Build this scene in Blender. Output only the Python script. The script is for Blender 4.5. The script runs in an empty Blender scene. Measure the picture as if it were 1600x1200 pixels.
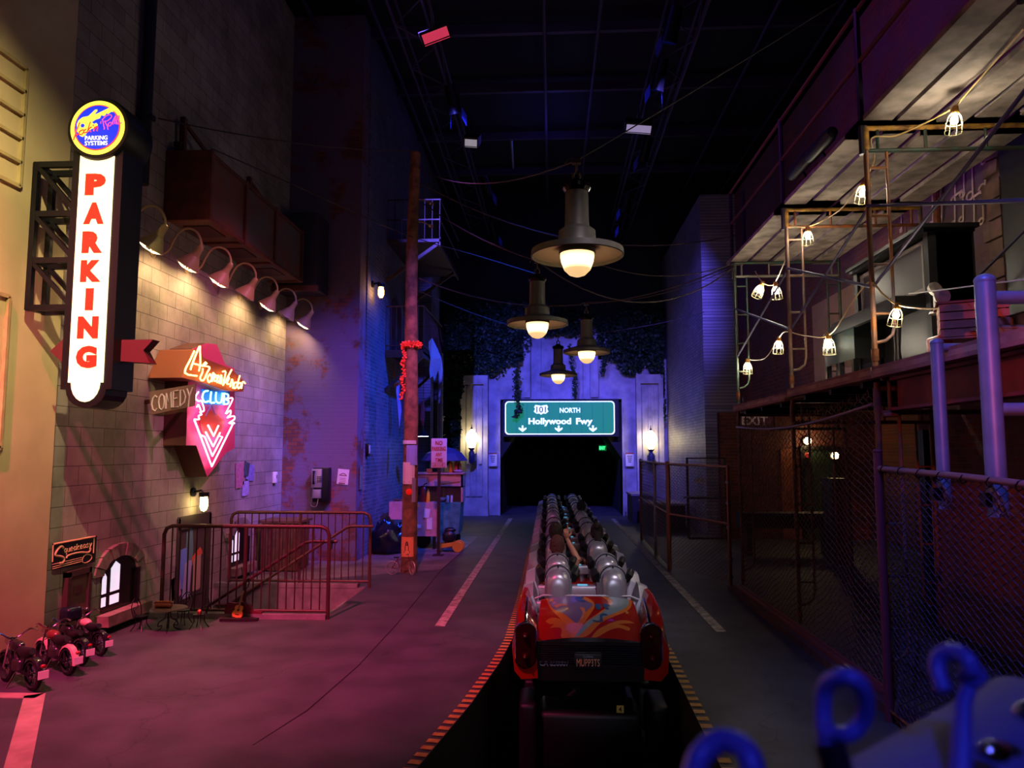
import bpy, bmesh, math, random
from mathutils import Vector, Matrix, Euler
from mathutils.geometry import tessellate_polygon
random.seed(11)
PI = math.pi
sc = bpy.context.scene
col = sc.collection
R = math.radians

# ------------------------------------------------------------------ camera
F = 1150.0; CH = 2.0
TH = math.atan(105 / F); PS = math.atan(62 * math.cos(TH) / F)
cam = bpy.data.cameras.new('camera'); cam_o = bpy.data.objects.new('camera', cam); col.objects.link(cam_o)
cam.sensor_width = 36; cam.lens = 36 * F / 1600
cam.clip_start = 0.05
cam_o.location = (0, 0, CH); cam_o.rotation_euler = (PI / 2 + TH, 0, PS)
cam.dof.use_dof = True; cam.dof.focus_distance = 8.5; cam.dof.aperture_fstop = 3.4
sc.camera = cam_o
sc.view_settings.view_transform = 'Standard'; sc.view_settings.look = 'None'
sc.view_settings.gamma = 1; sc.view_settings.exposure = 0.18; sc.view_settings.use_curve_mapping = False

# ------------------------------------------------------------------ world: unlit navy darkness of the show building
w = bpy.data.worlds.new('world'); sc.world = w; w.use_nodes = True
w.node_tree.nodes['Background'].inputs[0].default_value = (0.06, 0.055, 0.55, 1)
w.node_tree.nodes['Background'].inputs[1].default_value = 0.012
sc.cycles.use_denoising = True
sc.cycles.max_bounces = 5; sc.cycles.diffuse_bounces = 2; sc.cycles.glossy_bounces = 2
sc.cycles.sample_clamp_indirect = 3.0

def spot(loc, tgt, color, power, angle, blend=0.6, rad=0.06):
    l = bpy.data.lights.new('stage_or_fill_spot', 'SPOT'); l.color = color; l.energy = power
    l.spot_size = R(angle); l.spot_blend = blend; l.shadow_soft_size = rad
    o = bpy.data.objects.new('stage_or_fill_spot', l); col.objects.link(o); o.location = loc
    o.rotation_euler = (Vector(tgt) - Vector(loc)).to_track_quat('-Z', 'Y').to_euler()
    return o
BLUE = (0.04, 0.07, 1.0); VIO = (0.30, 0.10, 1.0); PINK = (1.0, 0.10, 0.32); WARM = (1.0, 0.72, 0.30); AMB = (1.0, 0.42, 0.22); MAG=(1.0,0.05,0.22)
# stage lights up by the two lighting trusses, plus added fill spots without fixtures
spot((-2.35, 12.0, 8.9), (-0.9, 23.2, 2.6), (0.09, 0.09, 1.0), 8500, 40, 1.0)
spot((2.25, 12.0, 8.9), (2.2, 23.2, 2.4), (0.15, 0.11, 1.0), 5000, 38, 1.0)
spot((2.25, 12.0, 8.9), (-3.57, 15.6, 2.0), (0.01, 0.08, 1.0), 6500, 40, 1.0)
spot((1.0, 6.0, 8.9), (-4.1, 13.6, 2.4), (0.34, 0.13, 1.0), 4200, 24, 1.0)
spot((2.25, 8.0, 8.9), (-5.0, 12.3, 2.0), (0.18, 0.13, 1.0), 6000, 18, 1.0)
spot((-3.9, 1.6, 8.9), (-3.1, 7.4, 0.0), (1.0, 0.07, 0.25), 10500, 39, 1.0)
spot((-1.6, 6.5, 8.9), (-2.6, 13.4, 0.2), (1.0, 0.16, 0.44), 2600, 34, 1.0)
spot((-2.35, 11.0, 8.9), (4.4, 14.0, 3.9), (0.20, 0.11, 1.0), 4200, 22, 1.0)
spot((-2.35, 6.0, 8.9), (4.4, 8.8, 6.2), (0.40, 0.06, 0.85), 550, 56, 1.0)
spot((-2.35, 10.0, 8.9), (4.0, 20.5, 1.6), (0.24, 0.16, 1.0), 1500, 15, 1.0)
spot((0.6, -1.8, 3.1), (4.4, 6.2, 2.1), (1.0, 0.14, 0.14), 1300, 24, 1.0)  # added red fill from behind the rider, lifts the brick under the deck
spot((-1.2, 1.0, 7.5), (-4.9, 5.6, 4.0), (1.0, 0.86, 0.44), 3000, 34, 1.0)  # added warm spot, stands in for a lit sign behind the camera
spot((0.3, -1.6, 3.3), (0.34, 6.7, 0.42), (0.85, 0.80, 1.0), 330, 13, 0.8)  # added low fill from behind the rider, brightens the car's grille and tail
spot((0.2, 1.0, 7.0), (2.8, 4.6, 1.7), (0.16, 0.18, 1.0), 1300, 34, 1.0)
spot((1.6, 2.4, 8.0), (0.4, 8.6, 0.5), (0.95, 0.78, 0.95), 1000, 20, 1.0)  # added neutral spot to brighten the train ahead
spot((0.1, -0.7, 2.9), (0.5, 0.65, 1.6), (0.12, 0.13, 1.0), 34, 40, 1.0)  # added blue fill for the rider train's handles and seat
spot((1.6, 6.5, 8.9), (-5.0, 10.9, 2.0), (1.0, 0.22, 0.55), 2300, 30, 1.0)  # added pink spot, imitates the neon glow on the block wall
def wash(loc, color, power):
    l = bpy.data.lights.new('added_blue_fill', 'POINT'); l.color = color; l.energy = power; l.shadow_soft_size = .5
    o = bpy.data.objects.new('added_blue_fill', l); col.objects.link(o); o.location = loc
for x, y in ((-3.2, 4), (3.2, 4), (0, 10.5), (0, 18)): wash((x, y, 9.6), (0.10, 0.09, 1.0), 12)  # added points without fixtures, give the room its navy ambient

# ------------------------------------------------------------------ geometry helpers
def ray(px, py):
    a = (px - 800) / F; b = (600 - py) / F
    f = math.cos(TH) - b * math.sin(TH); u = math.sin(TH) + b * math.cos(TH)
    return Vector((a * math.cos(PS) - f * math.sin(PS), a * math.sin(PS) + f * math.cos(PS), u))
def at(px, py, X=None, Y=None, Z=None):
    d = ray(px, py)
    t = (Z - CH) / d.z if Z is not None else (Y / d.y if Y is not None else X / d.x)
    return Vector((0, 0, CH)) + d * t
def at_plane(px, py, p0, n):
    d = ray(px, py); o = Vector((0, 0, CH)); n = Vector(n)
    return o + d * ((Vector(p0) - o).dot(n) / d.dot(n))

class MB:
    def __init__(s): s.v = []; s.f = []; s.mi = []; s.sm = []; s.m = 0; s.M = None
    def add(s, vs, fs, smooth=False):
        n = len(s.v)
        for p in vs:
            p = Vector(p)
            s.v.append(s.M @ p if s.M else p)
        for f in fs:
            s.f.append([i + n for i in f]); s.mi.append(s.m); s.sm.append(smooth)
        return s
    def box(s, a, b):
        x0, y0, z0 = [min(p, q) for p, q in zip(a, b)]; x1, y1, z1 = [max(p, q) for p, q in zip(a, b)]
        return s.add([(x0,y0,z0),(x1,y0,z0),(x1,y1,z0),(x0,y1,z0),(x0,y0,z1),(x1,y0,z1),(x1,y1,z1),(x0,y1,z1)],
                     [(0,3,2,1),(4,5,6,7),(0,1,5,4),(1,2,6,5),(2,3,7,6),(3,0,4,7)])
    def cbox(s, c, d): return s.box([c[i]-d[i]/2 for i in range(3)], [c[i]+d[i]/2 for i in range(3)])
    def rbox(s, c, d, r=0.02, seg=3):       # rounded box by superellipse-like bevel
        bm = bmesh.new(); bmesh.ops.create_cube(bm, size=1)
        for v in bm.verts: v.co = Vector((v.co.x*d[0], v.co.y*d[1], v.co.z*d[2]))
        bmesh.ops.bevel(bm, geom=list(bm.edges), offset=min(r, min(d)/2.01), segments=seg, affect='EDGES', profile=0.5)
        bm.verts.index_update()
        s.add([v.co + Vector(c) for v in bm.verts], [[v.index for v in f.verts] for f in bm.faces], True); bm.free(); return s
    def bar(s, p, q, wd, h, up=(0,0,1)):
        p = Vector(p); q = Vector(q); d = (q-p).normalized(); up = Vector(up)
        if abs(d.dot(up)) > 0.98: up = Vector((0,1,0))
        u = d.cross(up).normalized(); v = u.cross(d).normalized(); u *= wd/2; v *= h/2
        return s.add([p-u-v,p+u-v,p+u+v,p-u+v,q-u-v,q+u-v,q+u+v,q-u+v],[(3,2,1,0),(4,5,6,7),(0,1,5,4),(1,2,6,5),(2,3,7,6),(3,0,4,7)])
    def tube(s, pts, r, n=8, closed=False, cap=True):
        pts = [Vector(p) for p in pts]; k = len(pts); rs = r if isinstance(r, (list, tuple)) else [r]*k
        vs = []; u = None
        for i, p in enumerate(pts):
            if closed: t = pts[(i+1)%k]-pts[i-1]
            else: t = pts[min(i+1,k-1)]-pts[max(i-1,0)]
            t.normalize()
            if u is None:
                u = t.cross(Vector((0.13,0.21,1))); 
                if u.length < 0.1: u = t.cross(Vector((1,0.1,0)))
            u = (u - t*u.dot(t)).normalized(); v = t.cross(u)
            for j in range(n):
                a = 2*PI*j/n; vs.append(p + (u*math.cos(a)+v*math.sin(a))*rs[i])
        fs = []
        for i in range(k if closed else k-1):
            i2 = (i+1) % k
            for j in range(n): fs.append((i*n+j, i*n+(j+1)%n, i2*n+(j+1)%n, i2*n+j))
        if cap and not closed: fs.append(tuple(range(n-1,-1,-1))); fs.append(tuple((k-1)*n+j for j in range(n)))
        return s.add(vs, fs, True)
    def cyl(s, p, q, r, r2=None, n=16): return s.tube([p, q], [r, r if r2 is None else r2], n)
    def lathe(s, prof, c=(0,0,0), n=28, axis=(0,0,1), closed=False):
        ax = Vector(axis).normalized(); u = ax.cross(Vector((0,1,0)) if abs(ax.y) < .9 else Vector((1,0,0))).normalized(); v = ax.cross(u)
        c = Vector(c); vs = []
        for r_, z_ in prof:
            for j in range(n):
                a = 2*PI*j/n; vs.append(c + ax*z_ + (u*math.cos(a)+v*math.sin(a))*r_)
        fs = [(i*n+j, i*n+(j+1)%n, (i+1)*n+(j+1)%n, (i+1)*n+j) for i in range(len(prof)-1) for j in range(n)]
        return s.add(vs, fs, True)
    def prism(s, poly, n, smooth=False):    # poly: 3D points (planar), n: extrusion vector
        n = Vector(n); k = len(poly); vs = [Vector(p) for p in poly]; vs2 = [p+n for p in vs]
        return s.add(vs+vs2, [tuple(range(k-1,-1,-1)), tuple(range(k,2*k))] + [(i,(i+1)%k,k+(i+1)%k,k+i) for i in range(k)], smooth)
    def ball(s, c, r, sx=1, sy=1, sz=1, n=12):
        prof = [(max(1e-4, r*math.sin(PI*i/n)), -r*math.cos(PI*i/n)) for i in range(n+1)]
        m = MB().lathe(prof, (0,0,0), n=max(10,n+4))
        return s.add([Vector((p.x*sx,p.y*sy,p.z*sz))+Vector(c) for p in m.v], m.f, True)
    def loft(s, rings, cap=True, smooth=True):
        k = len(rings[0]); vs = [p for r_ in rings for p in r_]
        fs = [(i*k+j, i*k+(j+1)%k, (i+1)*k+(j+1)%k, (i+1)*k+j) for i in range(len(rings)-1) for j in range(k)]
        if cap: fs += [tuple(range(k-1,-1,-1)), tuple((len(rings)-1)*k+j for j in range(k))]
        return s.add(vs, fs, smooth)
    def build(s, name, mat, parent=None, fix=True, remesh=0, modifiers=None):
        me = bpy.data.meshes.new(name)
        W = Matrix(); p = parent
        while p is not None: W = p.matrix_basis @ W; p = p.parent
        Wi = W.inverted() if parent is not None else None
        me.from_pydata([tuple(Wi @ v if Wi else v) for v in s.v], [], s.f)
        mats = mat if isinstance(mat, (list, tuple)) else [mat]
        for m in mats: me.materials.append(m)
        for i, pl in enumerate(me.polygons): pl.material_index = s.mi[i]; pl.use_smooth = s.sm[i]
        if fix:
            bm = bmesh.new(); bm.from_mesh(me); bmesh.ops.recalc_face_normals(bm, faces=bm.faces); bm.to_mesh(me); bm.free()
        if any(s.sm): 
            try: me.set_sharp_from_angle(angle=R(40))
            except Exception: pass
        o = bpy.data.objects.new(name, me); col.objects.link(o)
        if remesh:
            md = o.modifiers.new('r', 'REMESH'); md.mode = 'VOXEL'; md.voxel_size = remesh; md.use_smooth_shade = True
            sm = o.modifiers.new('s', 'SMOOTH'); sm.factor = .5; sm.iterations = 3
            dg = bpy.context.evaluated_depsgraph_get(); dg.update()
            me2 = bpy.data.meshes.new_from_object(o.evaluated_get(dg)); o.modifiers.clear(); o.data = me2
            for pl in me2.polygons: pl.use_smooth = True
            if not me2.materials: me2.materials.append(mats[0])
        o.parent = parent
        return o

def tag(o, label=None, cat=None, group=None, kind=None):
    if label: o['label'] = label
    if cat: o['category'] = cat
    if group: o['group'] = group
    if kind: o['kind'] = kind
    return o
def thing(name, label, cat, loc=(0,0,0), rz=0, group=None):
    o = bpy.data.objects.new(name, None); o.empty_display_size = .1; col.objects.link(o)
    o.location = loc; o.rotation_euler = (0,0,rz)
    o.matrix_basis = Matrix.Translation(Vector(loc)) @ Matrix.Rotation(rz, 4, 'Z')
    return tag(o, label, cat, group)
def struct(name, mb, mat, **k): return tag(mb.build(name, mat, **k), kind='structure')
def dup(root, loc=None, rot=None, label=None, group=None):
    r = root.copy(); col.objects.link(r)
    if loc is not None: r.location = loc
    if rot is not None: r.rotation_euler = rot
    if label: r['label'] = label
    if group: r['group'] = group
    for ch in root.children:
        c = ch.copy(); col.objects.link(c); c.parent = r
        for g in ch.children: d = g.copy(); col.objects.link(d); d.parent = c
    return r

# ------------------------------------------------------------------ text
def frame(o, u, v):
    u = Vector(u).normalized(); v = Vector(v).normalized(); n = u.cross(v)
    return Matrix(((u.x,v.x,n.x,o[0]),(u.y,v.y,n.y,o[1]),(u.z,v.z,n.z,o[2]),(0,0,0,1)))
def text(txt, fr, wd, h, mat, name, parent, bold=0.0, ext=0.004, rot=0, shear=0, label=None):
    cu = bpy.data.curves.new('t', 'FONT'); cu.body = txt; cu.extrude = 0.01; cu.offset = bold; cu.shear = shear
    cu.align_x = 'CENTER'; cu.align_y = 'CENTER'; cu.resolution_u = 3
    o = bpy.data.objects.new('t', cu); col.objects.link(o)
    dg = bpy.context.evaluated_depsgraph_get(); dg.update()
    me = bpy.data.meshes.new_from_object(o.evaluated_get(dg)); bpy.data.objects.remove(o)
    xs = [v.co.x for v in me.vertices]; ys = [v.co.y for v in me.vertices]
    cx, cy = (min(xs)+max(xs))/2, (min(ys)+max(ys))/2; sx = wd/(max(xs)-min(xs)); sy = h/(max(ys)-min(ys))
    M = fr @ Matrix.Rotation(rot, 4, 'Z')
    mb = MB(); mb.add([M @ Vector(((v.co.x-cx)*sx, (v.co.y-cy)*sy, ext if v.co.z > 0 else 0)) for v in me.vertices], [list(p.vertices) for p in me.polygons])
    bpy.data.meshes.remove(me)
    ob = mb.build(name, mat, parent)
    if label: ob['label'] = label
    return ob
# single stroke letters for hand lettering and neon (x 0..1, y 0..1)
ST = {'A':[[(0,0),(.5,1),(1,0)],[(.2,.4),(.8,.4)]],'C':[[(.95,.85),(.6,1),(.2,.85),(0,.5),(.2,.12),(.6,0),(.95,.15)]],
 'O':[[(.5,1),(.1,.8),(0,.5),(.15,.12),(.5,0),(.85,.15),(1,.5),(.9,.82),(.5,1)]],'M':[[(0,0),(.12,1),(.5,.35),(.88,1),(1,0)]],
 'E':[[(.95,1),(.1,1),(.05,0),(.95,0)],[(.08,.52),(.75,.55)]],'D':[[(.05,0),(.1,1),(.6,.95),(1,.55),(.8,.2),(.05,0)]],
 'Y':[[(0,1),(.45,.5)],[(1,1),(.45,.5),(.25,-.15)]],'L':[[(.1,1),(.1,0),(.85,0)]],'U':[[(.05,1),(.05,.3),(.3,0),(.65,0),(.9,.3),(.9,1)]],
 'B':[[(.05,0),(.05,1),(.65,1),(.85,.78),(.65,.55),(.05,.52)],[(.65,.55),(.95,.3),(.7,0),(.05,0)]],
 's':[[(.85,.5),(.5,.62),(.15,.48),(.5,.3),(.85,.15),(.5,0),(.1,.1)]],'q':[[(.9,.55),(.5,.65),(.1,.4),(.3,.05),(.85,.15)],[(.9,.6),(.85,-.4)]],
 'u':[[(.05,.62),(.1,.15),(.45,0),(.85,.15)],[(.9,.62),(.9,0)]],'e':[[(.1,.35),(.9,.38),(.75,.6),(.4,.65),(.1,.4),(.25,.05),(.85,.1)]],
 'a':[[(.85,.55),(.4,.65),(.08,.35),(.3,.02),(.85,.2)],[(.88,.62),(.9,0)]],'k':[[(.1,1),(.1,0)],[(.85,.62),(.15,.3),(.9,0)]],
 'y':[[(.05,.62),(.4,.1)],[(.9,.62),(.4,.1),(.1,-.4)]],'o':[[(.5,.62),(.1,.35),(.35,0),(.85,.2),(.8,.55),(.5,.62)]],
 'c':[[(.85,.5),(.45,.62),(.08,.3),(.4,0),(.85,.12)]],'l':[[(.2,0),(.75,.85),(.5,1),(.3,.4),(.5,0)]],'n':[[(.1,0),(.15,.6)],[(.15,.45),(.5,.62),(.8,.5),(.85,0)]],
 "'":[[(.5,1),(.35,.75)]],'R':[[(.1,0),(.15,1)],[(0,.85),(.5,1),(.9,.8),(.15,.45),(.95,0)]],'r':[[(.1,0),(.15,.6)],[(.15,.4),(.5,.6),(.8,.55)]],
 'd':[[(.8,.5),(.4,.62),(.08,.3),(.4,0),(.85,.2)],[(.95,1),(.85,0)]],'V':[[(0,1),(.35,0),(1,1)]],'N':[[(0,0),(0,1),(1,0),(1,1)]],'z':[[(.1,.6),(.8,.6),(.1,0),(.85,0)]]}
def strokes(txt, fn, adv=1.25, sp=0.6):
    out = []; x = 0
    for ch in txt:
        if ch == ' ': x += sp; continue
        for s_ in ST[ch]: out.append([(x+a, b) for a, b in s_])
        x += adv
    tot = x - (adv-1)
    return [[fn(a/tot, b) for a, b in s_] for s_ in out]
def smoothpts(p, n=3):
    p = [Vector(q) for q in p]
    if len(p) < 3: return p
    out = []
    for i in range(len(p)-1):
        a = p[max(i-1,0)]; b = p[i]; c = p[i+1]; d = p[min(i+2,len(p)-1)]
        for k in range(n):
            t = k/n; out.append(0.5*((2*b)+(c-a)*t+(2*a-5*b+4*c-d)*t*t+(3*b-a-3*c+d)*t**3))
    out.append(p[-1]); return out
def sag(a, b, dip, n=14):
    a = Vector(a); b = Vector(b)
    return [a.lerp(b, i/n) - Vector((0,0,dip*4*(i/n)*(1-i/n))) for i in range(n+1)]

# ------------------------------------------------------------------ materials
def lin(c):
    if isinstance(c, str): c = tuple(int(c[i:i+2], 16)/255 for i in (0, 2, 4))
    return tuple(x/12.92 if x <= .04045 else ((x+.055)/1.055)**2.4 for x in c) + (1,)
_mc = {}
def mat(name, c, rough=.6, metal=0, var=0.0, scale=6, bump=0, emit=0, ecol=None, coat=0, dark=None, trans=0):
    if name in _mc: return _mc[name]
    m = bpy.data.materials.new(name); m.use_nodes = True; nt = m.node_tree; b = nt.nodes['Principled BSDF']
    b.inputs['Base Color'].default_value = lin(c); b.inputs['Roughness'].default_value = rough; b.inputs['Metallic'].default_value = metal
    if coat: b.inputs['Coat Weight'].default_value = coat; b.inputs['Coat Roughness'].default_value = .08
    if trans: b.inputs['Transmission Weight'].default_value = trans
    if emit: b.inputs['Emission Color'].default_value = lin(ecol or c); b.inputs['Emission Strength'].default_value = emit
    if var or bump or dark:
        tc = nt.nodes.new('ShaderNodeTexCoord'); ns = nt.nodes.new('ShaderNodeTexNoise'); ns.inputs['Scale'].default_value = scale; ns.inputs['Detail'].default_value = 6
        nt.links.new(tc.outputs['Object'], ns.inputs['Vector'])
        if var or dark:
            rp = nt.nodes.new('ShaderNodeValToRGB'); nt.links.new(ns.outputs[0], rp.inputs[0])
            c1 = lin(c); c0 = lin(dark) if dark else tuple(x*(1-var) for x in c1[:3])+(1,)
            rp.color_ramp.elements[0].position = .36; rp.color_ramp.elements[0].color = c0
            rp.color_ramp.elements[1].position = .62; rp.color_ramp.elements[1].color = tuple(min(1,x*(1+var*.5)) for x in c1[:3])+(1,)
            nt.links.new(rp.outputs[0], b.inputs['Base Color'])
        if bump:
            bp = nt.nodes.new('ShaderNodeBump'); bp.inputs['Strength'].default_value = bump; bp.inputs['Distance'].default_value = .02
            nt.links.new(ns.outputs[0], bp.inputs['Height']); nt.links.new(bp.outputs[0], b.inputs['Normal'])
    _mc[name] = m; return m
def brick(name, c1, c2, mortar, bw, bh, ax='y', ms=.008, rough=.85, paint=None, pmask=(.45,.55), pscale=.6, bias=0, blotch=.35, bump=.5):
    m = bpy.data.materials.new(name); m.use_nodes = True; nt = m.node_tree; N = nt.nodes.new; L = nt.links.new; b = nt.nodes['Principled BSDF']
    b.inputs['Roughness'].default_value = rough
    tc = N('ShaderNodeTexCoord'); sx = N('ShaderNodeSeparateXYZ'); cx = N('ShaderNodeCombineXYZ'); L(tc.outputs['Object'], sx.inputs[0])
    L(sx.outputs['Y' if ax == 'y' else 'X'], cx.inputs[0]); L(sx.outputs['Z'], cx.inputs[1])
    bt = N('ShaderNodeTexBrick'); L(cx.outputs[0], bt.inputs['Vector']); bt.inputs['Scale'].default_value = 1
    bt.inputs['Color1'].default_value = lin(c1); bt.inputs['Color2'].default_value = lin(c2); bt.inputs['Mortar'].default_value = lin(mortar)
    bt.inputs['Mortar Size'].default_value = ms; bt.inputs['Brick Width'].default_value = bw; bt.inputs['Row Height'].default_value = bh; bt.inputs['Bias'].default_value = bias
    ns = N('ShaderNodeTexNoise'); ns.inputs['Scale'].default_value = 1.1; ns.inputs['Detail'].default_value = 8; ns.inputs['Roughness'].default_value = .65; L(tc.outputs['Object'], ns.inputs['Vector'])
    mr = N('ShaderNodeMapRange'); L(ns.outputs[0], mr.inputs[0]); mr.inputs[1].default_value = .3; mr.inputs[2].default_value = .7; mr.inputs[3].default_value = 1-blotch; mr.inputs[4].default_value = 1.1
    mx = N('ShaderNodeMixRGB'); mx.blend_type = 'MULTIPLY'; mx.inputs[0].default_value = 1; L(bt.outputs['Color'], mx.inputs[1]); L(mr.outputs[0], mx.inputs[2])
    out = mx.outputs[0]
    hsrc = bt.outputs['Fac']
    if paint:
        n2 = N('ShaderNodeTexNoise'); n2.inputs['Scale'].default_value = pscale; n2.inputs['Detail'].default_value = 7; n2.inputs['Roughness'].default_value = .7; L(tc.outputs['Object'], n2.inputs['Vector'])
        r2 = N('ShaderNodeMapRange'); L(n2.outputs[0], r2.inputs[0]); r2.inputs[1].default_value = pmask[0]; r2.inputs[2].default_value = pmask[1]
        m2 = N('ShaderNodeMixRGB'); L(r2.outputs[0], m2.inputs[0]); m2.inputs[2].default_value = lin(paint); L(out, m2.inputs[1]); out = m2.outputs[0]
    L(out, b.inputs['Base Color'])
    bp = N('ShaderNodeBump'); bp.invert = True; bp.inputs['Strength'].default_value = bump; bp.inputs['Distance'].default_value = .012
    ad = N('ShaderNodeMath'); ad.operation = 'MULTIPLY_ADD'; L(ns.outputs[0], ad.inputs[0]); ad.inputs[1].default_value = -.35; L(hsrc, ad.inputs[2])
    L(ad.outputs[0], bp.inputs['Height']); L(bp.outputs[0], b.inputs['Normal'])
    return m
M_black = mat('black_metal', '0b0b10', .45, .3)
M_dark = mat('dark_paint', '15151c', .6)
M_white = mat('off_white', 'd9d4cc', .6)
M_steel = mat('galvanised_steel', '8f9298', .4, .8, var=.25, scale=14)
M_rust = mat('rusty_steel', '7b4526', .7, .3, var=.5, scale=18, bump=.2)
M_yellow_steel = mat('yellow_worn_steel', 'b8862f', .6, .2, dark='6b4526', scale=12, bump=.15)
M_green_steel = mat('green_worn_steel', '2c473c', .6, .2, dark='3a2a20', scale=9)
M_orange_steel = mat('orange_worn_steel', 'a65a2a', .6, .2, dark='54483c', scale=8)
M_plank = mat('scaffold_plank', '94867a', .85, var=.45, scale=5, bump=.3)
M_ply = mat('plywood', 'a07e6c', .8, var=.35, scale=4, bump=.15)
M_redbeam = mat('red_primer_beam', '6e1a22', .6, var=.3)
M_wood = mat('pole_wood', '7d5138', .85, var=.55, scale=7, bump=.5)
M_brownwood = mat('brown_wood', '5d3c28', .75, var=.4, scale=9)
M_chrome = mat('chrome', 'd8d8dc', .12, 1)
M_rubber = mat('black_rubber', '0c0c0e', .8)
M_paper = mat('paper', 'd9cdd0', .8)
M_ink = mat('dark_ink', '2a2226', .8)
M_wire = mat('cable', '2a2428', .6)
M_lightwire = mat('yellow_cable', 'c9a96a', .5)
# ================================================================== SETTING
LW = -5.0
# street slab with the track slot and the stairwell cut out
slotL = [(-1.15, -1), (-1.1, 2), (-1.02, 3.6), (-.86, 4.83), (-.65, 6.03), (-.5, 7.2), (-.43, 8.03), (-.40, 10), (-.40, 30)]
slotR = [(1.02, -1), (1.05, 4), (1.07, 5.4), (1.12, 7.6), (1.1, 10), (1.1, 30)]
outer = [(-6.5, -3), (9, -3), (9, 31), (-6.5, 31)]
slot = [Vector((x, y, 0)) for x, y in slotR] + [Vector((x, y, 0)) for x, y in reversed(slotL)]
SW = (-5.0, -2.75, 9.0, 10.85)   # stairwell x0,x1,y0,y1
well = [Vector((SW[0], SW[2], 0)), Vector((SW[1], SW[2], 0)), Vector((SW[1], SW[3], 0)), Vector((SW[0], SW[3], 0))]
polys = [[Vector((x, y, 0)) for x, y in outer], slot, well]
tri = tessellate_polygon(polys); allv = [v for p in polys for v in p]
asph = mat('asphalt', '3b3b3f', .62, var=.35, scale=2.2, bump=.35)
nt = asph.node_tree  # fine grit on top of the large blotches
tc = nt.nodes.new('ShaderNodeTexCoord'); n2 = nt.nodes.new('ShaderNodeTexNoise'); n2.inputs['Scale'].default_value = 90; n2.inputs['Detail'].default_value = 3
vr = nt.nodes.new('ShaderNodeTexVoronoi'); vr.feature = 'DISTANCE_TO_EDGE'; vr.inputs['Scale'].default_value = .35
wv = nt.nodes.new('ShaderNodeTexNoise'); wv.inputs['Scale'].default_value = 1.6; wv.inputs['Detail'].default_value = 6
vm = nt.nodes.new('ShaderNodeVectorMath'); vm.operation = 'MULTIPLY_ADD'; vm.inputs[1].default_value = (1.2, 1.2, 1.2)
nt.links.new(tc.outputs['Object'], wv.inputs['Vector']); nt.links.new(wv.outputs[1], vm.inputs[0]); nt.links.new(tc.outputs['Object'], vm.inputs[2]); nt.links.new(vm.outputs[0], vr.inputs['Vector'])
ck = nt.nodes.new('ShaderNodeMapRange'); nt.links.new(vr.outputs[0], ck.inputs[0]); ck.inputs[1].default_value = 0; ck.inputs[2].default_value = .006; ck.inputs[3].default_value = .45; ck.inputs[4].default_value = 1
nt.links.new(tc.outputs['Object'], n2.inputs['Vector'])
g = nt.nodes.new('ShaderNodeMapRange'); nt.links.new(n2.outputs[0], g.inputs[0]); g.inputs[3].default_value = .45; g.inputs[4].default_value = 1.6
mm = nt.nodes.new('ShaderNodeMath'); mm.operation = 'MULTIPLY'; nt.links.new(g.outputs[0], mm.inputs[0]); nt.links.new(ck.outputs[0], mm.inputs[1])
mx = nt.nodes.new('ShaderNodeMixRGB'); mx.blend_type = 'MULTIPLY'; mx.inputs[0].default_value = 1
bs = nt.nodes['Principled BSDF']; src = bs.inputs['Base Color'].links[0].from_socket
nt.links.new(src, mx.inputs[1]); nt.links.new(mm.outputs[0], mx.inputs[2]); nt.links.new(mx.outputs[0], bs.inputs['Base Color'])
fl = MB(); fl.add(allv, [tuple(t) for t in tri])
struct('floor', fl, asph)
seam = [at(395,1165,Z=0), at(480,1110,Z=0), at(560,1040,Z=0), at(620,975,Z=0), at(690,890,Z=0), at(735,850,Z=0)]
pz = [Vector((-4.99, 2.2, 0)), Vector((-2.05, 3.2, 0)), Vector((-2.08, 4.4, 0))] + seam + [Vector((-1.75, 17.5, 0)), Vector((-3.57, 17.5, 0)), Vector((-3.57, 13.49, 0)), Vector((-4.99, 13.49, 0))]
pp = [pz, [Vector((SW[0]+.01, SW[2]-.01, 0)), Vector((SW[1], SW[2]-.01, 0)), Vector((SW[1], SW[3]+.01, 0)), Vector((SW[0]+.01, SW[3]+.01, 0))]]
pl_ = MB(); pl_.add([v+Vector((0,0,.002)) for p in pp for v in p], [tuple(t_) for t_ in tessellate_polygon(pp)])
M_plaza = asph.copy(); M_plaza.name = 'plaza_concrete'
for nd in M_plaza.node_tree.nodes:
    if nd.type == 'VALTORGB': nd.color_ramp.elements[0].color = lin('4e4648'); nd.color_ramp.elements[1].color = lin('6e6466')
struct('floor_plaza', pl_, M_plaza)
# pit under the slot, side walls of slot
pit = MB()
D = -1.35
for pl in (slotL, slotR):
    for (a, b) in zip(pl[:-1], pl[1:]):
        pit.add([(a[0], a[1], 0), (b[0], b[1], 0), (b[0], b[1], D), (a[0], a[1], D)], [(0, 1, 2, 3)])
pit.add([(-1.6, -1, D), (1.6, -1, D), (1.6, 30, D), (-1.6, 30, D)], [(0, 1, 2, 3)])
struct('wall_pit', pit, mat('pit_black', '101014', .9))
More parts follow.
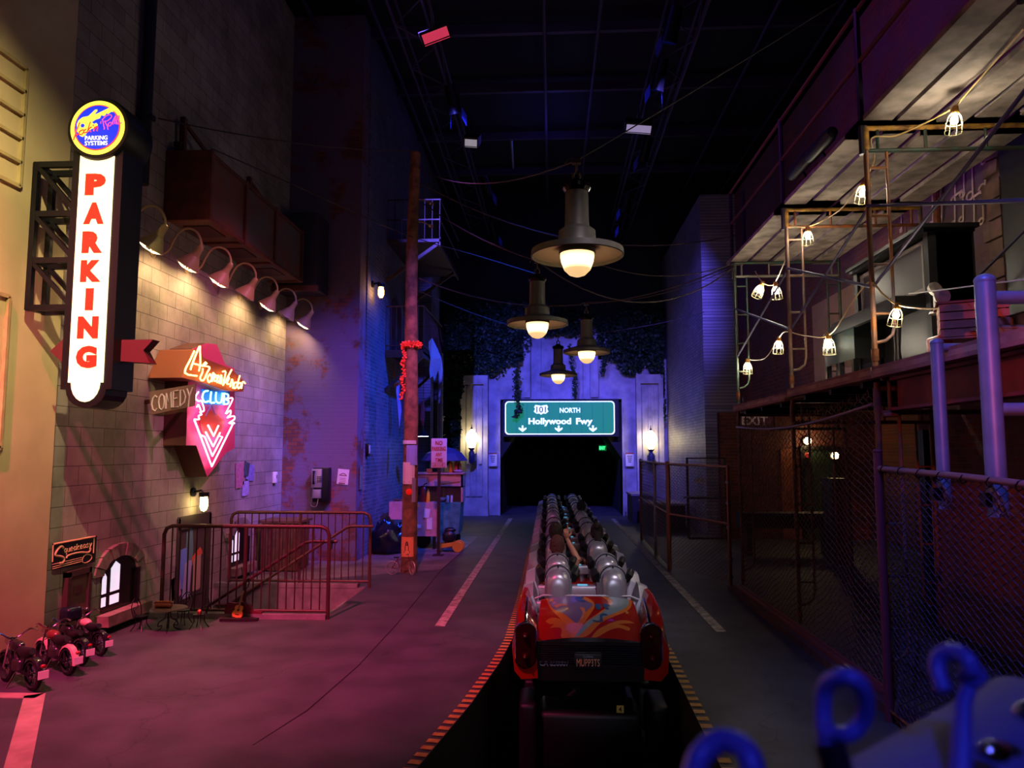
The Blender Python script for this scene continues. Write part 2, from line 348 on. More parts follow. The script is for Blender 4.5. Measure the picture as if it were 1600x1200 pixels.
# painted lines and hazard dashes
M_line = mat('worn_road_paint', 'a9a096', .75, dark='6c665f', scale=9)
def line(name, a, b, wd):
    a = Vector(a + (.004,)); b = Vector(b + (.004,)); m = MB(); m.bar(a, b, wd, .006); return struct(name, m, M_line)
line('trim_1', (-1.29, 8.6), (-1.23, 22.2), .115)
line('trim_2', (1.87, 8.5), (1.80, 22.2), .115)
hz = MB()
def dashes(mb, pl, side, y0, y1, step=.155):
    pts = [Vector((x, y, 0)) for x, y in pl]; d = 0
    for a, b in zip(pts[:-1], pts[1:]):
        t = (b-a).normalized(); n = Vector((t.y, -t.x, 0)) * side; L_ = (b-a).length
        while d < L_:
            p = a + t*d
            if y0 < p.y < y1: mb.add([p+Vector((0,0,.006)), p+t*step*.52+Vector((0,0,.006)), p+t*step*.52+n*.085+Vector((0,0,.006)), p+n*.085+Vector((0,0,.006))], [(0,1,2,3)])
            d += step
        d -= L_
dashes(hz, slotL, -1, 4.0, 21, .12)
struct('trim_3', hz, mat('hazard_yellow', 'b98a3c', .7, var=.25, scale=20))
hz = MB(); dashes(hz, slotR, 1, 4.4, 20, .15); struct('trim_4', hz, mat('hazard_yellow', 'b98a3c'))
# white parking box at lower left, and the seam of the walkway
m = MB(); m.bar((-6.2, 6.02, .003), (-4.2, 6.02, .003), .12, .006); m.bar((-4.26, 6.05, .003), (-2.95, 4.0, .003), .15, .006); struct('trim_5', m, mat('parking_box_paint', '9c9076', .75, var=.2))
m = MB(); m.tube([at(395,1165,Z=-.002), at(480,1110,Z=.002), at(560,1040,Z=.002), at(620,975,Z=.002), at(690,890,Z=.002), at(735,850,Z=.002)], .006, 5); struct('trim_6', m, mat('seam', '262228', .9))

# left: plaster block in front, block wall behind it
M_plast = mat('plaster', 'c4ae82', .8, var=.14, scale=1.5, bump=.15)
m = MB(); m.box((-6.3, -2, 0), (-4.95, 7.1, 10.5)); struct('wall_plaster', m, M_plast)
# raised louvre frame mouldings on plaster
lv = MB()
for z0, z1 in ((at(27,290,X=-4.935).z, at(38,105,X=-4.935).z), (at(2,700,X=-4.935).z, at(9,462,X=-4.935).z)):
    yr = at(36, 200, X=-4.935).y if z0 > 3 else at(8, 560, X=-4.935).y
    lv.bar((-4.935, yr, z0), (-4.935, yr, z1), .035, .03, (1,0,0)); lv.bar((-4.935, 3.6, z1), (-4.935, yr, z1), .03, .035); lv.bar((-4.935, 3.6, z0), (-4.935, yr, z0), .03, .035)
    if z0 > 3:
        for k in range(1, 5): z = z0 + (z1-z0)*k/5; lv.bar((-4.935, 3.6, z), (-4.935, yr, z), .03, .03)
struct('trim_7', lv, mat('moulding', 'b09a68', .8, var=.2))
M_block = brick('block_wall', 'a6988e', '887c74', '5a5048', .41, .205, 'y', .004, .9, bias=-.5, blotch=.62, bump=.35)
dy0, dy1, dzt = 9.72, 10.66, 1.10            # stairwell door opening
w1 = (7.98, 8.72); w2 = (11.25, 11.75)
m = MB(); m.box((-5.6, 7.0, D), (-5.0, dy0, 10.5)); m.box((-5.6, dy1, D), (-5.0, 14.0, 10.5)); m.box((-5.6, dy0, dzt), (-5.0, dy1, 10.5)); m.box((-5.9, dy0-.3, D), (-5.6, dy1+.3, 1.5))
struct('wall_left', m, M_block)
# brown brick building and its blue flank
M_bb = brick('painted_brick', '8c4a34', '6b3a30', '4f4048', .21, .075, 'x', .006, .85, paint='6a5870', pmask=(.44, .50), pscale=.9, blotch=.4, bump=.5)
m = MB(); m.box((-6.0, 13.5, -1), (-3.6, 14.0, 10.5)); struct('wall_brick', m, M_bb)
M_bl = brick('blue_flank', '6e6a78', '4f4d5c', '8d8a99', .21, .075, 'y', .006, .8, paint='5c5a70', pmask=(.45, .6), pscale=.7, blotch=.5)
m = MB(); m.box((-4.2, 13.98, -.5), (-3.58, 23.6, 10.5)); struct('wall_flank', m, M_bl)
m = MB(); m.box((-3.6, 19.6, 0), (-3.25, 21.0, 7.2)); struct('wall_pier', m, M_bl)

# far: freeway tunnel portal
FY = 23.3
M_conc = mat('portal_concrete', 'a9a4a8', .8, var=.28, scale=2.5, bump=.2)
def fx(px, py=700): return at(px, py, Y=FY).x
def fz(py, px=862): return at(px, py, Y=FY).z
xl, xr = fx(782), fx(972); zt = fz(624)
m = MB(); m.box((-4.3, FY, -.5), (xl, FY+.6, 4.9)); m.box((xr, FY, -.5), (5.2, FY+.6, 4.9)); m.box((xl, FY, zt), (xr, FY+.6, 5.6)); m.box((-2.1, FY, 4.9), (2.6, FY+.6, 5.2))
struct('wall_portal', m, M_conc)
def pylon(name, x0, x1, z1, y=FY, d=.28, flutes=3):
    m = MB(); m.box((x0, y-d, 0), (x1, y+.1, .55)); zb = .5
    m.box((x0+.02, y-d+.03, zb), (x0+.16, y, z1)); m.box((x1-.16, y-d+.03, zb), (x1-.02, y, z1)); m.box((x0+.16, y-d+.03, z1-.28), (x1-.16, y, z1)); m.box((x0+.16, y-d+.12, zb), (x1-.16, y, z1-.28))
    wd = (x1-x0-.32)/flutes
    for k in range(flutes): cx_ = x0+.16+wd*(k+.5); m.box((cx_-wd*.28, y-d+.06, 1.6), (cx_+wd*.28, y, z1-.4))
    for k in range(flutes): cx_ = x0+.16+wd*(k+.5); m.box((cx_-wd*.36, y-d+.06, .6), (cx_+wd*.36, y, 1.45))
    return struct(name, m, M_conc)
pylon('trim_8', fx(720), fx(764), fz(587)); pylon('trim_9', fx(993), fx(1037), fz(587))
m = MB()
for a, b, d in ((819, 829, .16), (839, 846, .1), (846, 905, .05), (905, 911, .1), (923, 935, .16)): m.box((fx(a), FY-d, zt+.05), (fx(b), FY+.2, 5.9 if d > .1 else 5.75))
for a, b in ((829, 839), (911, 923)): m.box((fx(a), FY-.02, zt+.05), (fx(b), FY+.2, 5.9))
m.box((xl-.02, FY-.09, zt), (xr+.02, FY+.05, zt+.06)); m.box((xl-.06, FY-.09, 0), (xl, FY+.05, zt)); m.box((xr, FY-.09, 0), (xr+.06, FY+.05, zt)); struct('trim_10', m, M_conc)
# tunnel bore with cut corners
tb = MB(); xs0, xs1 = xl, xr; zz = fz(680)
ring = lambda y: [Vector((xs0, y, D)), Vector((xs0, y, zz-.75)), Vector((xs0+.5, y, zz)), Vector((xs1-.5, y, zz)), Vector((xs1, y, zz-.75)), Vector((xs1, y, D))]
a = ring(FY+.02); b = ring(31); tb.add(a+b, [(i, i+1, 7+i, 6+i) for i in range(5)]); tb.add(b, [(0, 1, 2, 3, 4, 5)])
M_tun = mat('tunnel_black', '0d0d12', .9); struct('wall_tunnel', tb, M_tun, fix=False)
m = MB(); m.prism([Vector((xs0,FY+.1,zz-.75)), Vector((xs0,FY+.1,zt)), Vector((xs1,FY+.1,zt)), Vector((xs1,FY+.1,zz-.75)), Vector((xs1-.5,FY+.1,zz)), Vector((xs0+.5,FY+.1,zz))], (0,.2,0)); struct('wall_header', m, mat('header_dark', '2a2723', .9))
# right: tall brick wall, alcove under the scaffold
M_rb = brick('right_brick', '7d3b30', '5e2c2a', '6a5a58', .21, .075, 'y', .006, .85, paint='59424c', pmask=(.44, .6), pscale=.8, blotch=.45, bump=.5)
M_rbx = brick('right_brick_x', '7d3b30', '5e2c2a', '6a5a58', .21, .075, 'x', .006, .85, blotch=.45)
m = MB(); m.box((4.45, -2, 0), (4.9, 9.2, 2.9)); m.box((4.45, -2, 2.9), (4.9, 17.6, 8.2)); struct('wall_right', m, M_rb)
M_wb = brick('pale_brick', '9a93a8', '7d7890', '5a5668', .21, .075, 'y', .008, .55, blotch=.3, bump=.8)
m = MB(); m.box((3.62, 17.6, 0), (5.3, 23.9, 8.2)); struct('wall_right_far', m, M_wb)
m = MB(); m.box((4.5, 9.2, 0), (7.6, 9.0, 2.9)); m.box((7.4, 9.0, 0), (7.7, 17.6, 2.9)); m.box((4.9, 9, 2.9), (7.7, 17.8, 3.2)); m.box((3.9, 17.35, 0), (7.6, 17.6, 2.9)); struct('wall_alcove', m, M_rbx)
# a bare wall behind the rider closes the room, and the black ceiling
m = MB(); m.box((-6.5, -3.2, 0), (9, -3, 11)); struct('wall_rear', m, M_dark)
m = MB(); m.box((7.7, -3, 0), (8, 31, 11)); m.box((-6.5, 13.5, -1), (-6.2, 31, 11)); struct('wall_outer', m, M_dark)
m = MB(); m.box((-6.5, 24, 5), (9, 24.3, 11)); struct('wall_back', m, M_dark)
m = MB(); m.box((-6.5, -3.2, 10.6), (9, 31, 10.8)); struct('ceiling', m, mat('ceiling_black', '141424', .9))

# stairwell: steps down towards the door in the left wall, retaining walls
st = MB(); M_step = mat('stair_concrete', '77706e', .8, var=.25)
nst = 7; run = .26; rise = 1.12/nst
for k in range(nst):
    x1 = SW[1] - k*run; st.box((x1-run, SW[2], -1.3), (x1, SW[3], -(k+1)*rise))
st.box((SW[0]-.6, SW[2], -1.3), (SW[1]-nst*run, SW[3], -1.12))
st.box((SW[0], SW[2]-.14, -1.3), (SW[1], SW[2], .005)); st.box((SW[0], SW[3], -1.3), (SW[1], SW[3]+.14, .005))
struct('floor_stairs', st, M_step)
m = MB(); m.box((SW[0], SW[2]-.16, 0), (SW[1]+.05, SW[2]+.0, .06)); m.box((SW[0], SW[3], 0), (SW[1]-.1, SW[3]+.16, .06)); struct('trim_11', m, M_step)
# basement door with fly posters
dr = MB(); dr.box((-5.06, dy0, -1.12), (-5.02, dy1, dzt-.02)); door = struct('door_1', dr, mat('door_brown', '4a3a38', .6, var=.2)); 
fr_ = MB(); fr_.box((-5.03, dy0-.02, -1.1), (-4.985, dy0+.05, dzt)); fr_.box((-5.03, dy1-.05, -1.1), (-4.985, dy1+.02, dzt)); fr_.box((-5.03, dy0, dzt-.16), (-4.985, dy1, dzt+.02)); fr_.build('door_frame', mat('door_frame_brown', '3b2e2c', .6), door)
posters = [((296,857), .20, .55, '5c8088', 0, 'grey green torn poster near the top of the basement door'), ((284,890), .26, .55, '6c88e0', .05, 'blue ragged poster on the basement door'),
  ((307,868), .30, .12, 'd2573f', .45, 'red tilted strip sticker on the basement door'), ((291,905), .2, .5, 'a49cc4', -.1, 'pale violet narrow poster low on the basement door'),
  ((306,895), .22, .48, 'b08a78', 0, 'tan torn bill beside the blue poster on the basement door'), ((273,918), .24, .3, 'c088b0', .15, 'pink ticket shaped bill at the bottom left of the basement door')]
for k_, ((px, py), wd, h, c, rt, lb) in enumerate(posters):
    o_ = at(px, py, X=-5.018); m = MB(); fm = frame((-5.018+.003*k_, o_.y, o_.z), (0,1,0), (0,0,1)) @ Matrix.Rotation(rt, 4, 'Z'); random.seed(k_+5)
    pts = [(-wd/2,-h/2),(-wd/6,-h/2+random.uniform(-.02,.03)),(wd/4,-h/2),(wd/2,-h/2+random.uniform(0,.04)),(wd/2,0),(wd/2-random.uniform(0,.04),h/2),(0,h/2),(-wd/2,h/2-random.uniform(0,.05))]
    m.prism([fm @ Vector((a, b, 0)) for a, b in pts], (.003, 0, 0)); tag(m.build('poster', mat('poster_'+c, c, .8)), lb, 'poster')

# ================================================================== LEFT WALL THINGS
def arch_window(name, y0, y1, zb, zs, lit):
    """small arched basement window: voussoir arch, sill, frame, lit panes"""
    cy = (y0+y1)/2; hw = (y1-y0)/2; rise_ = .18
    def arc(t, r=0): return Vector((-5.0, cy - (hw+r)*math.cos(PI*t), zs + (rise_+r*.85)*math.sin(PI*t)))
    g = MB(); inner = [Vector((-4.985, y0, zb)), Vector((-4.985, y1, zb))] + [Vector((-4.985, arc(1-k/8).y, arc(1-k/8).z)) for k in range(9)]
    g.prism(inner, (.006, 0, 0)); win = struct(name, g, mat('window_black', '0a0a0c', .3))
    p = MB(); yy0 = y0+.05; yy1 = y1-.05; mid = cy+.02
    W_ = y1-y0
    for a, b in ((y0+.0, y0+.12*W_), (y0+.24*W_, y0+.5*W_)):
        p.box((-4.979, a, zb+.06), (-4.975, b, zb+.16)); 
        hh = zs-.02 if a < y0+.05 else zs+.08
        p.prism([Vector((-4.979, a, zb+.2)), Vector((-4.979, b, zb+.2)), Vector((-4.979, b, hh)), Vector((-4.979, (a+b)/2, hh+.05)), Vector((-4.979, a, hh-.02))], (.004,0,0))
    p.build('window_pane', mat('lit_pane', 'e8dcf0', .5, emit=lit, ecol='e8dcf4'), win)
    v = MB()
    for k in range(9):
        t0, t1 = (k+.04)/9, (k+.96)/9
        q = [arc(t0), arc(t1), arc(t1, .17), arc(t0, .17)]; v.prism(q, (.045+.01*(k % 2), 0, 0))
    v.build('brick_arch', mat('arch_brick', '7d6a62', .85, var=.25, scale=12), win)
    s_ = MB(); s_.prism([Vector((-5.0, y0-.08, zb-.02)), Vector((-5.0, y1+.16, zb-.02)), Vector((-5.0, y1+.14, zb-.14)), Vector((-5.0, y0-.06, zb-.14))], (.16, 0, 0)); s_.build('window_sill', mat('sill_stone', '8a6f66', .85, var=.3, scale=8), win)
    j = MB(); j.bar((-4.96, y1, zb), (-4.96, y1, zs), .05, .05); j.build('window_frame', mat('window_black', '0a0a0c'), win)
arch_window('window_1', 8.06, 8.72, .22, .62, .8)
arch_window('window_2', 11.35, 11.95, .22, .62, .8)

# little door low in the block wall
t = thing('miniature_door', 'tiny brown panelled door low in the block wall below the speakeasy style sign', 'door', (-5.0, 7.62, 0))
m = MB(); m.box((-5.0, 7.47, .04), (-4.965, 7.77, .70)); m.build('door_leaf', mat('tiny_door', '6a463e', .6, var=.15), t)
m = MB(); m.box((-5.0, 7.42, .02), (-4.94, 7.47, .76)); m.box((-5.0, 7.77, .02), (-4.94, 7.81, .76)); m.box((-5.0, 7.42, .71), (-4.94, 7.81, .77)); m.build('door_frame', mat('tiny_frame', '3e2524', .6), t)
m = MB(); m.box((-4.965, 7.55, .52), (-4.95, 7.68, .60)); m.build('peephole_hatch', mat('tiny_frame', '3e2524'), t)
m = MB(); m.ball((-4.93, 7.735, .335), .018); m.tube([(-4.965, 7.735, .335), (-4.93, 7.735, .335), (-4.93, 7.69, .33)], .008, 6); m.build('door_handle', M_chrome, t)

# painted sign with the club name above the little door
t = thing('painted_club_sign', 'black and gold painted wall sign lettered Squeakeasy above the tiny door', 'sign', at(115, 865, X=-4.99))
P = lambda px, py, x=-4.975: at(px, py, X=x)
m = MB(); m.prism([P(82,849), P(150,837), P(147,878), P(80,891)], (.012, 0, 0)); m.build('sign_board', mat('sign_black', '14101a', .5), t)
m = MB()
Q = lambda px, py: P(px, py, -4.962)
for a, b, r_ in (((84,850),(148,838),.012), ((83,852),(82,878),.007), ((147,841),(146,864),.007), ((82,882),(128,871),.004), ((82,886),(128,874),.004), ((82,889),(128,877),.004)): m.tube([Q(*a), Q(*b)], r_, 5)
cv = lambda pts: [Q(60+x/16, 830+y/16) for x, y in pts]
m.tube(smoothpts(cv([(620,420),(575,375),(500,430),(430,540),(430,610),(560,630),(640,680),(620,760),(560,800),(525,790)])), .012, 6)
m.tube(smoothpts(cv([(1300,420),(1290,480),(1230,530),(1050,530),(850,570),(720,620),(700,670)])), .010, 6)
m.tube(smoothpts(cv([(1100,700),(1140,620),(1220,580),(1310,600),(1330,660),(1280,740),(1190,790),(1110,780),(1100,700)])), .005, 5)
for s_ in strokes('queakeasy', lambda a, b: Q(60+(640+a*700)/16, 830+(540-a*160 - b*150)/16), 1.15): m.tube(s_, .0065, 5)
m.build('gold_lettering', mat('gold_paint', 'c9a878', .6), t)
m = MB(); 
for s_ in strokes('one use', lambda a, b: Q(60+(1150+a*130)/16, 830+(735-a*35 - b*50)/16), 1.1) if False else []: m.tube(s_, .003, 4)

# ---- gooseneck lamps
def gooseneck(lit):
    root = thing('gooseneck_lamp', 'x', 'wall lamp', (0,0,0))
    pk = mat('cream_enamel', 'b8a070', .45) 
    a = MB(); a.lathe([(.001,0),(.07,0),(.07,.015),(.03,.03),(.001,.035)], (0,0,.12), 16, (1,0,0)); a.build('wall_rosette', pk, root)
    a = MB(); pts = smoothpts([(.02,0,.12),(.12,0,.10),(.21,0,.15),(.26,0,.26),(.34,0,.38),(.45,0,.42),(.56,0,.37),(.62,0,.26),(.62,0,.16)], 4); a.tube(pts, .014, 8); a.build('gooseneck_arm', pk, root)
    T = Matrix.Translation((.62,0,.17)) @ Matrix.Rotation(R(34), 4, 'Y')
    sh = MB(); sh.M = T; sh.lathe([(.022,.03),(.036,.01),(.042,-.02),(.038,-.03),(.05,-.11),(.056,-.115),(.056,-.125),(.07,-.14),(.14,-.26),(.15,-.28),(.146,-.283),(.14,-.27),(.066,-.15),(.04,-.13)], (0,0,0), 24); shade = sh.build('lamp_shade', pk, root, fix=False)
    g_ = MB(); g_.M = T
    for k in range(8): an = PI*k/8; g_.tube([(.14*math.cos(an),.14*math.sin(an),-.285),(.07*math.cos(an),.07*math.sin(an),-.32),(-.07*math.cos(an),-.07*math.sin(an),-.32),(-.14*math.cos(an),-.14*math.sin(an),-.285)], .0035, 4)
    g_.tube([(.145*math.cos(2*PI*k/20),.145*math.sin(2*PI*k/20),-.285) for k in range(20)], .005, 5, closed=True); g_.build('wire_guard', mat('guard_wire', 'e6dcc4', .4), shade)
    b_ = MB(); b_.M = T; b_.ball((0,0,-.2), .05); b_.build('bulb', mat('gooseneck_bulb_on', 'ffe2a0', .3, emit=620, ecol='ffd89c') if lit else mat('bulb_off', '8a8070', .3), root)
    return root
protos = {}
for k in range(7):
    lit = k in (0, 1, 2, 4, 6); y = 7.95 + .86*k
    lb = ['nearest gooseneck wall lamp with its shade half behind the parking sign', 'second gooseneck wall lamp from the parking sign, under the front end of the rusty duct', 'third gooseneck lamp along the block wall, lit white rim', 'fourth gooseneck lamp along the block wall, unlit, pinkish rim', 'fifth gooseneck lamp along the block wall, lit, above the neon sign', 'sixth gooseneck lamp from the parking sign, unlit', 'farthest gooseneck lamp at the corner by the brown brick building, lit'][k]
    if lit not in protos: protos[lit] = gooseneck(lit); o = protos[lit]
    else: o = dup(protos[lit])
    o.location = (-5.0, y, 4.37); o['label'] = lb; o['group'] = 'gooseneck lamps on the block wall'

# ---- rusty box duct above lamps
t = thing('rusty_box_duct', 'long rusty riveted sheet metal box duct high on the block wall', 'duct', (-5, 9, 5))
M_duct = mat('duct_rust', '5f5850', .7, .2, dark='7a4430', scale=2.2, bump=.2)
m = MB(); m.box((-5.0, 9.05, 5.0), (-4.42, 12.6, 5.86)); m.build('duct_body', M_duct, t)
m = MB()
for y in (9.05, 10.15, 11.3, 12.55): m.box((-5.0, y-.03, 4.97), (-4.38, y+.03, 5.9))
m.bar((-4.42, 9.05, 5.0), (-4.42, 12.6, 5.0), .05, .05); m.bar((-4.42, 9.05, 5.86), (-4.42, 12.6, 5.86), .05, .05); m.build('duct_flange', mat('flange_rust', '6e3d2c', .75, .2, var=.3), t)
for y in (9.6, 10.7, 11.9): m = MB(); m.box((-4.9, y-.25, 4.985), (-4.55, y+.25, 4.999)); m.build('access_panel', mat('panel_rust', '4a2620', .7), t)
t = thing('sheet_metal_vent', 'dark square sheet metal vent box beyond the rusty duct by the brick corner', 'duct', (-5, 12.9, 5))
m = MB(); m.box((-5.0, 12.75, 4.9), (-4.2, 13.45, 6.3)); m.build('vent_body', mat('vent_dark', '343040', .6, var=.3), t)
m = MB(); m.box((-5.0, 12.7, 4.85), (-4.15, 12.76, 4.95)); m.build('vent_lip', mat('flange_rust', '6e3d2c'), t)
for (y, lb) in ((9.25, 'steel bracket with diagonal tie above the near end of the rusty duct'), (11.4, 'short steel bracket above the middle of the rusty duct')):
    m = MB(); m.bar((-4.9, y, 5.8), (-4.9, y, 6.45), .07, .07); m.bar((-4.9, y, 6.4), (-4.6, y+.9, 5.8), .03, .05); m.box((-5.0, y-.05, 6.0), (-4.9, y+.05, 6.1)); tag(m.build('duct_bracket', mat('flange_rust', '6e3d2c')), lb, 'bracket')
m = MB(); m.cyl((-4.9, 8.35, 5.2), (-4.9, 8.35, 10.5), .07); m.box((-5.0,8.3,6.0),(-4.8,8.4,6.06)); m.box((-5.0,8.3,8.0),(-4.8,8.4,8.06)); tag(m.build('downpipe', M_dark), 'black vertical downpipe rising behind the round top of the parking sign', 'pipe')

# ---- parking blade sign
SY = 6.42
t = thing('parking_sign', 'tall lit blade sign with red letters PARKING and a round guitar logo on top', 'sign', (-4.25, SY, 2.4))
x0, x1 = at(108, 420, Y=SY).x, at(180, 420, Y=SY).x; zb = at(120, 603, Y=SY).z; zc = at(150, 203, Y=SY).z; xc = (x0+x1)/2
hw = (x1-x0)/2; cap = at(118, 630, Y=SY).z
def face_poly(x0, x1, zb, cap, r, y, ztop):
    pts = [(x0, ztop), (x0, zb), (xc-r, zb)] + [(xc-r*math.cos(PI*k/10), zb-(zb-cap)*math.sin(PI*k/10)) for k in range(1, 10)] + [(xc+r, zb), (x1, zb), (x1, ztop)]
    return [Vector((a, y, b)) for a, b in pts]
m = MB(); m.prism(face_poly(x0-.02, x1+.02, zb-.03, cap-.04, hw*.86, SY, zc-.1), (0, .34, 0)); m.build('sign_housing', M_black, t)
lf = mat('sign_face_glow', 'fff6b4', .4, emit=1.15, ecol='ffeebe')
m = MB(); m.prism(face_poly(x0+.055, x1-.055, zb+.03, cap+.01, hw*.62, SY-.012, zc-.2), (0, .01, 0)); m.build('lit_face', lf, t)
RD = at(198, 203, Y=SY-.05).x - at(151, 203, Y=SY-.05).x
m = MB(); yc = SY-.04
m.lathe([(.001, 0), (RD, 0), (RD+.015, .02), (RD+.015, .40), (RD*.98, .42), (.001, .42)], (xc+.01, yc, zc), 48, (0, 1, 0)); rh = m.build('round_housing', M_black, t)
def disc(r, y, name, mt, r0=0):
    m = MB(); n = 56
    if r0: m.lathe([(r0, 0), (r, 0), (r, .004), (r0, .004), (r0, 0)], (xc+.01, y, zc), n, (0,1,0))
    else: m.prism([Vector((xc+.01+r*math.cos(2*PI*k/n), y, zc+r*math.sin(2*PI*k/n))) for k in range(n)], (0, .004, 0))
    return m.build(name, mt, t)
disc(RD*.90, yc-.006, 'yellow_disc', mat('logo_yellow', 'fff060', .4, emit=.95, ecol='ffe850'))
disc(RD*.76, yc-.011, 'red_ring', mat('logo_red', 'ff4030', .4, emit=.8, ecol='ff3a24'))
disc(RD*.725, yc-.016, 'blue_disc', mat('logo_blue', '1a30e8', .4, emit=.75, ecol='1230f0'))
LU = RD*.9/ (500/10.44)   # metres per zoom pixel ratio helper
def lg(x, y, d=.021): # crop coords (1461x1200 crop of [90..230]x[145..260]); disc centre about (650, 612), radius 497
    return Vector((xc+.01+(x-650)/497*RD*.9, yc-d, zc-(y-612)/477*RD*.9))
body = [(500,470),(560,520),(620,480),(700,455),(720,405),(740,405),(770,420),(800,400),(810,370),(850,385),(880,360),(905,345),(935,350),(965,260),(950,240),(625,385),(600,380),(650,320),(640,300),(600,308),(560,350),(490,415),(380,435),(310,490),(285,560),(300,680),(350,760),(400,782),(450,750),(480,700),(560,640),(640,620),(670,570),(640,540),(600,560)]
m = MB(); m.prism([lg(*p) for p in body], (0, .004, 0)); m.build('guitar_key_shape', mat('logo_yellow', 'fff060'), t)
m = MB(); m.prism([lg(395+35*math.cos(2*PI*k/16), 583+35*math.sin(2*PI*k/16), .024) for k in range(16)], (0, .003, 0)); m.build('key_hole', mat('logo_blue', '1a30e8'), t)
m = MB()
S1 = [[(345,530),(330,570),(290,680),(245,840)],[(245,840),(265,770),(340,730)],[(410,660),(350,690),(345,740),(400,735),(430,680),(405,655)],[(470,650),(430,680),(440,715),(490,700)],[(540,520),(515,600),(490,705)],[(568,615),(512,655),(560,702)],[(600,572),(588,602)],[(608,690),(622,612)],[(618,650),(655,605),(676,625),(668,688)],
      ]
S2 = [[(735,520),(725,560)],[(760,490),(800,640),(790,660)],[(750,500),(830,420),(910,410),(920,450),(860,510),(800,520)],[(800,520),(850,600),(870,670)],[(905,540),(870,570),(880,610),(920,590),(925,550),(905,540)],[(960,580),(950,530),(985,450),(1000,430),(985,520),(990,570)],[(1020,580),(1015,520),(1045,440),(1065,430),(1055,520),(1050,580),(1120,545)]]
for s_ in S1: m.tube(smoothpts([lg(a, b, .026) for a, b in s_]), .0055, 5)
m.build('script_lettering', mat('logo_red', 'ff4030'), t)
m = MB()
for s_ in S2: m.tube(smoothpts([lg(a, b, .026) for a, b in s_]), .0045, 5)
m.build('script_lettering', mat('logo_pink', 'ff60a0', .4, emit=.7, ecol='ff4a90'), t)
M_ltw = mat('logo_white', 'ffffff', .4, emit=.9)
fw = lambda x, y, d: frame(lg(x, y, d), (1,0,0), (0,0,1))
text('PARKING', fw(660, 806, .022), 410/497*RD*.9, 74/477*RD*.9, M_ltw, 'small_lettering', t, .004)
text('SYSTEMS', fw(663, 900, .022), 415/497*RD*.9, 74/477*RD*.9, M_ltw, 'small_lettering', t, .004)
M_red = mat('sign_red', 'ff2a18', .4, emit=.85, ecol='ff2410')
for k, chx in enumerate('PARKING'):
    zc_ = at(150, [289, 334, 379, 424, 468, 512, 558][k], Y=SY).z; h = .205; wd = .195 if chx != 'I' else .075
    tx = text(chx, frame((xc, SY-.014, zc_), (1,0,0), (0,0,1)), wd, h, M_red, 'red_letter', t, .075, ext=.006)
# dark red arrow through the sign
za = at(150, 545, Y=SY).z
m = MB(); ax0 = x0-.02; ax1 = x1+.02
m.prism([Vector((ax0, SY+.06, za+.14)), Vector((ax0, SY+.06, za-.15)), Vector((ax0-.16, SY+.06, za-.01))], (0, .2, 0)); m.build('arrow_head', mat('arrow_red', '4c1a14', .6), t)
m = MB(); m.prism([Vector((ax1, SY+.12, za+.1)), Vector((ax1+.30, SY+.12, za+.1)), Vector((ax1+.21, SY+.12, za)), Vector((ax1+.28, SY+.12, za-.12)), Vector((ax1, SY+.12, za-.1))], (0, .12, 0)); m.build('arrow_tail', mat('arrow_red', '7a2c22'), t)
# truss bracket to the plaster wall
m = MB(); bz = [at(100, p, Y=SY+.15).z for p in (262, 338, 410, 483)]
for yy in (SY+.08, SY+.30):
    m.bar((-4.85, yy, bz[0]+.02), (-4.85, yy, bz[3]-.02), .05, .05)
    for z in bz: m.bar((-4.87, yy, z), (x0, yy, z), .045, .055)
    for a, b in zip(bz[:-1], bz[1:]): m.bar((-4.85, yy, a), (x0, yy, b), .04, .04)
for z in bz: m.bar((-4.85, SY+.08, z), (-4.85, SY+.3, z), .04, .04)
m.build('truss_bracket', M_black, t)

# ---- neon club sign
NX = -4.70
t = thing('neon_club_sign', 'diamond shaped neon sign glowing orange, blue and pink on the block wall', 'neon sign', at(325, 650, X=-5.0))
NP = lambda px, py, x=NX: at(px, py, X=x)
outl = [(293,598),(300,545),(322,536),(338,538),(352,570),(366,576),(366,700),(352,708),(323,745),(306,696),(290,696)]
m = MB(); pts = [NP(*p) for p in outl]; m.prism(pts, (-.3, 0, 0)); m.m = 0
m.build('sign_cabinet', mat('cabinet_brown', '5a3428', .6, var=.15), t)
m = MB(); m.prism([p+Vector((.003,0,0)) for p in pts], (.004, 0, 0)); m.build('painted_face', mat('face_pink', 'd84880', .45), t)
m = MB(); hd = [NP(*p, NX+.14) for p in [(300,547),(306,546),(320,560),(362,577),(382,596),(380,612),(350,610),(318,598),(284,590)]]; m.prism(hd, (-.43, 0, 0)); m.build('header_box', mat('header_orange', '8a4a2c', .6), t)
pc = lambda x, y: (260+x/11.43, 530+y/11.43)   # crop 1400 ppx
nx2 = NX+.20
O = [[(500,210),(425,370),(330,600),(545,655)],[(430,545),(470,420),(590,130),(600,220),(605,430),(580,570)],[(470,430),(620,470),(770,500),(730,590),(660,735),(600,700),(640,600),(650,520)],
     [(700,410),(640,480),(720,430)],[(780,620),(735,690),(760,770),(810,700),(780,620)],[(810,760),(830,610),(850,620)],[(840,720),(880,650),(850,640),(850,740),(900,740)],[(900,730),(935,660),(905,660),(905,770),(940,740)],[(945,790),(975,640),(990,700),(975,800)],
     [(1005,580),(1060,590),(1010,820),(1165,545)],[(1090,760),(1120,690),(1090,680),(1080,790),(1120,800)],[(1140,850),(1165,720),(1185,760),(1190,880)],[(1250,770),(1210,790),(1205,870),(1250,850),(1310,650)],[(1290,790),(1270,830),(1290,880),(1330,830),(1330,780),(1290,790)],[(1340,880),(1365,760),(1405,790)]]
m = MB()
for s_ in O: m.tube(smoothpts([NP(*pc(a, b), nx2) for a, b in s_], 3), .011, 6)
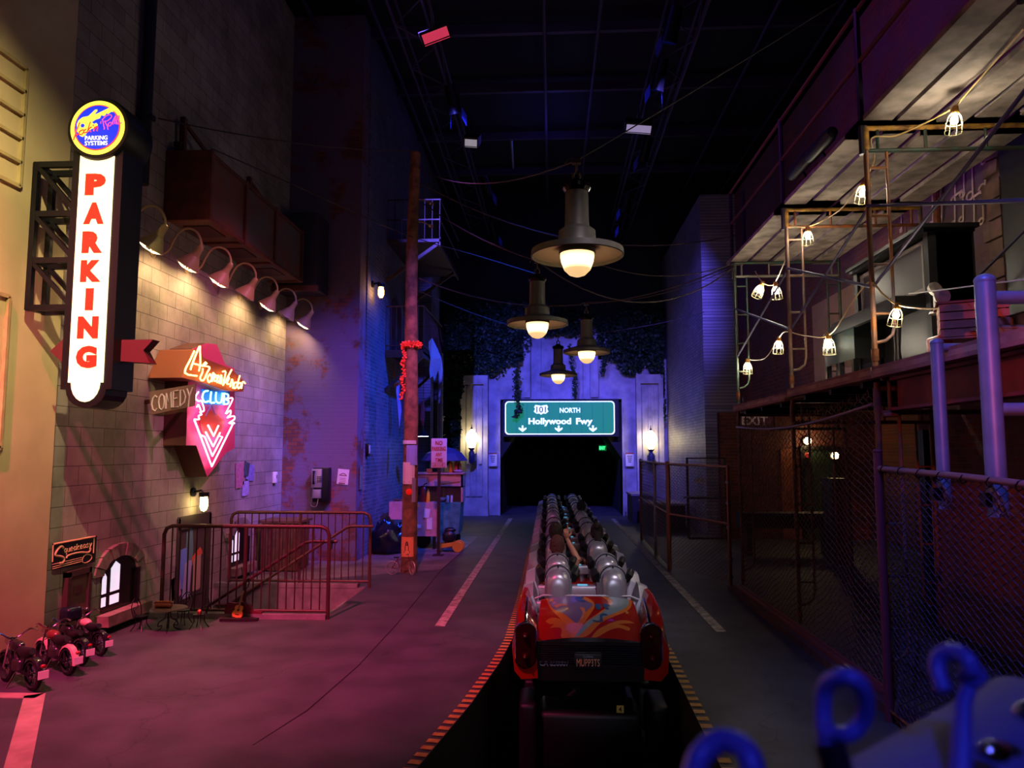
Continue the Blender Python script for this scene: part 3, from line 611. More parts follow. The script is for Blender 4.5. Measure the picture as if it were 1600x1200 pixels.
m.build('neon_script', mat('neon_orange', 'ffd9a0', .3, emit=7, ecol='ffac58'), t)
pd = lambda x, y: (260+x/8, 600+y/8)
B = [[(520,85),(470,100),(450,170),(480,225),(525,215)],[(560,95),(550,225),(600,232)],[(622,100),(617,200),(650,236),(688,215),(700,110)],[(722,118),(715,250)],[(722,118),(772,135),(762,180),(720,185)],[(720,185),(776,210),(765,248),(715,250)]]
m = MB()
for s_ in B: m.tube(smoothpts([NP(*pd(a, b), NX+.07) for a, b in s_], 3), .012, 6)
m.build('neon_club_lettering', mat('neon_blue', 'b0f0ff', .3, emit=5.5, ecol='68c8ff'), t)
m = MB(); m.prism([NP(*pd(a, b), NX+.012) for a, b in [(430,60),(790,90),(780,270),(470,250)]], (.004,0,0)); m.build('blue_panel', mat('panel_blue', '1e7ac8', .4), t)
K = [[(350,450),(568,1030),(840,480)],[(430,640),(480,660),(575,900),(700,660),(660,650)],[(490,600),(585,780),(670,610)],[(520,515),(590,650),(650,520)],[(330,100),(420,110)]]
W_ = [[(400,100),(360,170),(400,215),(440,215),(470,330),(420,350),(440,380),(400,400),(410,440),(350,440)],[(380,290),(400,260),(430,330)],
     [(780,180),(830,190),(740,370),(800,330),(800,380),(760,420),(840,400),(850,440),(780,490),(850,490)]]
m = MB()
for s_ in K[:4]: m.tube([NP(*pd(a, b), NX+.07) for a, b in s_], .012, 6)
for s_ in W_: m.tube(smoothpts([NP(*pd(a, b), NX+.07) for a, b in s_], 3), .010, 6)
m.build('neon_diamond_and_profiles', mat('neon_pink', 'ffd0e0', .3, emit=8.5, ecol='ff8fae'), t)
m = MB(); m.tube([NP(*pd(a, b), NX+.03) for a, b in [(490,400),(560,260),(610,380)]], .010, 6); m.build('unlit_tube', mat('dull_tube', '8a70b0', .3), t)
m = MB(); m.prism([NP(*pd(a, b), NX+.012) for a, b in [(400,420),(520,330),(600,350),(720,460),(680,620),(600,660),(450,620)]], (.004,0,0)); m.build('orange_panel', mat('panel_orange', 'c8501e', .4), t)

# hand lettered board
BY = 8.75
t = thing('comedy_board', 'tilted wooden board hand lettered COMEDY beside the neon sign', 'sign', at(268, 623, Y=BY))
c4 = [at(*p, Y=BY) for p in [(233,612),(305,600),(303,634),(236,648)]]
m = MB(); m.prism(c4, (0, .03, 0)); m.build('board', mat('comedy_board', '8f6a60', .7, var=.15), t)
m = MB(); 
for s_ in strokes('COMEDY', lambda a, b: at(237+a*64, 643-a*12-b*(24+2*a), Y=BY-.006), 1.22): m.tube(s_, .0095, 5)
m.build('white_lettering', mat('chalk_white', 'e8d8d0', .7), t)
m = MB(); m.bar(at(223, 629, Y=BY+.05), at(300, 618, Y=BY+.05), .04, .05); m.bar(at(298,618,Y=BY+.05), at(292,625,X=-4.98)+Vector((.1,0.0,0)), .04, .04); m.build('support_bar', mat('arrow_red', '7a2c22'), t)

# jelly jar lamp over the basement door
def jar_lamp(name, label, base, col_, emit, dirx=1, s=1.0):
    t = thing(name, label, 'wall lamp', base); b = Vector(base)
    m = MB(); m.lathe([(.001,0),(.05*s,0),(.05*s,.03*s),(.001,.03*s)], b, 14, (dirx,0,0)); m.tube([b+Vector((dirx*.02*s,0,0)), b+Vector((dirx*.11*s,0,.02*s)), b+Vector((dirx*.14*s,0,-.02*s))], .014*s, 6); m.lathe([(.001,0),(.055*s,0),(.055*s,-.05*s),(.001,-.05*s)], b+Vector((dirx*.14*s,0,0)), 14); m.build('bracket', M_black, t)
    m = MB(); m.lathe([(.035*s,0),(.042*s,-.05*s),(.042*s,-.11*s),(.025*s,-.15*s),(.001,-.16*s)], b+Vector((dirx*.14*s,0,-.05*s)), 14); m.build('glass_jar', mat(col_+'_glow', 'fff0c0', .3, emit=emit, ecol=col_), t)
    m = MB()
    for k in range(4):
        a = PI*k/4+.2; c_ = b+Vector((dirx*.14*s,0,-.05*s)); e = Vector((math.cos(a),math.sin(a),0))*.048*s
        m.tube([c_+e, c_+e+Vector((0,0,-.13*s)), c_+Vector((0,0,-.19*s)), c_-e+Vector((0,0,-.13*s)), c_-e], .003*s, 4)
    m.build('wire_cage', M_black, t); return t
jar_lamp('jar_wall_lamp', 'caged jar lamp glowing over the basement door below the neon sign', tuple(at(300, 769, X=-5.0)), 'ffe890', 26, s=1.25)
# papers on the block wall and a switch box
for (px, py, w_, h_, c, rt, lb) in [(374,742,.2,.5,'b06a80',.1,'torn pink bill on the block wall left of the pale bill'), (391,738,.2,.34,'7a72b0',-.2,'lilac paper pinned on the block wall at the upper right of the bills'), (385,733,.13,.3,'3c4c50',-.25,'dark green slip on top of the bills on the block wall'), (383,763,.17,.3,'a898c8',0,'pale violet bill with a round seal low in the cluster on the block wall')]:
    c0 = at(px, py, X=-4.99); m = MB(); fm = frame(c0, (0,1,0), (0,0,1)) @ Matrix.Rotation(rt, 4, 'Z'); w_ *= 1.5
    m.prism([fm @ Vector((a*w_, b*h_*.8, 0)) for a, b in ((-.5,-.5),(.1,-.52),(.5,-.4),(.45,.5),(-.1,.46),(-.5,.5))], (.005+.004*(px % 3), 0, 0)); o = tag(m.build('poster', mat('bill_'+c, c, .8, var=.25, scale=20)), lb, 'poster')
c0 = at(427, 746, X=-5); t = thing('switch_box', 'small pale junction box on the block wall near the brick corner', 'switch box', c0)
m = MB(); m.rbox(c0+Vector((.03,0,0)), (.06,.11,.2), .012); m.build('box', M_white, t)
m = MB(); m.rbox(c0+Vector((.065,0,.02)), (.01,.05,.06), .004); m.build('cover', mat('dull_grey', '8a8890', .5), t)

# ---- stair railings
def railing(label, y, x0, x1, n, mtl, mid=True):
    t = thing('stair_railing', label, 'railing', (x0, y, 0)); h = 1.09; r = .024
    pts = [(x0, y, 0), (x0, y, h-.1), (x0+.03, y, h-.03), (x0+.1, y, h), (x1-.1, y, h), (x1-.03, y, h-.03), (x1, y, h-.1), (x1, y, 0)]
    m = MB(); m.tube(pts, r, 10); m.build('tubular_frame', mtl, t)
    m = MB(); m.cyl((x0, y, .09), (x1, y, .09), .018); m.build('bottom_rail', mtl, t)
    if mid: 
        m = MB(); m.cyl(((x0+x1)/2, y, 0), ((x0+x1)/2, y, h), .022); m.build('centre_post', mtl, t)
    for k in range(1, n):
        x = x0+(x1-x0)*k/n
        m = MB(); m.cyl((x, y, .09), (x, y, h-.01), .0085, n=6); m.build('baluster', mtl, t)
    return t
M_rail = mat('rail_brown', '4a2e2c', .45, .4)
r1 = railing('near stair railing, dark brown bars between the stairwell and the street', 8.9, -4.74, -2.69, 20, M_rail)
r2 = railing('far stair railing, reddish bars on the brick building side of the stairwell', 10.93, -4.8, -2.69, 20, mat('rail_red', '5a3a36', .45, .4))
def handrail(label, y, mtl, parent_y):
    t = thing('handrail', label, 'handrail', (-2.69, y, 0)); m = MB()
    m.tube([(-2.62, y, .9), (-2.95, y, .9), (-3.02, y, .88), (-4.72, y, -.22), (-4.8, y, -.25), (-4.95, y, -.25)], .02, 8); m.build('rail', mtl, t)
    m = MB()
    for x, z in ((-2.68, .9), (-3.7, .44)): m.tube([(x, y, z-.02), (x, y+(.03 if y < parent_y else -.03), z-.08), (x, parent_y, z-.1)], .008, 6)
    m.build('bracket', mtl, t)
handrail('sloping handrail fixed along the near stair railing', 9.0, M_rail, 8.9)
handrail('sloping handrail fixed along the far stair railing', 10.83, mat('rail_red', '7a3e36'), 10.93)
# wooden box at foot of brick wall
t = thing('wooden_box', 'old brown wooden box standing against the corner behind the far stair railing', 'box', (-4.5, 12.6, 0))
m = MB(); c0 = at(440, 885, Z=0)
for k in range(5): m.box((-4.86+k*.125, 12.25, .02), (-4.745+k*.125, 12.29, .8))
m.box((-4.86, 12.29, .02), (-4.24, 12.85, .78)); m.build('planked_sides', M_brownwood, t)
m = MB(); m.box((-4.9, 12.2, .8), (-4.2, 12.9, .84)); m.build('lid', M_brownwood, t)
# ================================================================== PLASTER SIDE MINIATURES
def motorcycle(label, loc, rz, paint, s=1.0, box=False, fender=None):
    """toy-sized cruiser, length about 0.62 m; +X is the front"""
    t = thing('miniature_motorcycle', label, 'motorcycle', (0,0,0), 0, None)
    L_ = .20*s
    for nm, x in (('rear_wheel', -L_), ('front_wheel', L_)):
        m = MB(); m.lathe([(.085*s,-.022*s),(.105*s,-.014*s),(.11*s,0),(.105*s,.014*s),(.085*s,.022*s),(.085*s,-.022*s)], (x,0,.11*s), 22, (0,1,0)); wh = m.build(nm, M_rubber, t)
        m = MB()
        for k in range(7): a = PI*k/7; m.cyl((x+.085*s*math.cos(a),0,.11*s+.085*s*math.sin(a)),(x-.085*s*math.cos(a),0,.11*s-.085*s*math.sin(a)),.0025*s,n=4)
        m.lathe([(.001,-.02*s),(.02*s,-.02*s),(.02*s,.02*s),(.001,.02*s)],(x,0,.11*s),10,(0,1,0)); m.build('spokes', M_chrome, wh)
    m = MB(); m.tube([(-L_,0.03*s,.11*s),(-.05*s,.03*s,.12*s),(.08*s,0.02*s,.15*s),(.13*s,0,.25*s),(0,0,.24*s),(-.12*s,0,.21*s),(-L_,.03*s,.11*s)], .009*s, 6); m.tube([(-L_,-.03*s,.11*s),(-.05*s,-.03*s,.12*s),(.08*s,-.02*s,.15*s)],.009*s,6); m.build('chassis', M_black, t)
    m = MB(); m.rbox((-.0*s,0,.15*s),(.12*s,.08*s,.09*s),.02*s)
    for sx_ in (-.035,.035):
        m.cyl((sx_*s,0,.17*s),(sx_*1.6*s,0,.235*s),.026*s,.022*s,10)
    m.build('engine', mat('engine_metal','6a6a70',.3,.9), t)
    m = MB(); m.tube([(.05*s,-.05*s,.13*s),(.02*s,-.055*s,.085*s),(-.1*s,-.055*s,.08*s),(-.26*s,-.055*s,.1*s)],[.011*s,.011*s,.012*s,.016*s],8); m.build('exhaust_pipe', M_chrome, t)
    m = MB(); m.ball((.06*s,0,.275*s),.055*s,1.45,.75,.72); m.build('fuel_tank', paint, t)
    m = MB(); m.tube([(.02*s,0,.262*s),(-.05*s,0,.245*s),(-.12*s,0,.25*s),(-.17*s,0,.27*s)],[.028*s,.04*s,.04*s,.024*s],10); m.build('seat', mat('black_leather','141216',.5), t)
    fm = fender or paint
    for nm, x, a0, a1 in (('rear_fender',-L_,.2,3.3),('front_fender',L_,.5,2.7)):
        m = MB(); rr = .122*s; ring=[]
        for k in range(9):
            a = a0+(a1-a0)*k/8; c_ = Vector((x+rr*math.cos(a),0,.11*s+rr*math.sin(a))); n_ = Vector((math.cos(a),0,math.sin(a)))
            ring.append([c_+Vector((0,-.026*s,0))-n_*.015*s, c_+Vector((0,-.02*s,0)), c_+n_*.006*s, c_+Vector((0,.02*s,0)), c_+Vector((0,.026*s,0))-n_*.015*s, c_-n_*.002*s])
        m.loft(ring); m.build(nm, fm, t)
    m = MB()
    for sy in (-.025,.025): m.tube([(L_,sy*s,.11*s),(.13*s,sy*s,.31*s)],.007*s,6)
    m.build('fork', M_chrome, t)
    m = MB(); m.tube(smoothpts([(.06*s,-.13*s,.36*s),(.10*s,-.10*s,.375*s),(.125*s,-.03*s,.325*s),(.125*s,.03*s,.325*s),(.10*s,.10*s,.375*s),(.06*s,.13*s,.36*s)]),.0065*s,6); m.build('handlebar', M_chrome, t)
    m = MB(); m.lathe([(.001,.03*s),(.025*s,.015*s),(.034*s,-.02*s),(.001,-.022*s)],(.165*s,0,.30*s),12,(-1,0,0)); m.build('headlamp', M_chrome, t)
    m = MB(); m.ball((-.335*s,0,.19*s),.014*s,1,1.3,1); m.build('tail_light', mat('tail_red','8a1818',.3), t)
    m = MB(); m.box((-.345*s,-.035*s,.105*s),(-.34*s,.035*s,.16*s)); m.build('number_plate', M_white, t)
    m = MB(); m.tube([(0,.03*s,.1*s),(-.01*s,.09*s,.01*s)],.006*s,5); m.build('kickstand', M_chrome, t)
    if box:
        m = MB(); m.M = Matrix.Translation((.05*s,-.02*s,.40*s)) @ Matrix.Rotation(.2,4,'Z'); m.rbox((0,0,0),(.13*s,.15*s,.12*s),.03*s); m.build('windscreen_box', mat('navy_gloss','0c0e22',.3), t)
    t.location = loc; t.rotation_euler = (0,0,rz); return t
P_blk = mat('moto_black', '17151b', .25, coat=.6); P_red = mat('moto_maroon', '6a2a26', .25, coat=.6); P_cr = mat('moto_cream', 'c9a090', .3, coat=.5)
motorcycle('miniature black motorcycle nearest the white parking box, at the front of the row', (-4.56, 6.27, 0), R(150), P_blk, 1.18)
motorcycle('miniature motorcycle second from the white parking box, cream rear fender', (-4.54, 6.70, 0), R(150), P_red, 1.15, fender=P_cr)
motorcycle('miniature motorcycle with a square navy windscreen, third in the row', (-4.60, 6.98, 0), R(150), P_blk, 1.1, box=True)
motorcycle('miniature motorcycle with pale tank, farthest back near the tiny door', (-4.62, 7.30, 0), R(152), P_cr, 1.05, fender=P_blk)

# cafe table for the rats
tx = at(265, 945, X=-4.25); TB = at(262, 985, Z=0)
t = thing('miniature_cafe_table', 'tiny round cafe table with scrolled iron legs in front of the near railing', 'table', (TB.x, TB.y, 0))
m = MB(); m.lathe([(.001,.235),(.19,.235),(.2,.24),(.19,.25),(.001,.25)], (TB.x, TB.y, 0), 30); m.build('table_top', mat('table_top_brown','6a4a42',.4), t)
for k in range(4):
    a = PI/2*k+.4; e = Vector((math.cos(a), math.sin(a), 0)); c_ = Vector((TB.x, TB.y, 0))
    m = MB(); m.tube(smoothpts([c_+e*.02+Vector((0,0,.235)), c_+e*.03+Vector((0,0,.14)), c_+e*.09+Vector((0,0,.1)), c_+e*.1+Vector((0,0,.05)), c_+e*.06+Vector((0,0,.06)), c_+e*.08+Vector((0,0,.02)), c_+e*.14+Vector((0,0,.0))]), .006, 6); m.build('leg', M_black, t)
def chair(label, x, y, rz):
    t = thing('miniature_iron_chair', label, 'chair', (0,0,0))
    m = MB(); m.lathe([(.001,.15),(.07,.15),(.07,.162),(.001,.162)], (0,0,0), 16); m.build('seat', M_black, t)
    for sx_, sy in ((-1,-1),(1,-1),(1,1),(-1,1)):
        m = MB(); m.tube(smoothpts([(sx_*.045,sy*.045,.15),(sx_*.04,sy*.04,.08),(sx_*.075,sy*.075,0)]), .005, 5); m.build('leg', M_black, t)
    m = MB(); m.tube(smoothpts([(-.06,.05,.15),(-.075,.07,.25),(-.04,.08,.33),(0,.085,.35),(.04,.08,.33),(.075,.07,.25),(.06,.05,.15)]), .0055, 5)
    m.tube(smoothpts([(0,.06,.16),(-.03,.07,.22),(.03,.075,.26),(0,.08,.34)]), .004, 5); m.tube(smoothpts([(-.03,.06,.16),(-.05,.07,.25),(-.01,.075,.25)]), .004, 5); m.build('backrest', M_black, t)
    t.location = (x, y, 0); t.rotation_euler = (0,0,rz)
chair('tiny black iron chair at the left of the cafe table', TB.x-.30, TB.y-.02, R(80))
chair('tiny black iron chair behind the cafe table', TB.x+.02, TB.y+.30, R(-5))
chair('tiny black iron chair at the right of the cafe table', TB.x+.31, TB.y+.1, R(-95))
c0 = Vector((TB.x-.05, TB.y-.02, .25))
t = thing('hot_dog', 'oversized hot dog in a bun lying on the tiny cafe table', 'hot dog', c0)
m = MB(); m.tube([c0+Vector((-.1,0,.028)), c0+Vector((-.085,0,.028)), c0+Vector((.085,0,.028)), c0+Vector((.1,0,.028))], [.012,.03,.03,.012], 10); m.build('bun', mat('bun','a0583a',.6), t)
m = MB(); m.tube([c0+Vector((-.11,0,.055)), c0+Vector((-.09,0,.055)), c0+Vector((.09,0,.055)), c0+Vector((.11,0,.055))], [.006,.016,.016,.006], 8); m.build('sausage', mat('sausage','8a3022',.4), t)
m = MB(); m.tube([c0+Vector((-.09+.02*k, .008*(-1)**k, .073)) for k in range(10)], .005, 5); m.build('mustard', mat('mustard','e0903a',.4), t)
c0 = Vector((TB.x+.31, TB.y+.1, .162))
t = thing('cupcake', 'little red cupcake on the seat of the right cafe chair', 'cupcake', c0)
m = MB(); m.lathe([(.001,0),(.018,0),(.026,.025),(.001,.025)], c0, 12); m.build('cup', mat('cup_red','b03030',.5), t)
m = MB(); m.ball(c0+Vector((0,0,.03)), .026, 1,1,.8); m.build('icing', mat('icing','d86a5a',.5), t)
# guitar and case
G = at(368, 970, Z=0)
t = thing('guitar_case', 'open dark red guitar case lying against the near railing', 'guitar case', (G.x, G.y+.06, 0))
def gshape(s): return [(s*x, s*z) for x, z in [(-.5,0),(-.5,.18),(-.42,.3),(-.2,.27),(.0,.3),(.2,.2),(.5,.16),(.5,.02),(.2,0)]]
m = MB(); m.prism([Vector((G.x+x+.03, G.y+.1, z+.02)) for x, z in [(-.2,0),(-.22,.08),(-.17,.17),(-.08,.16),(0,.18),(.08,.15),(.13,.08),(.24,.06),(.24,0)]], (0,.05,0)); m.build('case_lid', mat('case_red','5a1420',.5), t)
m = MB(); m.prism([Vector((G.x+x+.03, G.y+y, .004)) for x, y in [(-.2,-.06),(-.22,.0),(-.18,.07),(-.05,.06),(.08,.07),(.24,.03),(.24,-.02),(.08,-.05)]], (0,0,.03)); m.build('case_base', mat('case_black','1a0c10',.5), t)
t = thing('miniature_acoustic_guitar', 'tiny acoustic guitar leaning upright in its open case', 'guitar', (G.x, G.y, .03))
fm = Matrix.Translation((G.x, G.y+.02, .035)) @ Matrix.Rotation(R(-14), 4, 'X') @ Matrix.Rotation(R(8), 4, 'Y')
m = MB(); prof = [(0,0),(.05,.003),(.066,.03),(.06,.06),(.042,.082),(.05,.105),(.044,.13),(.015,.14)]
m.prism([fm @ Vector((x, 0, z)) for x, z in prof + [(-x, z) for x, z in reversed(prof[1:])]], fm.to_3x3() @ Vector((0, .028, 0))); m.build('soundbox', mat('guitar_wood','d88a3a',.35), t)
m = MB(); m.M = fm; m.box((-.009,-.006,.09),(.009,.006,.27)); m.box((-.014,-.004,.27),(.014,.006,.31)); m.build('neck', mat('neck_wood','8a6a50',.5), t)
m = MB(); m.M = fm; m.lathe([(.001,-.001),(.016,-.001),(.016,-.003),(.001,-.003)], (0,0,.088), 16, (0,1,0)); m.box((-.025,-.004,.03),(.025,-.001,.038)); m.build('sound_hole_and_bridge', mat('neck_dark','1a100a',.5), t)

# ================================================================== BROWN BRICK FACE: PAYPHONE, POSTER
BYF = 13.5
c0 = at(503, 757, Y=BYF)
t = thing('pay_phone', 'black and silver wall pay phone with handset on the brown brick wall', 'pay phone', c0+Vector((0,0,-.3)))
m = MB(); m.rbox(c0+Vector((.03,-.09,0)), (.30,.18,.62), .02); m.build('backboard', M_black, t)
m = MB(); m.rbox(c0+Vector((-.035,-.2,.12)), (.19,.05,.34), .012); m.build('face_plate', mat('phone_silver','b0a8b0',.35,.7), t)
m = MB(); m.tube([c0+Vector((-.075,-.25,.25)), c0+Vector((-.075,-.27,.2)), c0+Vector((-.075,-.27,.08)), c0+Vector((-.075,-.25,.02))], [.026,.015,.015,.026], 8); m.build('handset', M_black, t)
m = MB(); m.tube(smoothpts([c0+Vector((-.075,-.25,.02)), c0+Vector((-.09,-.25,-.2)), c0+Vector((-.12,-.24,-.36)), c0+Vector((-.02,-.24,-.38)), c0+Vector((.0,-.2,-.25))]), .006, 5); m.build('cord', mat('phone_cord','8a8070',.4,.6), t)
m = MB(); m.rbox(c0+Vector((-.03,-.2,-.16)), (.16,.05,.16), .012); m.build('coin_box', mat('phone_silver','b0a8b0'), t)
m = MB()
for i in range(3):
    for j in range(4): m.cbox(c0+Vector((-.01+.03*i,-.228,.06+.03*j)), (.02,.008,.02))
m.build('keypad', M_ink, t)
m = MB(); c1 = at(536, 745, Y=BYF-.01); fm = frame(c1, (1,0,0), (0,0,1)) @ Matrix.Rotation(-.09, 4, 'Z')
t = thing('wall_notice', 'pale printed notice on the brown brick wall right of the pay phone', 'poster', c1)
m.prism([fm @ Vector((a, b, 0)) for a, b in ((-.105,-.14),(.105,-.14),(.105,.14),(-.105,.14))], (0,-.004,0)); m.build('sheet', M_paper, t)
m = MB(); m.M = fm; m.tube([(-.06+.012*k, .03+.035*math.sin(PI*k/10), .006) for k in range(11)], .006, 5); m.box((-.07,.02,.004),(.07,.03,.008))
for k in range(3): m.box((-.06,-.03-.03*k,.004),(.06,-.024-.03*k,.007))
m.box((-.07,-.128,.004),(.05,-.108,.008)); m.build('printing', mat('print_red','7a3a44',.8), t)

# ---- utility pole with its papers and lei
PX, PY_ = -2.38, 12.35
t = thing('utility_pole', 'tall weathered wooden utility pole at the street edge', 'pole', (PX, PY_, 0))
def pr_(z): return .135 - .045*z/7.2
m = MB(); m.tube([(PX+.004*z*math.sin(z), PY_+.02*z/7, z) for z in [k*.45 for k in range(17)]], [pr_(k*.45)*(1+.03*math.sin(k*2.3)) for k in range(17)], 18); m.build('pole_shaft', M_wood, t)
for z, s in ((6.35, 1), (5.95, 1)):
    m = MB(); m.tube([(PX+.1, PY_-.03, z), (PX+.2, PY_-.06, z-.02), (PX+.27, PY_-.06, z-.06)], .012, 6); m.lathe([(.001,0),(.03,0),(.035,.03),(.02,.05),(.035,.07),(.001,.08)], (PX+.29, PY_-.06, z-.07), 10, (1,0,-.4))
    m.build('insulator', mat('insulator','9a8070',.4), t)
m = MB(); m.lathe([(.001,0),(.055,0),(.05,.02),(.001,.03)], (PX+.01, PY_-.115, at(638,768,Y=PY_).z), 16, (0,-1,0)); m.build('red_reflector', mat('reflector','e03020',.3,emit=.15,ecol='ff2010'), t)
def pole_sheet(label, py, h, wd, c, a0=0, dx=0, marks=None):
    z = at(640, py, Y=PY_).z; r_ = pr_(z)+.006
    tt = thing('pole_notice', label, 'notice', (PX, PY_-r_, z-h/2)); m = MB(); n = 8; half = wd/2/r_; ring = []
    for k in range(n+1):
        a = -PI/2+a0-half+2*half*k/n
        ring.append([Vector((PX+(r_+d)*math.cos(a)+dx, PY_+(r_+d)*math.sin(a), z+s*h/2)) for d, s in ((0,-1),(.004,-1),(.004,1),(0,1))])
    m.loft(ring, smooth=False); m.build('sheet', mat('notice_'+c, c, .8), tt)
    if marks:
        m = MB()
        for (u0, v0, u1, v1) in marks:
            q = []
            for (u, v) in ((u0,v0),(u1,v0),(u1,v1),(u0,v1)):
                a = -PI/2+a0+half*u; q.append(Vector((PX+(r_+.006)*math.cos(a)+dx, PY_+(r_+.006)*math.sin(a), z+v*h/2)))
            m.add(q, [(0,1,2,3)])
        m.build('printing', mat('print_dark','3a2422',.8), tt)
lines = [(-.7,.6-.2*k,.7,.53-.2*k) for k in range(6)]
pole_sheet('narrow white strip of paper around the pole above the other notices', 691, .06, .26, 'cfc4d8')
pole_sheet('pale blue notice curling off the pole', 711, .33, .19, '8a90e0', .25, .02, lines)
pole_sheet('white printed notice on the pole below the blue one', 739, .36, .22, 'd8c4cc', -.05, 0, lines+[(-.6,-.85,.2,-.75)])
pole_sheet('orange wanted poster with a dark figure low on the pole', 853, .32, .22, 'f08a50', -.08, 0, [(-.8,.72,.8,.9),(-.3,-.4,.3,.1),(-.22,.1,.22,.4),(-.14,.4,.14,.55),(-.45,-.6,.45,-.4),(-.8,-.9,.8,-.78)])
pole_sheet('small tan slip at the right edge of the pole under the white notice', 765, .4, .07, '8a8494', .7)
# orange lei
zl = at(645, 539, Y=PY_).z
t = thing('orange_lei', 'bright orange garland wrapped round the pole with one end hanging down', 'garland', (PX, PY_, zl))
random.seed(3)
def ruff(center, r, n, rr):
    m = MB()
    for c in center:
        for k in range(n):
            d = Vector((random.gauss(0,1), random.gauss(0,1), random.gauss(0,1))).normalized()*rr*random.uniform(.5,1.1); u = d.orthogonal().normalized()*r
            m.add([c, c+d+u, c+d*1.15, c+d-u], [(0,1,2,3)])
    return m
m = ruff([Vector((PX+.135*math.cos(2*PI*k/30), PY_+.135*math.sin(2*PI*k/30), zl+.015*math.sin(5*k))) for k in range(30)], .018, 14, .055); m.build('wrapped_flowers', mat('lei_orange','ff5030',.6,emit=.06,ecol='ff4020'), t, fix=False)
m = ruff([Vector((PX-.11-.02*math.sin(k*.8)-.02*k/24, PY_-.09, zl-.035*k)) for k in range(27)], .015, 12, .04); m.build('hanging_end', mat('lei_orange','ff5030'), t, fix=False)
# miniature bicycle at the foot
t = thing('miniature_bicycle', 'tiny bicycle chained at the foot of the utility pole', 'bicycle', (PX-.05, PY_-.3, 0))
bx, by = PX-.22, PY_-.28
for nm, x, y, a in (('rear_wheel', bx, by, 0), ('front_wheel', bx+.33, by-.02, .9)):
    ax = Vector((math.sin(a), math.cos(a), 0)); m = MB()
    m.lathe([(.098,-.007),(.108,-.007),(.112,0),(.108,.007),(.098,.007),(.098,-.007)], (x,y,.112), 26, ax); wh = m.build(nm, mat('bike_silver','b8a8a8',.35,.6), t)
    m = MB(); e1 = ax.cross(Vector((0,0,1)))
    for k in range(8): q = PI*k/8; d = e1*math.cos(q)+Vector((0,0,1))*math.sin(q); m.cyl(Vector((x,y,.112))+d*.1, Vector((x,y,.112))-d*.1, .002, n=4)
    m.build('spokes', mat('bike_silver','b8a8a8'), wh)
m = MB()
for a_, b_ in (((bx,by,.112),(bx+.12,by,.10)),((bx+.12,by,.10),(bx+.08,by,.26)),((bx,by,.112),(bx+.08,by,.24)),((bx+.12,by,.10),(bx+.28,by,.25)),((bx+.085,by,.245),(bx+.27,by,.27)),((bx+.265,by,.3),(bx+.33,by-.02,.112))): m.cyl(a_, b_, .007, n=6)
m.build('bike_frame', P_red, t)
m = MB(); m.rbox((bx+.07,by,.28),(.09,.05,.02),.008); m.build('saddle', M_black, t)
m = MB(); m.tube([(bx+.24,by-.09,.33),(bx+.27,by-.05,.335),(bx+.265,by,.31),(bx+.27,by+.05,.335),(bx+.24,by+.09,.33)], .006, 6); m.build('handlebar', M_chrome, t)
m = MB(); m.lathe([(.001,-.004),(.03,-.004),(.03,.004),(.001,.004)],(bx+.12,by-.015,.10),12,(0,1,0)); m.build('chainring', M_chrome, t)
# no parking post
NY = 14.3; nb = at(685, 868, Z=0)
t = thing('no_parking_sign', 'white and red no parking sign on a perforated steel post by the food cart', 'sign', (nb.x, nb.y, 0))
m = MB(); m.bar((nb.x, nb.y, 0), (nb.x, nb.y, at(685,690,Y=nb.y).z), .055, .055)
m.box((nb.x-.1,nb.y-.1,0),(nb.x+.1,nb.y+.1,.02)); m.build('post', mat('post_dark','3a2226',.6,.4), t)
m = MB()
for k in range(30): m.cbox((nb.x, nb.y-.0285, .1+.06*k), (.014,.002,.014))
m.build('post_holes', M_black, t)
A = at(674, 685, Y=nb.y-.04); Bq = at(698, 731, Y=nb.y-.04)
m = MB(); m.rbox(((A.x+Bq.x)/2, nb.y-.04, (A.z+Bq.z)/2), (Bq.x-A.x, .012, A.z-Bq.z), .005); m.build('sign_plate', mat('np_white','d8b8bc',.5), t)
M_npr = mat('np_red', 'b03038', .5); cx_ = (A.x+Bq.x)/2
for s_, py, wf, hf in (('NO', 692, .45, .085), ('PARKING', 701, .88, .085), ('ANY', 710, .42, .075), ('TIME', 718.5, .5, .07)):
    text(s_, frame((cx_, nb.y-.048, at(686, py, Y=nb.y-.04).z), (1,0,0), (0,0,1)), (Bq.x-A.x)*wf, hf, M_npr, 'lettering', t, .02)
m = MB(); zq = at(686, 726.5, Y=nb.y-.04).z
for a_, b_ in (((-.12,.04),(.12,.04)),((.12,.04),(.12,-.035)),((.12,-.035),(-.12,-.035)),((-.12,-.035),(-.12,.04)),((-.09,.0),(.09,0)),((-.09,0),(-.06,.02)),((-.09,0),(-.06,-.02)),((.09,0),(.06,.02)),((.09,0),(.06,-.02))): m.bar((cx_+a_[0],nb.y-.048,zq+a_[1]),(cx_+b_[0],nb.y-.048,zq+b_[1]),.008,.008)
m.build('arrow_panel', M_npr, t)

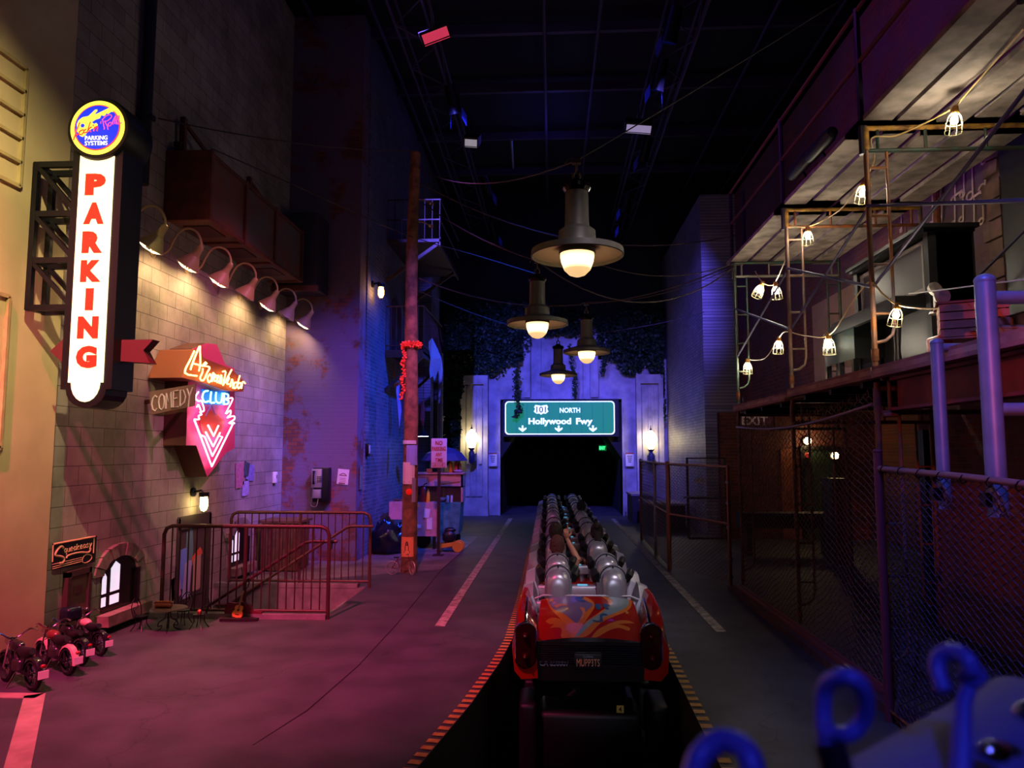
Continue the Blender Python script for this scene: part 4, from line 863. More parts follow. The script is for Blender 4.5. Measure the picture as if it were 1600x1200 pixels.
# ---- food cart
CY = 15.2
def cpt(px, py, y=CY): return at(px, py, Y=y)
t = thing('food_cart', 'pink panelled hot dog cart with a teal steel end under an umbrella', 'food cart', (cpt(680,860).x, CY+.3, 0))
M_pink = mat('cart_pink', 'c08888', .6, var=.15); M_teal = mat('cart_teal', '5a9aa0', .35, .5, var=.3, scale=9)
a0, a1, a2 = cpt(607,800).x, cpt(683,800).x, cpt(719,800).x; zb_, zt_ = cpt(680,838).z, cpt(680,785).z; zw = cpt(620,812).z
m = MB(); m.box((cpt(640,800).x, CY, zb_), (a1, CY+.75, zt_)); m.build('front_panel', M_pink, t)
m = MB(); m.prism([Vector((a1+.0, CY-.02, .3)), Vector((a2-.04, CY+.1, .3)), Vector((a2, CY+.1, zt_)), Vector((a1, CY-.02, zt_))], (0,.6,0)); m.build('steel_end_bin', M_teal, t)
m = MB(); m.box((a0, CY+.05, zw), (cpt(642,800).x, CY+.7, zt_)); m.build('side_counter', M_pink, t)
m = MB(); zh = cpt(680,741).z; x_l, x_r = cpt(640,760).x, cpt(722,760).x
m.box((x_l, CY+.5, zt_), (x_r, CY+.55, zh)); m.box((x_r-.035, CY+.1, zt_), (x_r, CY+.55, zh)); m.box((x_l, CY+.1, zt_), (x_l+.03, CY+.55, zh)); m.box((x_l, CY+.1, cpt(680,762).z), (x_r, CY+.55, cpt(680,760).z)); m.box((x_l, CY+.1, cpt(680,762).z), (x_r, CY+.14, zh)); m.box((x_l-.02, CY+.06, zh), (x_r+.02, CY+.58, zh+.03)); m.build('hutch', M_pink, t)
for xw, yo in ((cpt(658,845).x, .2), (a2-.25, .75)):
    m = MB(); m.lathe([(.001,-.03),(.15,-.03),(.17,-.015),(.17,.015),(.15,.03),(.001,.03)], (xw, CY+yo, .17), 20, (0,1,0)); m.build('wheel', M_rubber, t)
m = MB(); m.bar((a1-.06, CY+.03, 0), (a1-.06, CY+.03, zb_), .06, .06); m.build('prop_leg', M_black, t)
for k, (px, py, w_, h_, rt) in enumerate([(667,802,.12,.19,-.15),(671,818,.11,.24,0),(651,822,.18,.07,-.05),(652,790,.1,.07,.05)]):
    c1 = cpt(px, py, CY-.01); m = MB(); fm = frame(c1, (1,0,0), (0,0,1)) @ Matrix.Rotation(rt, 4, 'Z')
    m.prism([fm @ Vector((a*w_/2, b*h_/2, 0)) for a, b in ((-1,-1),(1,-1),(1,1),(-1,1))], (0,-.004,0)); m.build('paper_note', mat('notice_e09a5a','e09a5a',.8) if k == 3 else M_paper, t)
m = MB(); c1 = cpt(703,750,CY+.09); fm = frame(c1, (1,0,0), (0,0,1)); m.prism([fm @ Vector((.24*a, .07*b, 0)) for a, b in ((-1,.3),(-.6,1),(1,.8),(.9,-.4),(-.6,-1),(-.95,-.4))], (0,-.006,0)); m.build('orange_card', mat('card_orange','d88a60',.7), t)
# umbrella: separate thing standing on the cart
ux = cpt(690,700).x; uz = cpt(690,697).z
t = thing('cart_umbrella', 'faded blue umbrella over the food cart', 'umbrella', (ux, CY+.4, zt_))
n = 8; prof = [(.001,.0),(.2,-.05),(.38,-.15),(.50,-.30)]
m = MB(); vs=[]; 
for r_, z_ in prof:
    for k in range(n*2):
        a = PI*k/n; s_ = 1 if k % 2 == 0 else .93; vs.append(Vector((ux+r_*s_*math.cos(a), CY+.4+r_*s_*math.sin(a), uz+z_)))
for r_, z_ in reversed(prof[1:]):
    for k in range(n*2):
        a = PI*k/n; s_ = 1 if k % 2 == 0 else .93; vs.append(Vector((ux+r_*s_*math.cos(a)*.995, CY+.4+r_*s_*math.sin(a)*.995, uz+z_-.008)))
nr = len(vs)//(2*n); m.add(vs, [(i*2*n+j, i*2*n+(j+1)%(2*n), (i+1)*2*n+(j+1)%(2*n), (i+1)*2*n+j) for i in range(nr-1) for j in range(2*n)]); m.build('canopy', mat('umbrella_blue','252a5c',.7,dark='4a2850',scale=3), t)
m = MB(); m.cyl((ux, CY+.4, zt_), (ux, CY+.4, uz+.03), .016, n=8); m.build('pole', M_steel, t)
def bottle(label, p, c, h=.2, r=.035, grp=None):
    p = Vector(p); t = thing('squeeze_bottle', label, 'bottle', p, 0, grp)
    m = MB(); m.lathe([(.001,0),(r,0),(r,.7*h),(r*.6,.8*h),(.001,.8*h)], p, 14); m.build('bottle_body', mat('bottle_'+c, c, .35), t)
    m = MB(); m.lathe([(r*.5,.8*h),(r*.45,.84*h),(.004,h),(.001,h)], p, 10); m.build('nozzle', mat('bottle_'+c, c), t)
zt2 = zh+.03
bottle('yellow mustard bottle on top of the cart hutch', (cpt(702,750).x, CY+.2, zt2), 'e0902a', .26, .045)
bottle('red ketchup bottle on top of the cart hutch next to the mustard', (cpt(710,750).x, CY+.2, zt2), 'c04028', .24, .04)
bottle('second red ketchup bottle at the right end of the cart hutch top', (cpt(715,750).x, CY+.3, zt2), 'b03828', .24, .04)
bottle('yellow mustard bottle on the cart shelf beside the fire extinguisher', (cpt(668,783).x, CY+.06, zt_), 'f0a020', .27, .04)
def jar(label, p, c): 
    m = MB(); m.lathe([(.001,0),(.03,0),(.032,.12),(.02,.14),(.001,.14)], Vector(p), 12); tag(m.build('glass_jar', mat('jar_'+c, c, .15, trans=.3)), label, 'jar')
jar('small clear jar on the right of the cart counter', (cpt(699,783).x, CY+.03, zt_), 'c0b8b8'); jar('taller clear jar between the two others on the cart counter', (cpt(704,783).x, CY+.12, zt_), 'd0c0c0')
c1 = Vector((cpt(661,783).x, CY+.1, zt_))
t = thing('fire_extinguisher', 'red fire extinguisher standing on the cart counter', 'fire extinguisher', c1)
m = MB(); m.lathe([(.001,0),(.06,0),(.065,.02),(.065,.24),(.04,.3),(.02,.32),(.001,.32)], c1, 16); m.build('cylinder', mat('ext_red','a01c1c',.3,coat=.4), t)
m = MB(); m.tube([c1+Vector((0,0,.32)), c1+Vector((0,0,.36)), c1+Vector((.06,0,.39))], .012, 6); m.tube(smoothpts([c1+Vector((-.02,0,.33)), c1+Vector((-.09,0,.3)), c1+Vector((-.1,0,.15))]), .01, 6); m.build('valve_and_hose', M_black, t)
m = MB(); m.rbox((cpt(668,740).x, CY+.25, zt2+.04), (.12,.1,.08), .01); tag(m.build('small_carton', mat('carton','a87868',.8)), 'small cardboard carton on top of the hutch behind the no parking sign', 'box')
m = MB(); c1 = Vector((cpt(690,778).x, CY+.12, zt_)); m.ball(c1+Vector((0,0,.05)), .08, 1.3,.8,.6); tag(m.build('paper_bag_of_buns', mat('bun_bag','b06a60',.8,bump=.5)), 'crumpled reddish bag of buns on the cart counter', 'bag')
m = MB(); c1 = Vector((cpt(718,750).x-.05, CY+.15, zt2)); m.ball(c1+Vector((0,0,.03)), .06, 1.6,.8,.5); tag(m.build('folded_cloth', mat('cloth_pink','b87a90',.9,bump=.6)), 'pink cloth bundle hanging over the right corner of the hutch top', 'cloth')
# plates on left counter
m = MB(); m.lathe([(.001,.01),(.08,.02),(.12,.05),(.115,.05),(.07,.03),(.001,.02)], (cpt(616,783).x, CY+.3, zt_), 18); tag(m.build('metal_bowl', M_steel), 'shallow metal bowl on the left wing of the cart', 'bowl')
# yellow wagon with a dark bundle in place of its small figure
c0 = at(703, 862, Z=0)
t = thing('toy_wagon', 'small yellow two wheeled toy wagon at the end of the food cart', 'wagon', (c0.x, c0.y, 0))
M_yw = mat('wagon_yellow', 'c8902a', .45)
m = MB(); m.M = Matrix.Translation((c0.x, c0.y, .14)) @ Matrix.Rotation(-.16, 4, 'Y'); m.box((-.2,-.11,-.03),(.16,.11,0)); m.box((-.2,-.11,0),(.16,-.095,.05)); m.box((-.2,.095,0),(.16,.11,.05)); m.build('tray', M_yw, t)
for sy in (-.13,.13):
    m = MB(); m.lathe([(.001,-.012),(.10,-.012),(.11,0),(.10,.012),(.001,.012)], (c0.x+.17, c0.y+sy, .11), 20, (0,1,0)); m.build('wheel', M_yw, t)
m = MB(); m.tube([(c0.x-.18,c0.y-.08,.1),(c0.x-.17,c0.y-.08,.01),(c0.x-.17,c0.y+.08,.01),(c0.x-.18,c0.y+.08,.1)], .008, 6); m.build('rest_leg', M_yw, t)
m = MB(); random.seed(8)
m.ball((c0.x-.02,c0.y,.30), .13, 1.1,.8,1.1); m.ball((c0.x+.0,c0.y,.43), .08, 1.5,.9,.6)
for v in range(len(m.v)): m.v[v] += Vector((random.uniform(-1,1),random.uniform(-1,1),random.uniform(-1,1)))*.008
tag(m.build('dark_bundle', mat('bundle_black','15141c',.4)), 'black bundle standing in for a small figure on the yellow toy wagon', 'bundle')
# rubbish bags by the railing end
for (px, py, s, lb) in ((603, 866, .34, 'large shiny black rubbish bag by the end of the far railing'), (590, 860, .28, 'smaller black rubbish bag leaning on the blue flank wall'), (622,858,.26,'black rubbish bag tucked between the pole and the cart')):
    c0 = at(px, py, Z=0); m = MB(); random.seed(px); m.ball((0,0,0), s, 1,.8,1.05, n=14)
    for i, v in enumerate(m.v):
        f_ = 1+.14*math.sin(v.x*22+px)*math.cos(v.z*19+v.y*15)+.05*random.uniform(-1,1); m.v[i] = Vector((v.x*f_, v.y*f_, max(-s*.75, v.z*f_)))
        if m.v[i].z > s*.75: m.v[i] = Vector((m.v[i].x*.45, m.v[i].y*.45, m.v[i].z*1.18))
    m.v = [v+Vector((c0.x, c0.y+.1, s*.75)) for v in m.v]; tag(m.build('rubbish_bag', mat('bag_black','101018',.22)), lb, 'rubbish bag')
# flank wall bits
c0 = at(572, 703, X=-3.58); t = thing('bell_box', 'small box with a pale cover on the blue flank wall', 'switch box', c0)
m = MB(); m.rbox(c0+Vector((.03,0,0)), (.06,.14,.24), .01); m.build('box', M_black, t); m = MB(); m.rbox(c0+Vector((.065,.01,.01)), (.012,.08,.16), .004); m.build('cover', M_white, t)
c0 = at(564, 746, X=-3.575); m = MB(); m.prism([c0+Vector((0,a,b)) for a, b in ((-.1,-.22),(.1,-.22),(.1,.22),(-.1,.22))], (.005,0,0)); tag(m.build('poster', mat('bill_green','6a7a70',.8,var=.4,scale=30)), 'narrow grey green bill on the blue flank wall', 'poster')
jar_lamp('jar_wall_lamp', 'caged jar lamp glowing high on the blue flank wall by the fire escape', tuple(at(581, 444, X=-3.58)), 'ffb860', 34, s=1.35)

# ---- fire escape
FX0, FX1, FY0, FY1, FZ = -3.58, -2.75, 15.6, 18.2, 4.15
t = thing('fire_escape_balcony', 'rusty iron fire escape balcony on the flank wall behind the utility pole', 'balcony', (FX0, FY0, FZ))
M_iron = mat('escape_iron', '4a302a', .6, .3, var=.3)
m = MB(); m.box((FX0, FY0, FZ-.05), (FX1, FY1, FZ)); m.box((FX0, FY0-.03, FZ-.14), (FX1, FY0, FZ+.02)); m.box((FX1-.03, FY0, FZ-.14), (FX1, FY1, FZ+.02)); m.build('platform', M_iron, t)
m = MB()
for z in (FZ+.45*0+.12, FZ+.98): m.tube([(FX0, FY0, z), (FX1, FY0, z), (FX1, FY1, z), (FX0, FY1, z)], .018, 6)
for k in range(8): x = FX0+(FX1-FX0)*k/7; m.cyl((x, FY0, FZ), (x, FY0, FZ+.98), .01, n=5)
for k in range(1, 18): y = FY0+(FY1-FY0)*k/17; m.cyl((FX1, y, FZ), (FX1, y, FZ+.98), .01, n=5)
m.build('balustrade', M_iron, t)
for y in (FY0, FY1-.3): m = MB(); m.bar((FX1, y, FZ-.1), (FX0, y, FZ-.85), .06, .06); m.build('diagonal_brace', M_iron, t)
t = thing('fire_escape_landing', 'upper iron fire escape landing with a diagonal brace above the balcony', 'balcony', (FX0, FY0, 6.6))
m = MB(); m.box((FX0, FY0, 6.55), (-2.4, FY1+.6, 6.62)); m.box((-2.43, FY0, 6.45), (-2.4, FY1+.6, 6.65)); m.build('platform', M_iron, t)
for y in (FY0, FY1): m = MB(); m.bar((-2.45, y, 6.5), (FX0, y, 5.7), .07, .07); m.build('diagonal_brace', M_iron, t)
m = MB()
for z in (7.05, 7.5): m.tube([(FX0, FY0, z), (-2.42, FY0, z), (-2.42, FY1+.6, z)], .018, 6)
for k in range(8): x = FX0+(-2.42-FX0)*k/7; m.cyl((x, FY0, 6.6), (x, FY0, 7.5), .01, n=5)
m.build('balustrade', M_iron, t)
# arched dark door on flank wall at balcony
m = MB(); m.prism([Vector((-3.575, 16.0+.55*(1-math.cos(PI*k/10)), 5.05+.45*math.sin(PI*k/10))) for k in range(11)] + [Vector((-3.575, 17.1, 4.16)), Vector((-3.575, 16.0, 4.16))], (.03,0,0)); struct('door_2', m, mat('maroon_door','4a1c2c',.6))
m = MB(); m.prism([Vector((-3.575, 17.6, 4.4)), Vector((-3.575, 19.2, 4.4)), Vector((-3.575, 19.2, 6.2)), Vector((-3.575, 17.6, 6.2))], (.02,0,0)); struct('window_3', m, mat('blue_window','2a2e5a',.3))
# rags and ribbons hanging from the balcony
def rag(label, name, pts, y, mt, th=.02, cat='cloth'):
    m = MB(); P_ = [at(px, py, Y=y+.1*math.sin(i)) for i, (px, py) in enumerate(pts)]; P_ = [Vector((p.x, y+.04*math.sin(p.z*9), p.z)) for p in P_]
    m.prism(P_, (0, th, 0)); tag(m.build(name, mt), label, cat)
rag('tattered white rag hanging from the balcony right of the pole', 'tattered_rag', [(668,535),(676,529),(684,545),(690,560),(691,578),(686,592),(684,578),(679,596),(677,588),(672,591),(670,576),(672,560)], 16.2, mat('rag_white','b8b0c0',.9,bump=.6,scale=20))
rag('long pale pink ribbon hanging below the balcony left of the pole', 'hanging_ribbon', [(620,588),(625,586),(626,620),(627,640),(623,668),(619,640),(619,610)], 15.9, mat('ribbon_pink','b890c0',.8))
rag('short orange rag hanging below the balcony left of the pole', 'orange_rag', [(614,570),(617,562),(618,590),(622,600),(616,606),(613,594)], 15.9, mat('rag_orange','b06a40',.9))
rag('dark red strip hanging between the ribbon and the pole', 'red_strip', [(628,600),(633,600),(634,640),(630,660),(627,630)], 16.0, mat('strip_red','702838',.9))
rag('dark red bag shaped cloth hanging right of the pole', 'red_cloth', [(658,628),(662,626),(664,640),(663,660),(660,666),(656,655),(656,640)], 15.4, mat('cloth_dark_red','6a1820',.8), .06)
c0 = at(661, 681, Y=16.5)
t = thing('hanging_shade_lamp', 'small dark shade lamp with a white underside hanging behind the pole', 'lamp', c0)
m = MB(); m.lathe([(.02,.12),(.03,.1),(.15,.0),(.16,-.01),(.15,-.01),(.03,.08),(.02,.12)], c0, 20); m.build('lamp_shade', M_black, t)
m = MB(); m.lathe([(.001,0),(.12,0),(.12,-.015),(.001,-.015)], c0+Vector((0,0,0)), 16); m.build('diffuser', mat('cool_glow','e8ecff',.3,emit=9,ecol='dfe6ff'), t)
m = MB(); m.cyl(c0+Vector((0,0,.1)), Vector((c0.x, c0.y, 4.1)), .006, n=5); m.build('cord', M_wire, t)
# tripod silhouettes on balcony
c0 = Vector((-3.1, 15.9, FZ)); m = MB()
for a in (0.3, 2.4, 4.4): m.tube([c0+Vector((0,0,.62)), c0+Vector((.18*math.cos(a), .18*math.sin(a), 0))], .012, 5)
m.tube([c0+Vector((0,0,.6)), c0+Vector((0,0,.8))], .02, 6); m.rbox(c0+Vector((0,-.03,.86)), (.14,.18,.1), .02); tag(m.build('tripod', mat('tripod_grey','5a5a68',.4,.5)), 'slim tripod with a small head standing on the fire escape balcony', 'tripod')
# rain pipes by the pier
m = MB(); m.cyl((at(688,700,Y=19.4).x, 19.4, 0), (at(688,700,Y=19.4).x, 19.4, 4.6), .06); tag(m.build('downpipe', mat('pipe_pale','8a8aa0',.5)), 'pale vertical downpipe behind the no parking sign', 'pipe')
m = MB(); m.cyl((at(680,700,Y=19.3).x, 19.3, 0), (at(680,700,Y=19.3).x, 19.3, 5.0), .06); tag(m.build('downpipe', M_dark), 'black vertical downpipe left of the pale one', 'pipe')
# ================================================================== PORTAL THINGS
c0 = at(875, 652, Y=FY-.2); A = at(789, 627, Y=FY-.2); Bq = at(961, 679, Y=FY-.2)
wS, hS = Bq.x-A.x, A.z-Bq.z; c0 = Vector(((A.x+Bq.x)/2, FY-.2, (A.z+Bq.z)/2))
t = thing('freeway_sign', 'wide green overhead freeway sign reading 101 North Hollywood Fwy above the tunnel', 'sign', c0)
def rrect(cx, cz, w_, h_, r, y, n=6):
    out = []
    for (sx_, sz, a0) in ((1,-1,-PI/2),(1,1,0),(-1,1,PI/2),(-1,-1,PI)):
        for k in range(n+1): a = a0+PI/2*k/n; out.append(Vector((cx+sx_*(w_/2-r)+r*math.cos(a), y, cz+sz*(h_/2-r)+r*math.sin(a))))
    return out
m = MB(); m.box((A.x-.07, FY-.19, Bq.z-.06), (Bq.x+.12, FY+.0, A.z+.04)); m.build('sign_box', mat('sign_box_dark','1c2026',.5,.4), t)
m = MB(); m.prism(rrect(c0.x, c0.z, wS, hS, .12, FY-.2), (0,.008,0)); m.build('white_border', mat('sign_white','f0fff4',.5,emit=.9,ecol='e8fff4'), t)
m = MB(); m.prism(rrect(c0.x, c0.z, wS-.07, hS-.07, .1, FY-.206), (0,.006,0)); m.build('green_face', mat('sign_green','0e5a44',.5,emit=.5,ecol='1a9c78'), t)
m = MB()
for k in range(1, 10): x = A.x+.02+(wS-.04)*k/10; m.box((x-.004, FY-.2075, Bq.z+.05), (x+.004, FY-.206, A.z-.05))
m.build('panel_seams', mat('seam_green','0c6a5a',.5), t)
MW = mat('sign_white', 'f0fff4'); fy = FY-.208
fr_at = lambda px, py: frame(Vector((at(px, py, Y=fy).x, fy, at(px, py, Y=fy).z)), (1,0,0), (0,0,1))
ppm = wS/(961-789)
text('NORTH', fr_at(890.5, 641), 32*ppm, 8*ppm, MW, 'lettering', t, .03)
text('Hollywood', fr_at(859, 659.5), 67*ppm, 13*ppm, MW, 'lettering', t, .04)
text('Fwy', fr_at(913, 659.5), 26*ppm, 13*ppm, MW, 'lettering', t, .04)
for px in (816.5, 873, 926.5):
    c1 = Vector((at(px, 672, Y=fy).x, fy, at(px, 670, Y=fy).z)); m = MB()
    m.prism([c1+Vector((x*ppm, 0, z*ppm)) for x, z in ((-1.4,5.2),(-1.4,0),(-6,2.4),(-6,-.4),(0,-5),(6,-.4),(6,2.4),(1.4,0),(1.4,5.2))], (0,-.004,0)); m.build('arrow', MW, t)
c1 = Vector((at(845.5, 640, Y=fy).x, fy, at(845.5, 640, Y=fy).z)); m = MB()
sh = [(-5,7),(-9,7.4),(-11,4),(-9.4,1),(-11.6,-3),(-7,-6.6),(-3,-6),(0,-8),(3,-6),(7,-6.6),(11.6,-3),(9.4,1),(11,4),(9,7.4),(5,7),(0,6)]
m.prism([c1+Vector((x*ppm, 0, z*ppm)) for x, z in sh], (0,-.004,0)); m.build('route_shield', MW, t)
text('101', frame(c1+Vector((0,-.005,0)), (1,0,0), (0,0,1)), 15*ppm, 9.5*ppm, mat('shield_black','1c3a34',.5), 'route_number', t, .01)
# exit sign in tunnel
c0 = at(941.5, 700, Y=26.0)
t = thing('exit_sign', 'small green lit exit sign hanging inside the tunnel', 'exit sign', c0)
m = MB(); m.rbox(c0, (.26,.05,.19), .01); m.build('housing', mat('exit_housing','1a5a34',.5,emit=.25,ecol='18c060'), t)
text('EXIT', frame(c0+Vector((-.01,-.027,0)), (1,0,0), (0,0,1)), .2, .11, mat('exit_glow','60ffa0',.4,emit=2.4,ecol='40ff90'), 'lettering', t, .02)
m = MB(); m.cyl(c0+Vector((0,0,.09)), Vector((c0.x, 26, zz)), .008, n=6); m.build('rod', M_black, t)
# wall globes
def globe(label, px, py):
    c0 = at(px, py, Y=FY-.55); t = thing('globe_wall_lamp', label, 'wall lamp', c0)
    m = MB(); m.lathe([(.001,-.28),(.07,-.27),(.11,-.2),(.19,-.02),(.19,.06),(.14,.18),(.06,.26),(.03,.3),(.001,.3)], c0, 24); m.build('glass_globe', mat('globe_glow','fff2c0',.3,emit=14,ecol='ffe8a8'), t)
    m = MB(); m.lathe([(.001,.29),(.05,.3),(.03,.34),(.012,.38),(.012,.44),(.001,.46)], c0, 12); m.build('finial', M_dark, t)
    m = MB(); m.lathe([(.001,-.26),(.11,-.27),(.07,-.33),(.05,-.36),(.09,-.42),(.09,-.7),(.05,-.75),(.001,-.76)], c0, 12); m.box(c0+Vector((-.07,0,-.68)), c0+Vector((.12,.36,-.45))); m.build('cast_bracket', mat('cast_blue','2a3060',.5,.2), t)
globe('glowing globe lamp on the left pylon of the tunnel portal', 737, 686); globe('glowing globe lamp on the right pylon of the tunnel portal', 1017, 688)
for px, lb in ((770, 'white warning notice with red header left of the tunnel opening'), (984, 'white warning notice with red header right of the tunnel opening')):
    c0 = at(px, 718, Y=FY-.12); t = thing('warning_notice', lb, 'notice', c0)
    m = MB(); m.cbox(c0, (.26,.02,.42)); m.box(c0+Vector((-.05,0,-.05)), c0+Vector((.05,.12,.05))); m.build('panel', mat('notice_white','cfcad0',.5), t)
    m = MB(); m.box(c0+Vector((-.13,-.014,.17)), c0+Vector((.13,-.011,.21))); m.build('red_header', mat('header_red','9a3028',.5), t)
    m = MB(); 
    for k in range(4): m.box(c0+Vector((-.08+.01*k,-.014,.09-.06*k)), c0+Vector((.08-.01*k,-.011,.12-.06*k)))
    m.build('printing', mat('print_grey','5a5660',.6), t)
# concrete curbs to the right of the tunnel
for (x0_, x1_, y0_, z_, lb) in ((2.25, 2.9, 21.0, .75, 'low dark concrete block right of the tunnel mouth'), (2.4, 3.4, 19.2, .62, 'low concrete block with a pale top near the end of the fence')):
    t = thing('concrete_block', lb, 'barrier', (x0_, y0_, 0)); m = MB(); m.box((x0_, y0_, 0), (x1_, y0_+1.4, z_)); m.build('block_body', mat('block_dark','3a3644',.8,var=.2), t); m = MB(); m.box((x0_-.03, y0_-.03, z_), (x1_+.03, y0_+1.43, z_+.05)); m.build('cap_slab', mat('cap_pale','8a8494',.7), t)

# ---- ivy
M_ivy = mat('ivy_leaf', '24402a', .55, var=.4, scale=3)
def ivy(label, blobs, n, size=.06, y=FY-.08, thick=.3, strands=()):
    random.seed(len(label)); m = MB()
    tot = sum(b[2]*b[3] for b in blobs) or 1
    for (px, py, rx, ry) in blobs:
        for k in range(int(n*rx*ry/tot)):
            a = random.uniform(0, 2*PI); r_ = math.sqrt(random.random())*1.05
            p = at(px+rx*r_*math.cos(a), py+ry*r_*math.sin(a), Y=y); p.y -= random.uniform(0, thick)*(1-r_*.6)
            if p.x > 3.52 or p.x < -3.45: continue
            leaf(m, p, size*random.uniform(.6, 1.3))
    for (pts, wpx, cnt) in strands:
        for k in range(cnt):
            f_ = random.random()*(len(pts)-1); i = int(f_); q = f_-i; px = pts[i][0]*(1-q)+pts[i+1][0]*q+random.gauss(0, wpx/2); py = pts[i][1]*(1-q)+pts[i+1][1]*q+random.gauss(0, 1.5)
            p = at(px, py, Y=y); p.y -= random.uniform(.02, .2); leaf(m, p, size*random.uniform(.6, 1.2))
    tag(m.build('ivy', M_ivy, fix=False), label, 'ivy')
def leaf(m, p, s):
    d = Vector((random.gauss(0,1), random.gauss(0,.5)-.8, random.gauss(0,1)+.2)).normalized(); u = d.orthogonal().normalized(); v = d.cross(u); a = random.uniform(0, 6.28)
    u, v = u*math.cos(a)+v*math.sin(a), v*math.cos(a)-u*math.sin(a)
    m.add([p-u*s, p-v*s*.7+d*s*.15, p+u*s*1.1, p+v*s*.7+d*s*.15], [(0,1,2,3)])
ivy('thick dark ivy over the top left of the tunnel portal', [(745,545,45,42),(790,535,38,36),(715,560,28,50),(800,500,40,30),(850,500,50,26),(740,500,50,30),(770,575,22,14),(700,520,20,50)], 9000)
ivy('thick dark ivy over the top right of the tunnel portal', [(960,530,35,34),(1000,535,40,38),(1040,555,28,50),(900,505,40,22),(985,570,20,16),(1048,600,14,34),(1010,500,50,24)], 7500)
ivy('ivy strand hanging above the left end of the freeway sign', [], 0, .05, FY-.25, strands=[([(808,560),(806,590),(808,615),(812,640),(806,652)], 5, 420)])
ivy('ivy strand hanging above the middle of the freeway sign', [], 0, .05, FY-.25, strands=[([(890,540),(893,570),(899,595),(898,622)], 3.5, 300)])
ivy('short ivy tuft hanging right of the pendant lamps', [], 0, .05, FY-.2, strands=[([(942,550),(944,570),(940,585)], 4, 160)])
ivy('ivy climbing beside the left pylon down to the food cart', [(703,620,14,40),(708,660,12,45),(700,690,10,36),(712,600,12,26)], 3200, .06, 21.5, .2)
ivy('ivy draped over the top of the right side wall corner', [(1045,640,8,22)], 300, .055, FY-.3)

# ================================================================== PENDANT LAMPS
def pendant():
    t = thing('pendant_street_lamp', 'x', 'pendant lamp', (0,0,0)); Mg = mat('lamp_grey_green', '5c5a50', .5, .2, var=.15)
    m = MB(); m.lathe([(.10,.60),(.105,.30),(.11,.26),(.16,.22),(.165,.14),(.17,.12),(.40,.05),(.405,.0),(.395,-.005),(.39,.03),(.20,.085),(.155,.08),(.155,.06)], (0,0,0), 40); m.build('shade', Mg, t, fix=False)
    m = MB(); m.lathe([(.392,.026),(.30,.045),(.20,.078),(.16,.074)], (0,0,0), 40); m.build('reflector', mat('reflector_cream', 'c8b8a0', .35, .2), t, fix=False)
    m = MB(); m.lathe([(.001,.68),(.05,.68),(.06,.66),(.12,.64),(.125,.60),(.105,.57),(.10,.57)], (0,0,0), 24); m.build('cap_collar', mat('collar_gloss','1c1a1a',.2,.6), t)
    m = MB(); m.lathe([(.156,.085),(.16,.03),(.15,.02),(.148,.03)], (0,0,0), 28); m.build('glass_ring', M_black, t)
    m = MB(); m.lathe([(.145,.06),(.148,.0),(.14,-.05),(.115,-.12),(.07,-.165),(.03,-.18),(.001,-.182)], (0,0,0), 28); g = m.build('glass_dome', mat('dome_glow', 'ffd890', .3, emit=2.6, ecol='ffd090'), t)
    nt = g.data.materials[0].node_tree; bs_ = nt.nodes['Principled BSDF']; tc_ = nt.nodes.new('ShaderNodeTexCoord'); sx_ = nt.nodes.new('ShaderNodeSeparateXYZ'); nt.links.new(tc_.outputs['Object'], sx_.inputs[0])
    mr = nt.nodes.new('ShaderNodeValToRGB'); mm_ = nt.nodes.new('ShaderNodeMapRange'); nt.links.new(sx_.outputs['Z'], mm_.inputs[0]); mm_.inputs[1].default_value = -.18; mm_.inputs[2].default_value = .06
    nt.links.new(mm_.outputs[0], mr.inputs[0]); e = mr.color_ramp.elements; e[0].position = 0; e[0].color = (.2,.2,.2,1); e[1].position = 1; e[1].color = (.35,.35,.35,1)
    for ps, vv in ((.25,.22),(.4,1),(.62,1),(.8,.45)): q = e.new(ps); q.color = (vv,vv,vv,1)
    ml = nt.nodes.new('ShaderNodeMath'); ml.operation = 'MULTIPLY'; nt.links.new(mr.outputs[0], ml.inputs[0]); ml.inputs[1].default_value = 3.9; nt.links.new(ml.outputs[0], bs_.inputs['Emission Strength'])
    m = MB(); m.tube([(.03*math.cos(2*PI*k/12), 0, .72+.04*math.sin(2*PI*k/12)) for k in range(12)], .012, 6, closed=True); m.tube([(0, .03*math.cos(2*PI*k/12), .79+.04*math.sin(2*PI*k/12)) for k in range(12)], .01, 6, closed=True)
    m.tube(smoothpts([(0,0,.83),(-.03,0,.88),(-.09,0,.86),(-.1,0,.83)]), .008, 5); m.box((-.04,-.03,.83),(.04,.03,.86)); m.build('hook_and_links', mat('hook_brown','5a4a40',.6,.4), t)
    return t
P0 = pendant(); LP = [((.23, 6.3, 3.69), 'nearest and largest pendant street lamp over the coaster track'), ((-.18, 9.6, 3.66), 'second pendant street lamp, hanging left of the nearest one'), ((.61, 12.6, 3.68), 'third pendant street lamp, hanging right of and behind the second'), ((.15, 15.8, 3.62), 'farthest and smallest pendant street lamp, in front of the freeway sign')]
for k, (p, lb) in enumerate(LP):
    o = P0 if k == 0 else dup(P0); o.location = p; o['label'] = lb; o['group'] = 'pendant lamps over the track'
